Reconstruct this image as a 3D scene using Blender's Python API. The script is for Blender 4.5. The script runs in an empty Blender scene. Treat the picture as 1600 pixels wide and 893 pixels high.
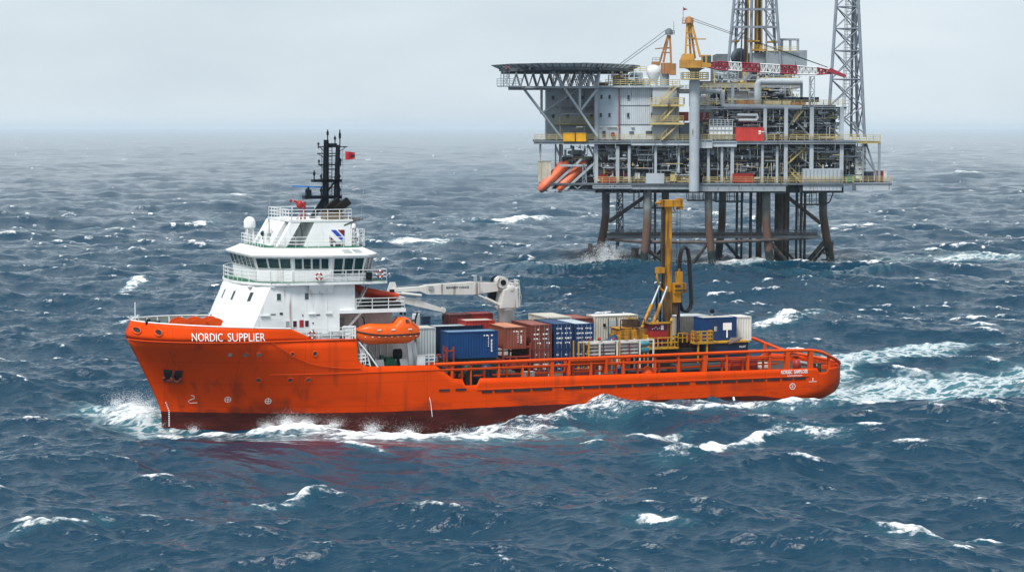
import bpy, math, random
import numpy as np
from mathutils import Vector, Matrix
random.seed(7)
R = math.radians
scene = bpy.context.scene
COL = scene.collection

# ------------------------------------------------------------------ frames
TH = R(20)                                   # the ship's heading against the picture plane
SHIP = Vector((-33.93, 216.38, 0.0))         # stem at the waterline
CU, SU = math.cos(TH), math.sin(TH)
def ship_world(u, v, z):                     # u aft of the stem, v to port, z up
    return Vector((SHIP.x + u*CU + v*SU, SHIP.y + u*SU - v*CU, z))
FR = {}                                      # object name -> (frame kind, origin)

def empty(name, fr, label=None, cat=None, group=None, kind=None):
    o = bpy.data.objects.new(name, None); COL.objects.link(o)
    o.empty_display_size = 0.5
    if fr[0] == 's':
        o.location = ship_world(*fr[1]); o.rotation_euler = (0, 0, TH)
    else:
        o.location = fr[1]
    FR[o.name] = fr
    tag(o, label, cat, group, kind)
    return o
def tag(o, label=None, cat=None, group=None, kind=None):
    if label: o['label'] = label
    if cat: o['category'] = cat
    if group: o['group'] = group
    if kind: o['kind'] = kind
    return o

class MB:
    def __init__(s): s.v = []; s.f = []; s.sm = []; s.mi = []; s.cur = 0
    def add(s, vs, fs, smooth=False):
        b = len(s.v); s.v.extend([tuple(p) for p in vs])
        for f in fs:
            s.f.append([i+b for i in f]); s.sm.append(smooth); s.mi.append(s.cur)
        return s
    def box(s, a, b):
        x0, y0, z0 = a; x1, y1, z1 = b
        return s.add([(x0,y0,z0),(x1,y0,z0),(x1,y1,z0),(x0,y1,z0),(x0,y0,z1),(x1,y0,z1),(x1,y1,z1),(x0,y1,z1)],
              [(0,3,2,1),(4,5,6,7),(0,1,5,4),(1,2,6,5),(2,3,7,6),(3,0,4,7)])
    def hexa(s, lo, hi):                     # two matching polygons -> solid
        n = len(lo)
        fs = [tuple(range(n))[::-1], tuple(range(n, 2*n))]
        fs += [(i, (i+1) % n, n+(i+1) % n, n+i) for i in range(n)]
        return s.add(list(lo)+list(hi), fs)
    def bar(s, p, q, w, h=None):
        h = w if h is None else h
        p, q = Vector(p), Vector(q); d = (q-p)
        if d.length < 1e-6: return s
        d.normalize()
        up = Vector((0,0,1)) if abs(d.z) < .95 else Vector((1,0,0))
        a = d.cross(up).normalized()*(w/2); c = a.cross(d).normalized()*(h/2)
        lo = [p-a-c, p+a-c, p+a+c, p-a+c]; hi = [x+(q-p) for x in lo]
        return s.hexa(lo, hi)
    def tube(s, p, q, r, n=8, r2=None, cap=True):
        r2 = r if r2 is None else r2
        p, q = Vector(p), Vector(q); d = q-p
        if d.length < 1e-6: return s
        d.normalize()
        up = Vector((0,0,1)) if abs(d.z) < .95 else Vector((1,0,0))
        a = d.cross(up).normalized(); c = d.cross(a).normalized()
        vs = []
        for (o, rr) in ((p, r), (q, r2)):
            for i in range(n):
                t = 2*math.pi*i/n; vs.append(o + (a*math.cos(t)+c*math.sin(t))*rr)
        s.add(vs, [(i, (i+1) % n, n+(i+1) % n, n+i) for i in range(n)], True)
        if cap: s.add(vs, [tuple(range(n))[::-1], tuple(range(n, 2*n))])
        return s
    def path(s, pts, r, n=6):
        pts = [Vector(p) for p in pts]; rings = []; N = len(pts)
        prev = None
        for i, p in enumerate(pts):
            d = (pts[min(i+1, N-1)]-pts[max(i-1, 0)]).normalized()
            if prev is None:
                up = Vector((0,0,1)) if abs(d.z) < .9 else Vector((1,0,0))
                a = d.cross(up).normalized()
            else:
                a = (prev - d*prev.dot(d)).normalized()
            prev = a; c = d.cross(a)
            rings.append([p+(a*math.cos(2*math.pi*k/n)+c*math.sin(2*math.pi*k/n))*r for k in range(n)])
        vs = [x for rg in rings for x in rg]; fs = []
        for i in range(N-1):
            for k in range(n):
                fs.append((i*n+k, i*n+(k+1) % n, (i+1)*n+(k+1) % n, (i+1)*n+k))
        s.add(vs, fs, True)
        s.add(vs, [tuple(range(n))[::-1], tuple(range((N-1)*n, N*n))])
        return s
    def lathe(s, c, prof, n=16, axis=2):     # prof: list of (r, h)
        vs = []; fs = []
        for (r, h) in prof:
            for k in range(n):
                t = 2*math.pi*k/n; x, y = r*math.cos(t), r*math.sin(t)
                p = (x, y, h) if axis == 2 else ((h, x, y) if axis == 0 else (x, h, y))
                vs.append((c[0]+p[0], c[1]+p[1], c[2]+p[2]))
        m = len(prof)
        for i in range(m-1):
            for k in range(n): fs.append((i*n+k, i*n+(k+1) % n, (i+1)*n+(k+1) % n, (i+1)*n+k))
        s.add(vs, fs, True)
        s.add(vs, [tuple(range(n))[::-1], tuple(range((m-1)*n, m*n))])
        return s
    def ball(s, c, r, n=12, sz=1.0):
        m = max(6, n//2+2)
        return s.lathe(c, [(max(1e-3, r*math.sin(math.pi*i/m)), -r*sz*math.cos(math.pi*i/m)) for i in range(m+1)], n)
    def grid(s, rows, smooth=True, flip=False):
        m, n = len(rows), len(rows[0]); vs = [p for r in rows for p in r]; fs = []
        for i in range(m-1):
            for j in range(n-1):
                q = (i*n+j, i*n+j+1, (i+1)*n+j+1, (i+1)*n+j); fs.append(q[::-1] if flip else q)
        return s.add(vs, fs, smooth)
    def face(s, pts): return s.add(pts, [tuple(range(len(pts)))])
    def slab(s, poly, z0, z1):               # horizontal polygon slab
        return s.hexa([(x, y, z0) for x, y in poly], [(x, y, z1) for x, y in poly])
    def rail(s, pts, h=1.0, n=3, step=1.4, r=.03, w=None, closed=False):
        pts = [Vector(p) for p in pts]
        if closed: pts.append(pts[0])
        for i in range(len(pts)-1):
            p, q = pts[i], pts[i+1]
            for k in range(n):
                dz = Vector((0,0,h*(k+1)/n)); s.bar(p+dz, q+dz, r*2, r*2)
            L = (q-p).length; m = max(1, int(round(L/step)))
            for k in range(m+1):
                a = p.lerp(q, k/m); s.bar(a, a+Vector((0,0,h)), r*2)
        return s
    def ladder(s, p, q, side, w=.45, r=.03, step=.35):
        p, q = Vector(p), Vector(q); sd = Vector(side)*(w/2)
        s.bar(p-sd, q-sd, 2*r); s.bar(p+sd, q+sd, 2*r)
        m = max(2, int((q-p).length/step))
        for k in range(m): a = p.lerp(q, (k+.5)/m); s.bar(a-sd, a+sd, 1.6*r)
        return s
    def lattice(s, corners, n, r, rd=None):
        """corners: 3-4 (bottom, top) chords; n bays"""
        rd = rd or r*.6
        cs = [(Vector(a), Vector(b)) for a, b in corners]
        for a, b in cs: s.tube(a, b, r, 6)
        k = len(cs)
        for i in range(n):
            for j in range(k):
                a, b = cs[j]; c, d = cs[(j+1) % k]
                p0, p1 = a.lerp(b, i/n), a.lerp(b, (i+1)/n); q0, q1 = c.lerp(d, i/n), c.lerp(d, (i+1)/n)
                if (i+j) % 2: s.tube(p0, q1, rd, 5, cap=False)
                else: s.tube(q0, p1, rd, 5, cap=False)
                s.tube(p1, q1, rd, 5, cap=False)
        return s
    def build(s, name, mat, parent=None, fr=None, bevel=0, split=True):
        fr = FR[parent.name] if parent is not None else fr
        ox, oy, oz = fr[1]
        if fr[0] == 's':
            vs = [(p[0]-ox, -(p[1]-oy), p[2]-oz) for p in s.v]; fs = [f[::-1] for f in s.f]
        else:
            vs = [(p[0]-ox, p[1]-oy, p[2]-oz) for p in s.v]; fs = s.f
        mats = mat if isinstance(mat, (list, tuple)) else [mat]
        first = None
        for grp in (clusters(vs, fs) if split else [list(range(len(fs)))]):
            used = sorted({i for k in grp for i in fs[k]}); ren = {i: j for j, i in enumerate(used)}
            me = bpy.data.meshes.new(name); me.from_pydata([vs[i] for i in used], [], [[ren[i] for i in fs[k]] for k in grp])
            for m in mats: me.materials.append(m)
            me.polygons.foreach_set('use_smooth', [s.sm[k] for k in grp]); me.polygons.foreach_set('material_index', [s.mi[k] for k in grp])
            me.update()
            o = bpy.data.objects.new(name, me); COL.objects.link(o)
            if parent is not None: o.parent = parent
            else:
                if fr[0] == 's': o.location = ship_world(ox, oy, oz); o.rotation_euler = (0,0,TH)
                else: o.location = (ox, oy, oz)
            FR[o.name] = fr
            if bevel:
                b = o.modifiers.new('Bevel', 'BEVEL'); b.width = bevel; b.segments = 2; b.limit_method = 'ANGLE'
            first = first or o
        return first

def clusters(vs, fs, gap=.45):
    """face groups that stand clear of each other: each becomes an object of its own"""
    n = len(vs); par = list(range(n))
    def find(a):
        while par[a] != a: par[a] = par[par[a]]; a = par[a]
        return a
    key = {}
    for i, p in enumerate(vs):
        k = (round(p[0]*500), round(p[1]*500), round(p[2]*500))
        if k in key: par[find(i)] = find(key[k])
        else: key[k] = i
    for f in fs:
        r = find(f[0])
        for i in f[1:]:
            q = find(i)
            if q != r: par[q] = r
    comp = {}
    for k, f in enumerate(fs): comp.setdefault(find(f[0]), []).append(k)
    if len(comp) < 2 or len(comp) > 900: return [list(range(len(fs)))]
    gs = list(comp.values()); V = np.array(vs)
    lo = np.array([V[[i for k in g for i in fs[k]]].min(0) for g in gs]); hi = np.array([V[[i for k in g for i in fs[k]]].max(0) for g in gs])
    m = len(gs); lab = -np.ones(m, int); c = 0
    for i in range(m):
        if lab[i] >= 0: continue
        stack = [i]; lab[i] = c
        while stack:
            j = stack.pop()
            d = np.maximum(0, np.maximum(lo-hi[j], lo[j]-hi)); near = np.where((np.sqrt((d*d).sum(1)) < gap) & (lab < 0))[0]
            lab[near] = c; stack.extend(near.tolist())
        c += 1
    return [[k for i in range(m) if lab[i] == q for k in gs[i]] for q in range(c)]

_font_cache = {}
def text_faces(txt, width, height, fn, bold=.0):
    """lettering as flat faces; fn maps (x right, y up) in metres to 3D"""
    if (txt, bold) not in _font_cache:
        cu = bpy.data.curves.new('lettering', 'FONT'); cu.body = txt; cu.resolution_u = 3; cu.offset = bold
        ob = bpy.data.objects.new('lettering', cu); COL.objects.link(ob)
        dg = bpy.context.evaluated_depsgraph_get(); dg.update()
        me = bpy.data.meshes.new_from_object(ob.evaluated_get(dg))
        _font_cache[(txt, bold)] = ([tuple(v.co) for v in me.vertices], [tuple(p.vertices) for p in me.polygons])
        bpy.data.objects.remove(ob); bpy.data.curves.remove(cu); bpy.data.meshes.remove(me)
    vs, fs = _font_cache[(txt, bold)]
    x0 = min(v[0] for v in vs); x1 = max(v[0] for v in vs); y0 = min(v[1] for v in vs); y1 = max(v[1] for v in vs)
    return [fn((v[0]-x0)/(x1-x0)*width, (v[1]-y0)/(y1-y0)*height) for v in vs], fs

# ------------------------------------------------------------------ materials
MATS = {}
def mat(name, col, rough=.5, metal=0.0, var=.12, rust=0.0, rustcol=(.12,.045,.02), vscale=.6, spec=.28, bump=0.0,
        zfade=None, streak=True, dirt=0.0):
    """painted / bare surface: patchy tone, rust runs, grime, a little unevenness, all in world metres"""
    if name in MATS: return MATS[name]
    m = bpy.data.materials.new(name); m.use_nodes = True; nt = m.node_tree; N = nt.nodes; L = nt.links
    b = N['Principled BSDF']; b.inputs['Roughness'].default_value = rough; b.inputs['Metallic'].default_value = metal
    b.inputs['Specular IOR Level'].default_value = spec
    geo = N.new('ShaderNodeNewGeometry')
    def noise(sc, vec=None, det=4):
        n = N.new('ShaderNodeTexNoise'); n.inputs['Scale'].default_value = sc; n.inputs['Detail'].default_value = det
        L.new(vec or geo.outputs['Position'], n.inputs['Vector']); return n
    def ramp(src, a, c):
        r = N.new('ShaderNodeMapRange'); r.inputs['From Min'].default_value = a; r.inputs['From Max'].default_value = c
        L.new(src, r.inputs['Value']); return r.outputs[0]
    def mix(fac, a, c, mode='MIX'):
        x = N.new('ShaderNodeMix'); x.data_type = 'RGBA'; x.blend_type = mode
        for sock, val in ((x.inputs['Factor'], fac), (x.inputs[6], a), (x.inputs[7], c)):
            if hasattr(val, 'links') or hasattr(val, 'is_linked'): L.new(val, sock)
            elif isinstance(val, (int, float)): sock.default_value = val
            else: sock.default_value = (*val, 1)
        return x.outputs[2]
    n1 = noise(vscale)
    dark = tuple(c*(1-2.2*var) for c in col); lite = tuple(min(1, c*(1+.9*var)) for c in col)
    cout = mix(ramp(n1.outputs['Fac'], .3, .7), dark, lite)
    if zfade:                                # list of (z, colour) bands of real paint / growth
        sep = N.new('ShaderNodeSeparateXYZ'); L.new(geo.outputs['Position'], sep.inputs[0])
        wob = noise(.9); add = N.new('ShaderNodeMath'); add.operation = 'MULTIPLY_ADD'
        L.new(wob.outputs['Fac'], add.inputs[0]); add.inputs[1].default_value = zfade[0]; L.new(sep.outputs[2], add.inputs[2])
        for (za, zb, c) in zfade[1]:
            f = ramp(add.outputs[0], za, zb); cout = mix(f, cout, c)
    if rust or dirt:
        mp = N.new('ShaderNodeMapping'); mp.inputs['Scale'].default_value = (2.2, 2.2, .22 if streak else 2.2)
        L.new(geo.outputs['Position'], mp.inputs[0])
        n2 = noise(.9, mp.outputs[0], 6); n3 = noise(.16, None, 3)
        mul = N.new('ShaderNodeMath'); mul.operation = 'MULTIPLY_ADD'
        L.new(n3.outputs['Fac'], mul.inputs[0]); mul.inputs[1].default_value = .5; L.new(n2.outputs['Fac'], mul.inputs[2])
        if dirt:
            cout = mix(ramp(mul.outputs[0], .98-.35*dirt, 1.12), cout, tuple(c*.35+.01 for c in col))
        if rust:
            cout = mix(ramp(mul.outputs[0], 1.0-.35*rust, 1.08-.2*rust), cout, rustcol)
    L.new(cout, b.inputs['Base Color'])
    nr = noise(vscale*3); L.new(ramp(nr.outputs['Fac'], .0, 1.0), b.inputs['Roughness'])
    r_ = b.inputs['Roughness'].links[0].from_node; r_.inputs['To Min'].default_value = max(.02, rough-.15); r_.inputs['To Max'].default_value = min(1, rough+.15)
    if bump:
        bp = N.new('ShaderNodeBump'); bp.inputs['Strength'].default_value = bump; bp.inputs['Distance'].default_value = .05
        nb = noise(1.3, None, 2); L.new(nb.outputs['Fac'], bp.inputs['Height']); L.new(bp.outputs[0], b.inputs['Normal'])
    MATS[name] = m; return m

white = mat('white paint', (.69,.705,.71), .42, rust=.10, var=.05, dirt=.32, rustcol=(.3,.17,.09))
offwhite = mat('off white paint', (.62,.61,.57), .45, rust=.35, var=.08, dirt=.3)
greydeck = mat('grey deck paint', (.30,.32,.33), .7, rust=.2)
greendeck = mat('green deck paint', (.02,.13,.075), .6, rust=.1)
orangepipe = mat('orange rail paint', (.62,.065,.003), .5, spec=.15, var=.07, rust=.12, rustcol=(.2,.03,.01))
lifeorange = mat('lifeboat orange', (.72,.095,.004), .4, spec=.3, var=.04, dirt=.1)
redpaint = mat('red paint', (.30,.018,.015), .45, rust=.2)
black = mat('black paint', (.006,.010,.017), .55, var=.2, spec=.12)
darkin = mat('dark interior steel', (.02,.023,.026), .8, var=.3)
glass = mat('window glass', (.008,.045,.05), .06, var=.3, vscale=.5, spec=.8)  # teal of reflections mixed into the dark base colour
rubber = mat('black rubber', (.012,.012,.013), .55)
yellow = mat('yellow paint', (.47,.26,.018), .55, rust=.45, dirt=.55, var=.14)
yellowrig = mat('rig yellow paint', (.47,.215,.010), .55, spec=.3, rust=.8, dirt=.85, var=.2, rustcol=(.05,.025,.015))
steel = mat('bare steel', (.42,.44,.46), .35, .7, rust=.15)
whitemark = mat('white marking', (.8,.8,.78), .6, var=.05)
bluepaint = mat('blue paint', (.008,.05,.16), .5, rust=.18, dirt=.25, var=.12)
navy = mat('navy paint', (.006,.02,.05), .5, rust=.2, dirt=.3)
# ------------------------------------------------------------------ camera
F_PX, PITCH, CAMZ = 3500.0, math.atan((446.5-201)/3500.0), 29.0
cam = bpy.data.cameras.new('camera'); cam.sensor_width = 36; cam.lens = 36*F_PX/1600
cam.clip_start = 1; cam.clip_end = 120000
co = bpy.data.objects.new('camera', cam); COL.objects.link(co)
co.location = (0, 0, CAMZ); co.rotation_euler = (math.pi/2-PITCH, 0, 0)
scene.camera = co

# ------------------------------------------------------------------ light: overcast day, soft sun from the left
dirv = Vector((-.27, -.46, .83)).normalized()   # towards the sun
SUN_EL = math.asin(dirv.z)
sd = bpy.data.lights.new('sun', 'SUN'); sd.energy = 4.0; sd.angle = R(16); sd.color = (1,.97,.92)
so = bpy.data.objects.new('sun', sd); COL.objects.link(so); so.location = (-100, -60, 150)
so.rotation_euler = (-dirv).to_track_quat('-Z', 'Y').to_euler()
w = bpy.data.worlds.new('World'); scene.world = w; w.use_nodes = True
nt = w.node_tree; N = nt.nodes; L = nt.links
bg = N['Background']; bg.inputs['Strength'].default_value = .1
sky = N.new('ShaderNodeTexSky'); sky.sky_type = 'NISHITA'; sky.sun_disc = False
sky.sun_elevation = SUN_EL; sky.sun_rotation = math.atan2(dirv.x, dirv.y); sky.air_density = 1; sky.dust_density = 3; sky.altitude = 0
tc = N.new('ShaderNodeTexCoord'); mp = N.new('ShaderNodeMapping'); mp.inputs['Scale'].default_value = (1,1,3.2)
L.new(tc.outputs['Generated'], mp.inputs[0])
cn = N.new('ShaderNodeTexNoise'); cn.inputs['Scale'].default_value = 5.5; cn.inputs['Detail'].default_value = 5; cn.inputs['Roughness'].default_value = .5
L.new(mp.outputs[0], cn.inputs['Vector'])
cr = N.new('ShaderNodeValToRGB')             # cloud deck: greyer and brighter patches
cr.color_ramp.elements[0].position = .3; cr.color_ramp.elements[0].color = (5.9, 6.8, 7.5, 1)
cr.color_ramp.elements[1].position = .7; cr.color_ramp.elements[1].color = (7.5, 8.3, 8.8, 1)
L.new(cn.outputs['Fac'], cr.inputs[0])
mx = N.new('ShaderNodeMix'); mx.data_type = 'RGBA'; mx.inputs['Factor'].default_value = .88
L.new(sky.outputs[0], mx.inputs[6]); L.new(cr.outputs[0], mx.inputs[7]); L.new(mx.outputs[2], bg.inputs['Color'])
scene.view_settings.view_transform = 'Standard'; scene.view_settings.look = 'None'
scene.view_settings.exposure = 0.2; scene.view_settings.gamma = 1
scene.view_settings.use_curve_mapping = False
scene.render.engine = 'CYCLES'
scene.cycles.max_bounces = 6; scene.cycles.volume_bounces = 1; scene.cycles.caustics_reflective = False; scene.cycles.caustics_refractive = False

# ------------------------------------------------------------------ sea
def spectrum(N_, L_, lmin, lmax, wind, seed, power=3.75, spread=3, kp=None):
    rng = np.random.default_rng(seed)
    k1 = np.fft.fftfreq(N_, L_/N_)*2*np.pi
    kx, ky = np.meshgrid(k1, k1, indexing='xy'); k = np.sqrt(kx*kx+ky*ky); k[0,0] = 1e9
    th = np.arctan2(ky, kx)-wind
    S = k**-power*(np.abs(np.cos(th))**(2*spread)*.92+.08)
    S *= np.exp(-(2*np.pi/lmax/k)**4)*(k < 2*np.pi/lmin)
    h = np.sqrt(S)*(rng.normal(size=k.shape)+1j*rng.normal(size=k.shape)); h[0,0] = 0
    return kx, ky, k, h
def fields(sp, lcut, n, scale, chop):
    kx, ky, k, h = sp; N_ = h.shape[0]
    g = h*np.exp(-(k*lcut/(2*np.pi))**4*.7)*scale
    idx = np.r_[0:n//2, N_-n//2:N_]
    sub = lambda a: a[np.ix_(idx, idx)]
    g = sub(g); kx, ky, k = sub(kx), sub(ky), sub(k)
    f = lambda a: (np.fft.ifft2(a).real*n*n).astype(np.float32)
    z = f(g); dx = f(-1j*kx/k*g)*-chop; dy = f(-1j*ky/k*g)*-chop
    jx = f(kx*kx/k*g); jy = f(ky*ky/k*g)
    return z, dx, dy, (jx+jy)*chop
def samp(a, x, y, L_):
    n = a.shape[0]; fx = (x/L_*n) % n; fy = (y/L_*n) % n
    i = np.floor(fx).astype(np.int32); j = np.floor(fy).astype(np.int32)
    tx = (fx-i).astype(np.float32); ty = (fy-j).astype(np.float32)
    i %= n; j %= n; i1 = (i+1) % n; j1 = (j+1) % n
    return (a[j,i]*(1-tx)+a[j,i1]*tx)*(1-ty)+(a[j1,i]*(1-tx)+a[j1,i1]*tx)*ty
def sstep(a, b, x):
    t = np.clip((x-a)/(b-a), 0, 1); return t*t*(3-2*t)

SEA_FOAM = []      # (points [(x,y)...], half width, height, foam, steep side)
def seg_dist(px, py, pts):
    """distance, signed side and parameter along a polyline"""
    best = np.full(px.shape, 1e9, np.float32); side = np.zeros_like(best); par = np.zeros_like(best)
    tot = 0; n = len(pts)-1
    for i in range(n):
        ax, ay = pts[i]; bx, by = pts[i+1]; dx, dy = bx-ax, by-ay; l2 = dx*dx+dy*dy
        t = np.clip(((px-ax)*dx+(py-ay)*dy)/l2, 0, 1)
        ex, ey = px-(ax+t*dx), py-(ay+t*dy); d = np.sqrt(ex*ex+ey*ey)
        m = d < best; best = np.where(m, d, best)
        side = np.where(m, np.sign(dx*(py-ay)-dy*(px-ax)), side); par = np.where(m, (i+t)/n, par)
    return best, side, par
def sw(u, v):
    p = ship_world(u, v, 0); return (p.x, p.y)
def vnoise(x, y, seed):
    """cheap smooth value noise in metres"""
    rng = np.random.default_rng(seed); T = rng.random((256, 256)).astype(np.float32)
    return samp(T, x, y, 256.0)

def build_sea():
    WIND = R(-112)
    spA = spectrum(2048, 420.0, .55, 27.0, WIND, 3)
    spB = spectrum(1024, 1370.0, 22.0, 95.0, WIND+R(12), 5, spread=6)
    def norm(sp, target):
        n = sp[3].shape[0]; z = np.fft.ifft2(sp[3]).real*n*n; return target/z.std()
    sA, sB = norm(spA, SEA_A), norm(spB, SEA_B)
    levels = [(0.6, 2048), (2.2, 1024), (5.0, 512), (11.0, 256), (24.0, 128)]
    fA = [fields(spA, lc, n, sA, .85) for lc, n in levels]
    fB = fields(spB, 12, 512, sB, 1.0)
    # rows: even in depression below the horizon; columns: even in bearing
    dep = np.concatenate([np.arange(760, 40, -.55), np.arange(40, 4, -.35), np.arange(4, .9, -.1)])
    Y = CAMZ*F_PX/dep; Y = Y.astype(np.float64)
    t = np.linspace(-1090, 1090, 1420)/F_PX
    X = (t[None,:]*Y[:,None]); YY = np.repeat(Y[:,None], len(t), 1)
    dY = np.gradient(Y); lam = np.maximum(.6, 0.8*np.abs(dY))
    li = np.interp(np.log(lam), np.log([l for l,_ in levels]), range(len(levels)))
    z = np.zeros(X.shape, np.float32); dx = z.copy(); dy = z.copy(); J = z.copy()
    for r in range(len(levels)):
        wgt = np.clip(1-np.abs(li-r), 0, 1).astype(np.float32); m = np.where(wgt > 0)[0]
        if len(m) == 0: continue
        a, b = m[0], m[-1]+1
        for k, acc in enumerate((z, dx, dy, J)):
            if k < 3: acc[a:b] += samp(fA[r][k], X[a:b], YY[a:b], 420.0)*wgt[a:b, None]
    lj = np.maximum(li, .85)
    for r in range(len(levels)):
        wgt = np.clip(1-np.abs(lj-r), 0, 1).astype(np.float32); m = np.where(wgt > 0)[0]
        if len(m): a, b = m[0], m[-1]+1; J[a:b] += samp(fA[r][3], X[a:b], YY[a:b], 420.0)*wgt[a:b, None]
    # the smooth flank of the big swell off the platform
    sm = (np.exp(-((YY-430)/11)**2)*sstep(-8, 12, X)*(1-sstep(62, 84, X))).astype(np.float32)
    for acc in (z, dx, dy, J): acc *= 1-.55*sm
    # the hull's lee: short waves are damped close alongside
    ru, rv = (X-SHIP.x)*CU+(YY-SHIP.y)*SU, (X-SHIP.x)*SU-(YY-SHIP.y)*CU
    lee = sstep(-6, 3, ru)*(1-sstep(18, 40, ru))*sstep(4, 8, rv)*(1-sstep(20, 44, rv+4*(vnoise(X*.5, YY*.35, 41)-.5)))
    lee = lee.astype(np.float32)
    for acc in (z, dx, dy, J): acc *= 1-.85*lee
    zb = samp(fB[0], X, YY, 1370.0)
    fadeB = (1/(1+(YY/9000)**2)).astype(np.float32)
    z += zb*fadeB; dx += samp(fB[1], X, YY, 1370.0); dy += samp(fB[2], X, YY, 1370.0)
    gust = vnoise(X/14+50, YY/26+9, 11)*.6+vnoise(X/4.5, YY/8, 12)*.4
    Jt = J + .35*samp(fB[3], X, YY, 1370.0)
    near = Y < 1500
    thr = np.quantile(Jt[near], .9935)
    sd = Jt[near].std()
    foam = (1-lee)*(1-.9*sm)*sstep(thr-.75*sd, thr+.55*sd, Jt+(gust-.5)*1.9*sd)*.9
    far = np.clip((YY-500)/1500, 0, 1)
    foam = np.maximum(foam, sstep(.74, .86, vnoise(X/6+3, YY/26, 21)*.5+vnoise(X/2.2, YY/14, 22)*.5)*far*sstep(.38,.6,gust))
    teal = np.zeros_like(z)
    calm = np.ones_like(z)
    for item in SEA_FOAM:
        pts, hw, hgt, fo, tl, ridge_w = item
        xs = [p[0] for p in pts]; ys = [p[1] for p in pts]; mg = hw*4+3+ridge_w*4
        rows = np.where((Y > min(ys)-mg) & (Y < max(ys)+mg))[0]
        if len(rows) == 0: continue
        a, b = rows[0], rows[-1]+1
        px, py = X[a:b].astype(np.float32), YY[a:b].astype(np.float32)
        d, s, par = seg_dist(px, py, pts)
        wob = vnoise(px*.7+hw*3, py*.5, 31)+.5*vnoise(px*2.3, py*1.6, 32)
        env = np.sin(np.clip(par, 0, 1)*np.pi)**.5*.85+.15
        env = np.where((par <= 0) | (par >= 1), .25, env)
        if hgt: z[a:b] += hgt*np.exp(-(d/ridge_w)**2)*env*(.72+.38*wob)
        if fo:
            fm = (1-sstep(hw*.35, hw*1.25, d*(.55+.6*wob)))*env*fo
            foam[a:b] = np.maximum(foam[a:b], fm)
        if tl: teal[a:b] = np.maximum(teal[a:b], (1-sstep(hw*.6, hw*2.4, d*(.6+.5*wob)))*tl)
    P = np.stack([X+dx, YY+dy, z], -1).astype(np.float32)
    nr, nc = X.shape
    me = bpy.data.meshes.new('sea')
    me.vertices.add(nr*nc); me.vertices.foreach_set('co', P.reshape(-1))
    i = np.arange((nr-1)*(nc-1)); r_ = i//(nc-1); c_ = i % (nc-1); v0 = r_*nc+c_
    q = np.stack([v0, v0+1, v0+nc+1, v0+nc], -1).astype(np.int32)
    me.loops.add(q.size); me.loops.foreach_set('vertex_index', q.reshape(-1))
    me.polygons.add(len(q)); me.polygons.foreach_set('loop_start', np.arange(0, q.size, 4, dtype=np.int32))
    me.polygons.foreach_set('use_smooth', np.ones(len(q), bool))
    me.update(calc_edges=True)
    at = me.attributes.new('foam', 'FLOAT', 'POINT'); at.data.foreach_set('value', np.clip(foam,0,1).astype(np.float32).reshape(-1))
    at = me.attributes.new('lee', 'FLOAT', 'POINT'); at.data.foreach_set('value', lee.reshape(-1))
    at = me.attributes.new('aerated', 'FLOAT', 'POINT'); at.data.foreach_set('value', np.clip(teal,0,1).astype(np.float32).reshape(-1))
    o = bpy.data.objects.new('sea', me); COL.objects.link(o)
    tag(o, 'choppy dark blue sea with whitecaps and wake foam', 'sea', kind='structure')
    m = bpy.data.materials.new('sea water'); m.use_nodes = True; nt = m.node_tree; N = nt.nodes; L = nt.links
    b = N['Principled BSDF']; b.inputs['IOR'].default_value = 1.333
    geo = N.new('ShaderNodeNewGeometry')
    def nz(sc, scale3, det=3, rough=.55):
        mp = N.new('ShaderNodeMapping'); mp.inputs['Scale'].default_value = scale3; mp.inputs['Rotation'].default_value = (0,0,R(18))
        L.new(geo.outputs['Position'], mp.inputs[0])
        n = N.new('ShaderNodeTexNoise'); n.inputs['Scale'].default_value = sc; n.inputs['Detail'].default_value = det; n.inputs['Roughness'].default_value = rough
        L.new(mp.outputs[0], n.inputs['Vector']); return n.outputs['Fac']
    def math_(op, a, b_, c=None):
        x = N.new('ShaderNodeMath'); x.operation = op
        for k, val in enumerate((a, b_, c)):
            if val is None: continue
            if isinstance(val, (int, float)): x.inputs[k].default_value = val
            else: L.new(val, x.inputs[k])
        return x.outputs[0]
    def rng_(v, a, c):
        x = N.new('ShaderNodeMapRange'); x.interpolation_type = 'SMOOTHSTEP'; x.inputs['From Min'].default_value = a; x.inputs['From Max'].default_value = c
        L.new(v, x.inputs['Value']); return x.outputs[0]
    al = N.new('ShaderNodeAttribute'); al.attribute_name = 'lee'
    af = N.new('ShaderNodeAttribute'); af.attribute_name = 'foam'
    aa = N.new('ShaderNodeAttribute'); aa.attribute_name = 'aerated'
    fine = nz(1.6, (.8,1.3,1), 6, .72); lace = nz(.55, (.7,1.5,1), 5, .6)
    brk = math_('ADD', math_('MULTIPLY', fine, .6), math_('MULTIPLY', lace, .4))
    # foam shows where cover exceeds the torn pattern
    cov = math_('ADD', math_('MULTIPLY', af.outputs['Fac'], .62), math_('MULTIPLY', math_('SUBTRACT', brk, .5), 3.0))
    cov2 = math_('MULTIPLY', rng_(cov, .16, .72), rng_(af.outputs['Fac'], .04, .22))
    # lace on aerated water
    vor = N.new('ShaderNodeTexVoronoi'); vor.feature = 'DISTANCE_TO_EDGE'; vor.inputs['Scale'].default_value = .55
    wm = N.new('ShaderNodeMapping'); wm.inputs['Scale'].default_value = (.7,1.5,.5)
    wn = N.new('ShaderNodeTexNoise'); wn.inputs['Scale'].default_value = .8; wn.inputs['Detail'].default_value = 3
    L.new(geo.outputs['Position'], wn.inputs['Vector'])
    wadd = N.new('ShaderNodeVectorMath'); wadd.operation = 'MULTIPLY_ADD'
    L.new(wn.outputs['Color'], wadd.inputs[0]); wadd.inputs[1].default_value = (2.2,2.2,2.2); L.new(geo.outputs['Position'], wadd.inputs[2])
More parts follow.
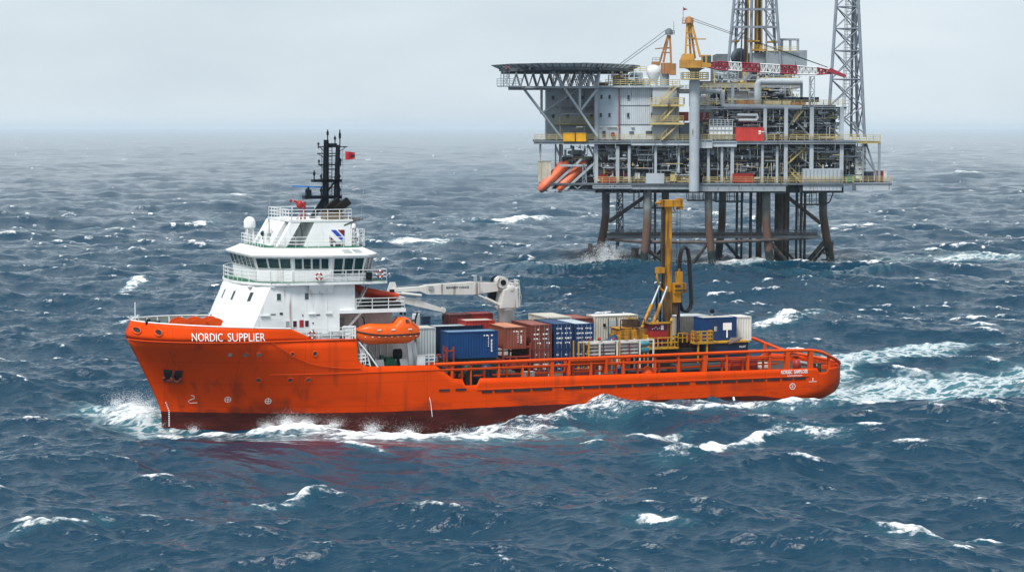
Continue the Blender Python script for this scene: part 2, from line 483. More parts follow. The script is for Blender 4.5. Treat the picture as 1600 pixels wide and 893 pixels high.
    L.new(wadd.outputs[0], wm.inputs[0]); L.new(wm.outputs[0], vor.inputs['Vector'])
    lc = math_('MULTIPLY', rng_(math_('SUBTRACT', .22, vor.outputs['Distance']), .02, .2), rng_(math_('MULTIPLY', aa.outputs['Fac'], math_('ADD', lace, .35)), .25, .8))
    ff = math_('MAXIMUM', cov2, math_('MULTIPLY', lc, .5))
    deep = N.new('ShaderNodeMix'); deep.data_type = 'RGBA'
    deep.inputs[6].default_value = (*SEA_COL, 1); deep.inputs[7].default_value = (.03, .125, .155, 1)
    L.new(math_('MULTIPLY', aa.outputs['Fac'], .8), deep.inputs['Factor'])
    mixc = N.new('ShaderNodeMix'); mixc.data_type = 'RGBA'; mixc.inputs[7].default_value = (.80,.83,.85,1)
    L.new(deep.outputs[2], mixc.inputs[6]); L.new(ff, mixc.inputs['Factor']); L.new(mixc.outputs[2], b.inputs['Base Color'])
    L.new(math_('MULTIPLY_ADD', ff, .75, SEA_ROUGH), b.inputs['Roughness'])
    L.new(math_('ADD', math_('MULTIPLY_ADD', ff, -.1, .40), math_('MULTIPLY', al.outputs['Fac'], .3)), b.inputs['Specular IOR Level'])
    bp = N.new('ShaderNodeBump'); bp.inputs['Strength'].default_value = .7; bp.inputs['Distance'].default_value = .22
    rip = math_('ADD', math_('MULTIPLY', nz(1.15, (1,1.9,1), 5, .6), math_('SUBTRACT', 1.0, math_('MULTIPLY', al.outputs['Fac'], .86))), math_('MULTIPLY', ff, .35))
    big = nz(.13, (1,2.1,1), 4, .62)
    rip = math_('ADD', rip, math_('MULTIPLY', math_('MULTIPLY', big, 4.0), math_('SUBTRACT', 1.0, math_('MULTIPLY', al.outputs['Fac'], .9))))
    L.new(rip, bp.inputs['Height']); L.new(bp.outputs[0], b.inputs['Normal'])
    me.materials.append(m)

SEA_A, SEA_B, SEA_COL, SEA_ROUGH = .50, .80, (.0005, .027, .055), .08
# ship waves (ship frame -> world), explicit breakers and swell
def sea_add(pts, hw, hgt, fo, tl=0.0, rw=None): SEA_FOAM.append((pts, hw, hgt, fo, tl, rw or hw*1.2))
HAZE = .000042
# bow wave, port side crest, and its outer breaking line (foam half width, height, foam cover)
sea_add([sw(0.2,-1.0), sw(-.6,-6), sw(-.8,-11), sw(-2.5,-17)], 2.6, 1.3, 1.0, .8, 2.2)
sea_add([sw(-.6,-1.5), sw(-2.0,-5), sw(-4.0,-9)], 1.3, .5, .9, .5, 1.5)
sea_add([sw(-.8,.6), sw(1.5,4.0), sw(4,6.6), sw(8,9.0)], 1.1, .45, .95, .5, 1.2)
sea_add([sw(6,9.0), sw(9.7,10.2), sw(13,10.5), sw(17,12.5)], 1.9, 1.35, 1.0, .6, 1.7)
sea_add([sw(11,12), sw(15,15), sw(19,18), sw(25,19.2), sw(32,19.6)], 3.9, .95, 1.0, .5, 3.0)
sea_add([sw(22,13), sw(28,13.5), sw(34,15), sw(38,16)], 2.2, .4, .7, .35, 2.4)
sea_add([sw(27,10.5), sw(33,10.0), sw(38.3,9.8), sw(43,9.6), sw(48,9.4)], 2.0, 1.7, .66, .3, 3.2)
sea_add([sw(40,12.0), sw(47,12.5), sw(52,14), sw(58,17), sw(64,19)], 1.3, .4, .75, .35, 1.8)
sea_add([sw(48,9.4), sw(56,9.6), sw(64,11), sw(72,13)], 1.2, .25, .40, .4, 1.6)
sea_add([sw(56,18), sw(64,18.5), sw(72,17.5), sw(80,16)], 1.8, .3, .45, .4, 2.0)
# wake astern
sea_add([sw(70,-4), sw(80,-11.0), sw(92,-15), sw(104,-16)], 1.4, .5, .55, .8, 2.6)
sea_add([sw(70.5,0), sw(80,-6.5), sw(90,-8), sw(101,-6)], 1.0, .3, .55, .8, 1.8)
sea_add([sw(100,-14), sw(112,-16), sw(128,-17)], 2.0, .3, .45, .7, 2.6)
sea_add([sw(86,1), sw(96,4), sw(112,8)], 1.2, .2, .62, .8, 2.0)
sea_add([sw(74,-16), sw(92,-32), sw(120,-48)], 3, .6, .45, 1.0, 4.0)
sea_add([sw(72,-5), sw(95,-9), sw(130,-8)], 6.5, 0, .16, 1.0, 3.0)
# swell in front of the platform and white water round its legs
sea_add([(0,446),(20,438),(40,435),(62,438),(82,446)], 2.0, 2.6, 0.0, .2, 8.5)
sea_add([(8,486),(22,478),(34,474),(48,472),(62,474),(76,484)], 2.8, .5, .95, .9, 3.0)
sea_add([(30,492),(46,488),(60,490),(72,492)], 6, 0, .55, 1.0, 3.0)
sea_add([(66,490),(84,494),(104,500),(130,506)], 9, .3, .55, 1.0, 4.0)
sea_add([(12,492),(24,486)], 4, .3, .95, .9, 3.0)
# single breakers
for a, b, hw, h, fo in [((-14,690),(12,722),5,1.4,1.0), ((-11,676),(2,688),3,.4,.8), ((-33,575),(-16,569),3.2,.8,1.0),
      ((13.6,194),(20,201),1.3,.6,1.0), ((28,163),(31.4,160),1.5,.55,1.0), ((30.5,161),(33,158.5),.7,.3,.8), ((34.3,165.5),(37.4,166),.6,.45,.9),
      ((274,1395),(300,1434),9,1.5,1.0), ((6.5,202),(9,203),.8,.3,.8), ((11,206),(15,209),.9,.4,.85), ((34,318),(42.5,327),2.0,1.1,.9),
      ((46,342),(51,352),2.4,.8,.95), ((-73,402),(-70.5,428),1.8,.7,.8), ((65,323),(71,322),1.3,.5,.9), ((8.6,160.5),(12,158.6),.7,.3,.85),
      ((-20,171.5),(-14.5,177),.7,.8,.7), ((-97,645),(-94.5,690),3.2,.8,.85), ((-119,950),(-111,980),6,1.0,.9),
      ((-37,159),(-30,163),.5,.3,.6), ((-27,164),(-23,166),.4,.3,.6), ((-15,200.5),(-11,196.5),.8,.35,.9), ((19,204),(25,209),.7,.5,.75), ((26,208),(30,206),.9,.3,.8),
      ((-120,640),(-112,655),2,.5,.7), ((95,660),(110,668),3.5,.6,.85), ((110,505),(135,512),4,.3,.6), ((-60,330),(-56,338),1,.4,.7), ((55,262),(60,264),1.2,.4,.7)]:
    mid = ((a[0]+b[0])/2+(b[1]-a[1])*.06, (a[1]+b[1])/2-(b[0]-a[0])*.06)
    sea_add([a, mid, b], hw, h, fo, .25, hw*1.1)

def build_haze(density=HAZE):
    mb = MB(); mb.box((-9000, -60, -6), (9000, 33000, 78))
    m = bpy.data.materials.new('sea haze'); m.use_nodes = True; nt = m.node_tree
    nt.nodes.remove(nt.nodes['Principled BSDF'])
    pv = nt.nodes.new('ShaderNodeVolumePrincipled'); pv.inputs['Density'].default_value = density
    pv.inputs['Color'].default_value = (.78,.91,1.0,1); pv.inputs['Anisotropy'].default_value = .1
    nt.links.new(pv.outputs[0], nt.nodes['Material Output'].inputs['Volume'])
    o = mb.build('haze', m, None, ('w', (0,0,0)))
    tag(o, 'pale grey sea haze thickening towards the horizon', 'haze', kind='stuff')
    return o

def spray(name, label, jets, m):
    """droplets thrown up by breaking water; jets: (base, lean, height, spread, count, drop size)"""
    rng = np.random.default_rng(17); P = []; S = []
    for base, lean, h, spr, n, sz in jets:
        t = rng.random(n)**1.7; r = rng.normal(size=(n, 3))*spr*(.35+t[:,None]*.65)
        r[:,2] *= .45
        fil = np.sin(rng.integers(0, 7, n)*2.4)*spr*.55
        p = np.array(base)+np.outer(t, lean)*h+r; p[:,0] += fil*t; p[:,2] += t*h
        P.append(p); S.append(sz*rng.uniform(.4, 1.5, n)*(1.2-.6*t))
    P = np.concatenate(P); S = np.concatenate(S); n = len(P)
    tet = np.array([(1,1,1),(1,-1,-1),(-1,1,-1),(-1,-1,1)])*.6
    V = (P[:,None,:]+tet[None]*S[:,None,None]*rng.uniform(.6,1.4,(n,4,1))).reshape(-1,3)
    F = (np.arange(n)*4)[:,None,None]+np.array([(0,1,2),(0,3,1),(0,2,3),(1,3,2)])[None]
    me = bpy.data.meshes.new(name); me.from_pydata(V.tolist(), [], F.reshape(-1,3).tolist()); me.materials.append(m)
    o = bpy.data.objects.new(name, me); COL.objects.link(o); tag(o, label, 'spray', kind='stuff'); return o
def swz(u, v, z): p = ship_world(u, v, z); return (p.x, p.y, p.z)
def build_spray():
    m = mat('spray white', (.84,.86,.88), .8, var=.03)
    J = []
    for u, v, z, h, s_, n in [(1,-2.5,.8,1.2,.7,700),(-.6,-6,1.0,1.3,.9,1100),(-1,-10,1.0,1.5,1.0,1300),(-2,-14,.8,1.0,1.0,800),(-.6,1,.2,.5,.4,300),(2,4.6,.2,.5,.5,350),
          (8,9.6,.9,.5,.7,900),(9.8,10.2,1.2,.8,.8,1800),(11.5,10.4,1.1,.6,.8,1400),(14,11.5,1.0,.6,.8,700),(17,14,.8,.7,.9,800),(19.5,17,.7,.6,1.0,800),(24,19,.6,.5,1.0,700),(29,19.3,.6,.5,1.0,600),
          (31.5,18.8,.6,.7,.8,500)]:
        J.append((swz(u,v,z), (.1,-.1,0), h, s_, int(n*2.2), .018))
    spray('bow_spray', 'fine white spray thrown up along the bow wave and hull', J, m)
    K = [((19.6,470,-.2),(-.12,0,0),5.2,1.1,7000,.05),((21.3,470.5,-.2),(.05,0,0),4.2,1.0,4500,.05),((17.0,471,0),(-.3,0,0),2.6,1.4,3500,.05),((23.5,470,0),(.2,0,0),1.8,1.2,900,.05),
         ((28,467,.2),(0,0,0),1.0,1.3,700,.05),((42,467,.2),(0,0,0),1.0,1.3,600,.05),((54,468,.2),(0,0,0),1.1,1.5,700,.05),((67,478,.2),(.2,0,0),1.3,1.8,800,.05)]
    spray('leg_spray', 'white plume of spray bursting at the left platform leg', K, m)

def build_smoke():
    mb = MB(); c = ship_world(29, 2.5, 23.2); mb.ball((0,0,0), 1.0, 20)
    m = bpy.data.materials.new('exhaust haze'); m.use_nodes = True; nt = m.node_tree; nt.nodes.remove(nt.nodes['Principled BSDF'])
    pv = nt.nodes.new('ShaderNodeVolumePrincipled'); pv.inputs['Color'].default_value = (.25,.32,.40,1)
    tc = nt.nodes.new('ShaderNodeTexCoord'); ln = nt.nodes.new('ShaderNodeVectorMath'); ln.operation = 'LENGTH'; nt.links.new(tc.outputs['Object'], ln.inputs[0])
    mr = nt.nodes.new('ShaderNodeMapRange'); mr.inputs['From Min'].default_value = 1; mr.inputs['From Max'].default_value = .2; mr.inputs['To Max'].default_value = .34; nt.links.new(ln.outputs['Value'], mr.inputs['Value'])
    no = nt.nodes.new('ShaderNodeTexNoise'); no.inputs['Scale'].default_value = 2.2; no.inputs['Detail'].default_value = 2; nt.links.new(tc.outputs['Object'], no.inputs['Vector'])
    r2 = nt.nodes.new('ShaderNodeMapRange'); r2.inputs['From Min'].default_value = .38; r2.inputs['From Max'].default_value = .62; nt.links.new(no.outputs['Fac'], r2.inputs['Value'])
    mu = nt.nodes.new('ShaderNodeMath'); mu.operation = 'MULTIPLY'; nt.links.new(mr.outputs[0], mu.inputs[0]); nt.links.new(r2.outputs[0], mu.inputs[1]); nt.links.new(mu.outputs[0], pv.inputs['Density'])
    nt.links.new(pv.outputs[0], nt.nodes['Material Output'].inputs['Volume'])
    o = mb.build('exhaust_smoke', m, None, ('w', (0,0,0)), split=False); o.location = c; o.rotation_euler = (0,0,TH); o.scale = (11,3.2,3.0)
    tag(o, 'thin grey exhaust smoke drifting aft of the ship funnel', 'smoke', kind='stuff')
# ================================================================== the ship
def lerp(a, b, t): return a+(b-a)*t
def clamp(x, a=0., b=1.): return max(a, min(b, x))
def interp(x, pts):
    if x <= pts[0][0]: return pts[0][1]
    for (a, ya), (b, yb) in zip(pts, pts[1:]):
        if x <= b: return lerp(ya, yb, (x-a)/(b-a))
    return pts[-1][1]
KN, HB, UEND = 8.9, 8.0, 71.5
def stem(z):
    if z <= 1.6: return -.15
    if z <= KN+.3: return -.15-3.5*((z-1.6)/(KN-1.3))**1.12
    return -3.65+.42*(z-KN-.3)
def bow_half(s, t):
    tt = clamp(t)**1.85
    Ln, p, q = lerp(25, 12.6, tt), lerp(1.9, 2.1, tt), lerp(1.02, .60, tt)
    return HB*(1-(1-clamp(s/Ln))**p)**q
def keel(u): return -3.0 if u < 50 else -3.0+4.5*((u-50)/21.5)**.95
def half(u, z):
    b = bow_half(u-stem(z), (z-.3)/8.6)
    if z > KN: b -= .16*(z-KN)*clamp((12-u)/6)
    if u > 67: b = min(b, 3.6+math.sqrt(max(0, 4.42**2-(u-67)**2)) if u < 71.42 else 3.6)
    zb = keel(u); rb = 1.5 if u > 52 else 1.0
    if z < zb+rb: b = b-rb+math.sqrt(max(0, rb*rb-(rb-(z-zb))**2))
    return max(b, 0.0)
def ztop(u):
    return interp(u, [(-3.7,10.62),(4,10.3),(10.8,10.0),(13.0,8.95),(17.28,8.82),(17.34,7.0),(17.6,6.5),(18.0,6.22),(18.5,6.12),(25.2,6.02),(27.0,4.62),
        (27.98,4.55),(28.3,3.9),(29.5,3.9),(29.85,4.55),(40,4.42),(66.9,4.2),(67.2,3.72),(68.1,3.72),(68.5,4.17),(71.5,4.17)])
def hullp(u, z, off=0.0, side=1):
    b = half(u, z); e = .06
    if off > 0: off += .035
    bu = (half(u+e, z)-half(u-e, z))/(2*e); bz = (half(u, z+e)-half(u, z-e))/(2*e)
    n = Vector((-bu, 1, -bz)).normalized()
    return (u+n.x*off, side*(b+n.y*off), z+n.z*off)

def hull_material():
    m = mat('hull paint', (.62,.052,.0003), .5, rust=.0, var=.045, vscale=.25, dirt=.0, bump=.12, spec=.05); nt = m.node_tree; N = nt.nodes; L = nt.links
    b = N['Principled BSDF']; src = b.inputs['Base Color'].links[0].from_socket
    tc = N.new('ShaderNodeTexCoord'); sep = N.new('ShaderNodeSeparateXYZ'); L.new(tc.outputs['Object'], sep.inputs[0])
    def mth(op, a, c, d=None):
        x = N.new('ShaderNodeMath'); x.operation = op
        for k, v in enumerate((a, c, d)):
            if v is None: continue
            if isinstance(v, (int, float)): x.inputs[k].default_value = v
            else: L.new(v, x.inputs[k])
        return x.outputs[0]
    def mr(v, a, c):
        x = N.new('ShaderNodeMapRange'); x.inputs['From Min'].default_value = a; x.inputs['From Max'].default_value = c; L.new(v, x.inputs['Value']); return x.outputs[0]
    def mix(f, a, c):
        x = N.new('ShaderNodeMix'); x.data_type = 'RGBA'; L.new(f, x.inputs['Factor'])
        for s_, v in ((x.inputs[6], a), (x.inputs[7], c)):
            if isinstance(v, tuple): s_.default_value = (*v, 1)
            else: L.new(v, s_)
        return x.outputs[2]
    def noise(sc, scale3, det=5):
        mp = N.new('ShaderNodeMapping'); mp.inputs['Scale'].default_value = scale3; L.new(tc.outputs['Object'], mp.inputs[0])
        n = N.new('ShaderNodeTexNoise'); n.inputs['Scale'].default_value = sc; n.inputs['Detail'].default_value = det; L.new(mp.outputs[0], n.inputs['Vector']); return n.outputs['Fac']
    x, z = sep.outputs[0], sep.outputs[2]
    # plate seams
    def seam(v, step, w):
        f = mth('FRACT', mth('DIVIDE', v, step), None); return mr(mth('ABSOLUTE', mth('SUBTRACT', f, .5), None), .5-w/step, .5)
    sm = mth('MAXIMUM', seam(x, 6.1, .06), seam(z, 2.25, .05))
    src = mix(mth('MULTIPLY', sm, .40), src, (.22,.022,.003))
    # scuffs and rust streaks
    st = noise(.55, (1.6,1.6,.13)); sc = noise(.35, (.55,1,1.7)); pa = noise(.12, (1,1,1), 3)
    src = mix(mth('MULTIPLY', mr(mth('ADD', st, mth('MULTIPLY', pa, .5)), 0.80, .97), .55), src, (.16,.03,.012))
    low = mr(z, 3.4, 1.4)
    src = mix(mth('MULTIPLY', mth('MULTIPLY', mr(mth('ADD', sc, mth('MULTIPLY', pa, .55)), .80, .94), low), .85), src, (.05,.018,.012))
    src = mix(mth('MULTIPLY', mr(noise(2.2, (.35,1,2.4), 6), .62, .72), mth('MULTIPLY', low, .75)), src, (.09,.02,.01))
    # dark red boot topping with a worn edge
    edge = mth('ADD', z, mth('MULTIPLY', noise(1.8, (.4,1,1)), .12))
    edge = mth('ADD', edge, mth('MULTIPLY', mr(x, 60.0, 69.0), 1.3))
    src = mix(mr(edge, 1.72, 1.66), src, mix(mr(noise(.6, (.5,1,2)), .35, .7), (.040,.009,.008), (.085,.017,.013)))
    L.new(src, b.inputs['Base Color'])
    return m
hullmat = hull_material()

ship = empty('supply_ship', ('s', (0,0,0)), 'orange and white offshore supply ship with NORDIC SUPPLIER on its bow', 'ship')

def build_hull():
    mb = MB()
    us = list(np.concatenate([[0, .01,.025,.05,.08], np.linspace(.12, 1, 22)]))     # fractions over the bow
    uk = 10.5
    tail = [10.8,11.5,12.2,13.0,14.5,16,17.28,17.34,17.45,17.6,17.8,18.0,18.5,20,22,24,25.2,25.8,26.4,27,27.98,28.3,29.5,29.85,32,36,40,44,48,50,52,54,56,58,60,61.5,63,64.5,66,66.9,67.2,67.6,68.1,68.5,69,69.5,70,70.4,70.8,71.1,71.3,71.42,71.5]
    for side in (1, -1):
        rows = []
        for kind, val in [('f', x) for x in us]+[('u', x) for x in tail]:
            unom = -3.65+(uk+3.65)*val if kind == 'f' else val
            zb = keel(unom); zt = ztop(unom); zk = min(zt, KN); row = []
            zs = [zb+(zk-zb)*(j/17)**1.35 for j in range(18)]+[zk]+[zk+(zt-zk)*j/4 for j in range(1, 5)]
            for z in zs:
                u = stem(z)+(uk-stem(z))*val if kind == 'f' else val
                row.append((u, side*half(u, z), z))
            rows.append(row)
        # split at the knuckle so that it shades as a crease
        mb.grid([r[:18] for r in rows], True, side < 0)
        mb.grid([r[18:] for r in rows], True, side < 0)
        # bottom aft and transom
        mb.grid([[r[0], (r[0][0], 0, r[0][2])] for r in rows], False)
        mb.grid([[p, (p[0], 0, p[2])] for p in rows[-1]], False)
    o = mb.build('hull', hullmat, ship)
    sol = o.modifiers.new('Solidify', 'SOLIDIFY'); sol.thickness = .05; sol.offset = 0
    return o
build_hull()

def deck(name, u0, u1, z, m, inset=.12, n=40):
    mb = MB(); us = [lerp(u0, u1, i/n) for i in range(n+1)]
    top = [(u, max(.02, half(u, z)-inset)) for u in us]
    poly = [(u, b) for u, b in top]+[(u, -b) for u, b in top[::-1]]
    mb.slab(poly, z-.08, z); return mb.build(name, m, ship)
deck('forecastle_deck', -3.2, 17.28, 8.78, greendeck)
deck('boat_deck', 17.4, 26.5, 5.3, greendeck)
deck('cargo_deck', 17.4, 71.2, 3.45, mat('timber deck', (.045,.03,.025), .8, var=.2, rust=.5, streak=False))
mb = MB(); mb.box((17.2,-7.2,3.4),(17.3,7.2,8.7)); mb.build('forecastle_bulkhead', white, ship)
mb = MB(); mb.box((26.3,-7.8,3.4),(26.42,7.8,5.25)); mb.build('boat_deck_bulkhead', orangepipe, ship)

# bulwark lining at the bow: grey inside, stanchions, pale capping rail
mb = MB(); cap = MB(); stn = MB()
for side in (1, -1):
    us = [lerp(-3.0, 10.8, (i/30)**1.3) for i in range(31)]
    lo = [(u+.1, side*max(.02, half(u, 8.95)-.2), 8.8) for u in us]; hi = [(u+.1, side*max(.02, half(u, ztop(u)-.05)-.16), ztop(u)-.04) for u in us]
    mb.grid([lo, hi])
    cap.path([(u, side*half(u, ztop(u)), ztop(u)+.02) for u in us], .075, 6)
    for i in range(4, 31, 3):
        a, b = Vector(lo[i]), Vector(hi[i]); ins = Vector((.1, -side*.5, 0)); stn.hexa([a, a+ins, a+ins+Vector((.1,0,0)), a+Vector((.1,0,0))], [b, b+ins*.2, b+ins*.2+Vector((.1,0,0)), b+Vector((.1,0,0))])
mb.build('bulwark_lining', mat('bulwark grey', (.42,.42,.43), .6, rust=.2), ship)
cap.build('bulwark_capping', white, ship); stn.build('bulwark_stanchions', white, ship)
mb = MB(); mb.tube((-2.6,0,10.5),(-2.6,0,12.3), .05); mb.build('bow_jackstaff', white, ship)

# fender/rubbing line at forecastle deck level and the main-deck level
mb = MB()
for side in (1, -1):
    mb.path([hullp(u, 8.86-.004*max(0,u), .03, side) for u in np.linspace(-3.4, 17.2, 50)], .045, 5)
    mb.path([hullp(u, 5.55, .02, side) for u in np.linspace(9, 26.0, 30)], .035, 5)
mb.build('rubbing_strake', orangepipe, ship)

# lettering on the hull
def hull_text(txt, u0, z0, wdt, hgt, slope=0.0, bold=.0, off=.03, name='ship_name', m=whitemark, side=1):
    mb = MB()
    if side > 0: fn = lambda x, y: hullp(u0+x, z0+y+slope*x, off, 1)
    else: fn = lambda x, y: hullp(u0+wdt-x, z0+y+slope*(wdt-x), off, -1)
    vs, fs = text_faces(txt, wdt, hgt, fn, bold); mb.add(vs, fs); return mb.build(name, m, ship)
for sd_ in (1, -1):
    hull_text('NORDIC', 1.62, 8.98, 2.72, .74, -.010, .0, side=sd_); hull_text('SUPPLIER', 4.78, 8.95, 3.5, .76, -.012, .0, side=sd_)
hull_text('NORSEC', 62.75, 3.72, 1.30, .40, .0, .03, name='stern_name'); hull_text('SAMPLOER', 64.25, 3.72, 1.62, .40, .0, .03, name='stern_name')
hull_text('ROOLKSUND', 63.5, 3.36, 1.7, .22, .0, .03, name='home_port')

def disc_mark(u, z, r, m, name, off=.025, n=16, inner=0, cross=False):
    mb = MB(); pts = [(math.cos(2*math.pi*i/n), math.sin(2*math.pi*i/n)) for i in range(n)]
    if inner:
        o_ = [hullp(u+a*r, z+c*r, off) for a, c in pts]; i_ = [hullp(u+a*inner, z+c*inner, off) for a, c in pts]
        mb.add(o_+i_, [(i, (i+1) % n, n+(i+1) % n, n+i) for i in range(n)])
        if cross:
            t = (r-inner)*.5
            for k in (0, 1):
                q = [(-inner, -t), (inner, -t), (inner, t), (-inner, t)]
                mb.face([hullp(u+(a if k else c), z+(c if k else a), off) for a, c in q])
    else: mb.face([hullp(u+a*r, z+c*r, off) for a, c in pts])
    return mb.build(name, m, ship)
def ring_on_hull(u, z, r, name, m, tube_r=.05):
    mb = MB(); mb.path([hullp(u+r*math.cos(t), z+r*math.sin(t), .03) for t in np.linspace(0, 2*math.pi, 17)], tube_r, 5); return mb.build(name, m, ship)
for u, z in [(5.2,7.62),(6.6,7.6),(7.8,7.58),(10.92,7.54),(13.13,7.55),(8.1,5.02),(11.0,5.0),(12.67,5.0)]:
    f = ring_on_hull(u, z, .24, 'porthole', orangepipe)
    o = disc_mark(u, z, .22, glass, 'porthole_glass'); o.parent = f
for u, z in [(5.6,2.98),(9.2,2.86)]: disc_mark(u, z, .30, whitemark, 'thruster_mark', inner=.24, cross=True)
disc_mark(64.1, 2.41, .34, whitemark, 'class_mark', inner=.27)
hull_text('2', 63.97, 2.28, .22, .28, name='class_mark', bold=.02)
mb = MB()   # bulbous-bow mark, draught marks, stern mark
for pts in ([(2.35,3.35),(2.6,3.3),(2.68,3.05),(2.35,2.9),(2.15,2.72),(2.3,2.55),(2.95,2.6)],):
    mb.path([hullp(u, z, .03) for u, z in pts], .035, 4)
mb.build('bulbous_bow_mark', whitemark, ship)
mb = MB()
for k in range(13):
    z = .2+k*.19; q = [(.62,0),(.74,0),(.74,.1),(.62,.1)]; mb.face([hullp(u+stem(z), z+d, .02) for u, d in q])
mb.build('draught_marks', whitemark, ship)
mb = MB()
for q in ([(66.0,2.78),(66.9,2.78),(66.9,2.84),(66.0,2.84)], [(66.4,2.9),(66.5,2.9),(66.5,3.2),(66.4,3.2)]): mb.face([hullp(u, z, .02) for u, z in q])
mb.build('stern_mark', whitemark, ship)

# freeing ports: dark strips on the hull, slot shade put in as colour
def slot(u0, u1, z0, z1):
    mb = MB(); n = max(1, int((u1-u0)/.8))
    for k in range(n):
        a, b = lerp(u0, u1, k/n), lerp(u0, u1, (k+1)/n)
        lo = [hullp(a, z0, -.03), hullp(b, z0, -.03), hullp(b, z1, -.03), hullp(a, z1, -.03)]
        hi = [hullp(a, z0, .052), hullp(b, z0, .052), hullp(b, z1, .052), hullp(a, z1, .052)]; mb.hexa(lo, hi)
    return mb.build('freeing_port', darkin, ship)
slot(25.6,26.7,3.42,3.62); slot(27.3,28.4,3.42,3.62)
for a, b in [(30.0,31.1),(31.35,33.1),(33.35,35.1),(35.35,37.4),(38.7,40.6),(40.8,42.4),(42.6,44.2),(44.4,46),(46.2,47.7),(47.9,49.4),(49.6,51.0),(51.2,52.4),(53.1,54.3),(54.5,55.9),(56.1,57.6),(57.8,59.4),(59.6,60.9),(61.2,62.6),(62.9,64.1),(64.3,65.6)]:
    slot(a, b, 3.10, 3.30)
# orange coaming strip above the slots
mb = MB(); mb.path([hullp(u, 3.42, .02) for u in np.linspace(29.5, 66, 60)], .05, 5); mb.build('slot_coaming', orangepipe, ship)

# anchor pocket with the anchor housed in it
mb = MB(); q = [(-.25,5.95),(1.35,5.85),(1.35,4.85),(-.05,4.95)]
mb.hexa([hullp(u, z, -.3) for u, z in q], [hullp(u, z, .05) for u, z in q]); apk = mb.build('anchor_pocket', darkin, ship)
mb = MB(); a = Vector(hullp(.65, 5.0, .12)); tilt = Vector(hullp(.65, 5.9, .12))
mb.bar(a, tilt, .22); l, r_ = Vector(hullp(-.05,5.25,.3)), Vector(hullp(1.4,5.2,.25))
mb.path([l, Vector(hullp(.05,4.85,.25)), a-Vector((0,0,.1)), Vector(hullp(1.25,4.8,.25)), r_], .17, 6); mb.ball(a, .3, 8)
mb.build('anchor', mat('rusty anchor', (.22,.045,.03), .7, rust=.7, var=.2), ship)
# fairleads in the bow bulwark
for u, z in [(-2.75,9.75),(-1.1,9.66)]:
    f = ring_on_hull(u, z, .30, 'fairlead', orangepipe, .09); o = disc_mark(u, z, .26, darkin, 'fairlead_opening'); o.parent = f
mb = MB(); c = hullp(-2.0, 10.42, .0); mb.box((c[0]-.1,c[1]-.35,c[2]-.05),(c[0]+1.3,c[1]+.15,c[2]+.25)); mb.tube((c[0]+.2,c[1],c[2]),(c[0]+.2,c[1],c[2]+.45),.18); mb.build('roller_fairlead', black, ship)
# discharge: hose line hanging down the side
mb = MB(); mb.path([hullp(u, z, .05) for u, z in [(8.9,8.75),(9.4,8.45),(10.2,7.95),(11.2,7.3),(12.3,6.8),(13.6,6.4),(14.8,6.2),(16.2,6.05),(17.6,6.0)]], .035, 5); mb.build('hanging_line', orangepipe, ship)
mb = MB(); s = hullp(57.35, 1.55, .05); mb.path([s, (s[0]-.05,s[1]+.25,s[2]-.3), (s[0]+.15,s[1]+.55,s[2]-1.0), (s[0]+.3,s[1]+.7,s[2]-1.7)], .11, 6)
mb.build('cooling_water_jet', mat('white water', (.8,.82,.84), .6), ship)
mb = MB(); s = hullp(24.6, 2.9, .05); mb.path([s, (s[0]+.1,s[1]+.12,s[2]-.6), (s[0]+.2,s[1]+.25,s[2]-1.9)], .03, 6)
mb.build('cooling_water_jet', mat('white water', (.8,.82,.84), .6), ship)

# ---------------------------------------------------------------- cargo rail
mb = MB(); post = []
zr = 6.12
def railtop(u): return interp(u, [(25.3,6.05),(60,6.15),(64,6.12),(66.6,6.05),(67.6,5.8),(68.6,5.35),(69.8,4.85),(70.9,4.35)])
def railv(u): return min(7.85, half(u, 4.1)-.15)
for side in (1, -1):
    us = np.linspace(25.3, 70.9, 70)
    mb.path([(u, side*railv(u), railtop(u)) for u in us], .17, 8)
    mb.path([(u, side*(railv(u)-.05), railtop(u)-.55) for u in us if u < 65], .08, 6)
    mb.path([(u, side*(railv(u)-.55), 5.35) for u in us if u < 64], .09, 6)
mb.path([(70.9, v, 4.45) for v in np.linspace(-railv(70.9), railv(70.9), 4)], .15, 8)
mb.build('cargo_rail_pipe', orangepipe, ship)
for side in (1, -1):
    for u, r in [(27.0,.16),(29.0,.10),(31.9,.17),(34.4,.17),(37.5,.27),(39.3,.20),(41.7,.17),(45.2,.18),(48.7,.17),(51.3,.19),(54.2,.30),(56.7,.17),(59.1,.19),(61.6,.17),(63.6,.33),(66.3,.34),(68.6,.2)]:
        mb = MB(); v = side*(railv(u)-.14); mb.bar((u,v,3.5),(u,v,railtop(u)-.02), r*2*.8, r*2*.62); mb.build('rail_post', orangepipe, ship)
mb = MB()
for side in (1, -1):      # inner slimmer posts and second inner rail line
    for u in np.arange(28.2, 63, 2.35):
        mb.bar((u, side*(railv(u)-.6), 3.5), (u, side*(railv(u)-.6), 5.4), .2)
    mb.bar((28, side*6.9, 4.7), (63, side*6.9, 4.7), .16)
mb.build('inner_cargo_rail', orangepipe, ship)
# curved shelter hood on the rail
mb = MB(); n = 8
rows = [[(u, 7.95+.35*math.sin(t)-.9*(1-math.cos(t)), 5.45+.55*math.cos(t)) for t in np.linspace(0, math.pi/2, n)] for u in (39.2, 43.4)]
mb.grid(rows); mb.grid([[(u, p[1]-.06, p[2]-.06) for u, p in zip((39.2,43.4), (a, a))] for a in rows[0]])
mb.box((39.2,6.7,4.5),(39.4,8.0,5.9)); mb.box((43.2,6.7,4.5),(43.4,8.0,5.9)); mb.build('rail_shelter_hood', orangepipe, ship)

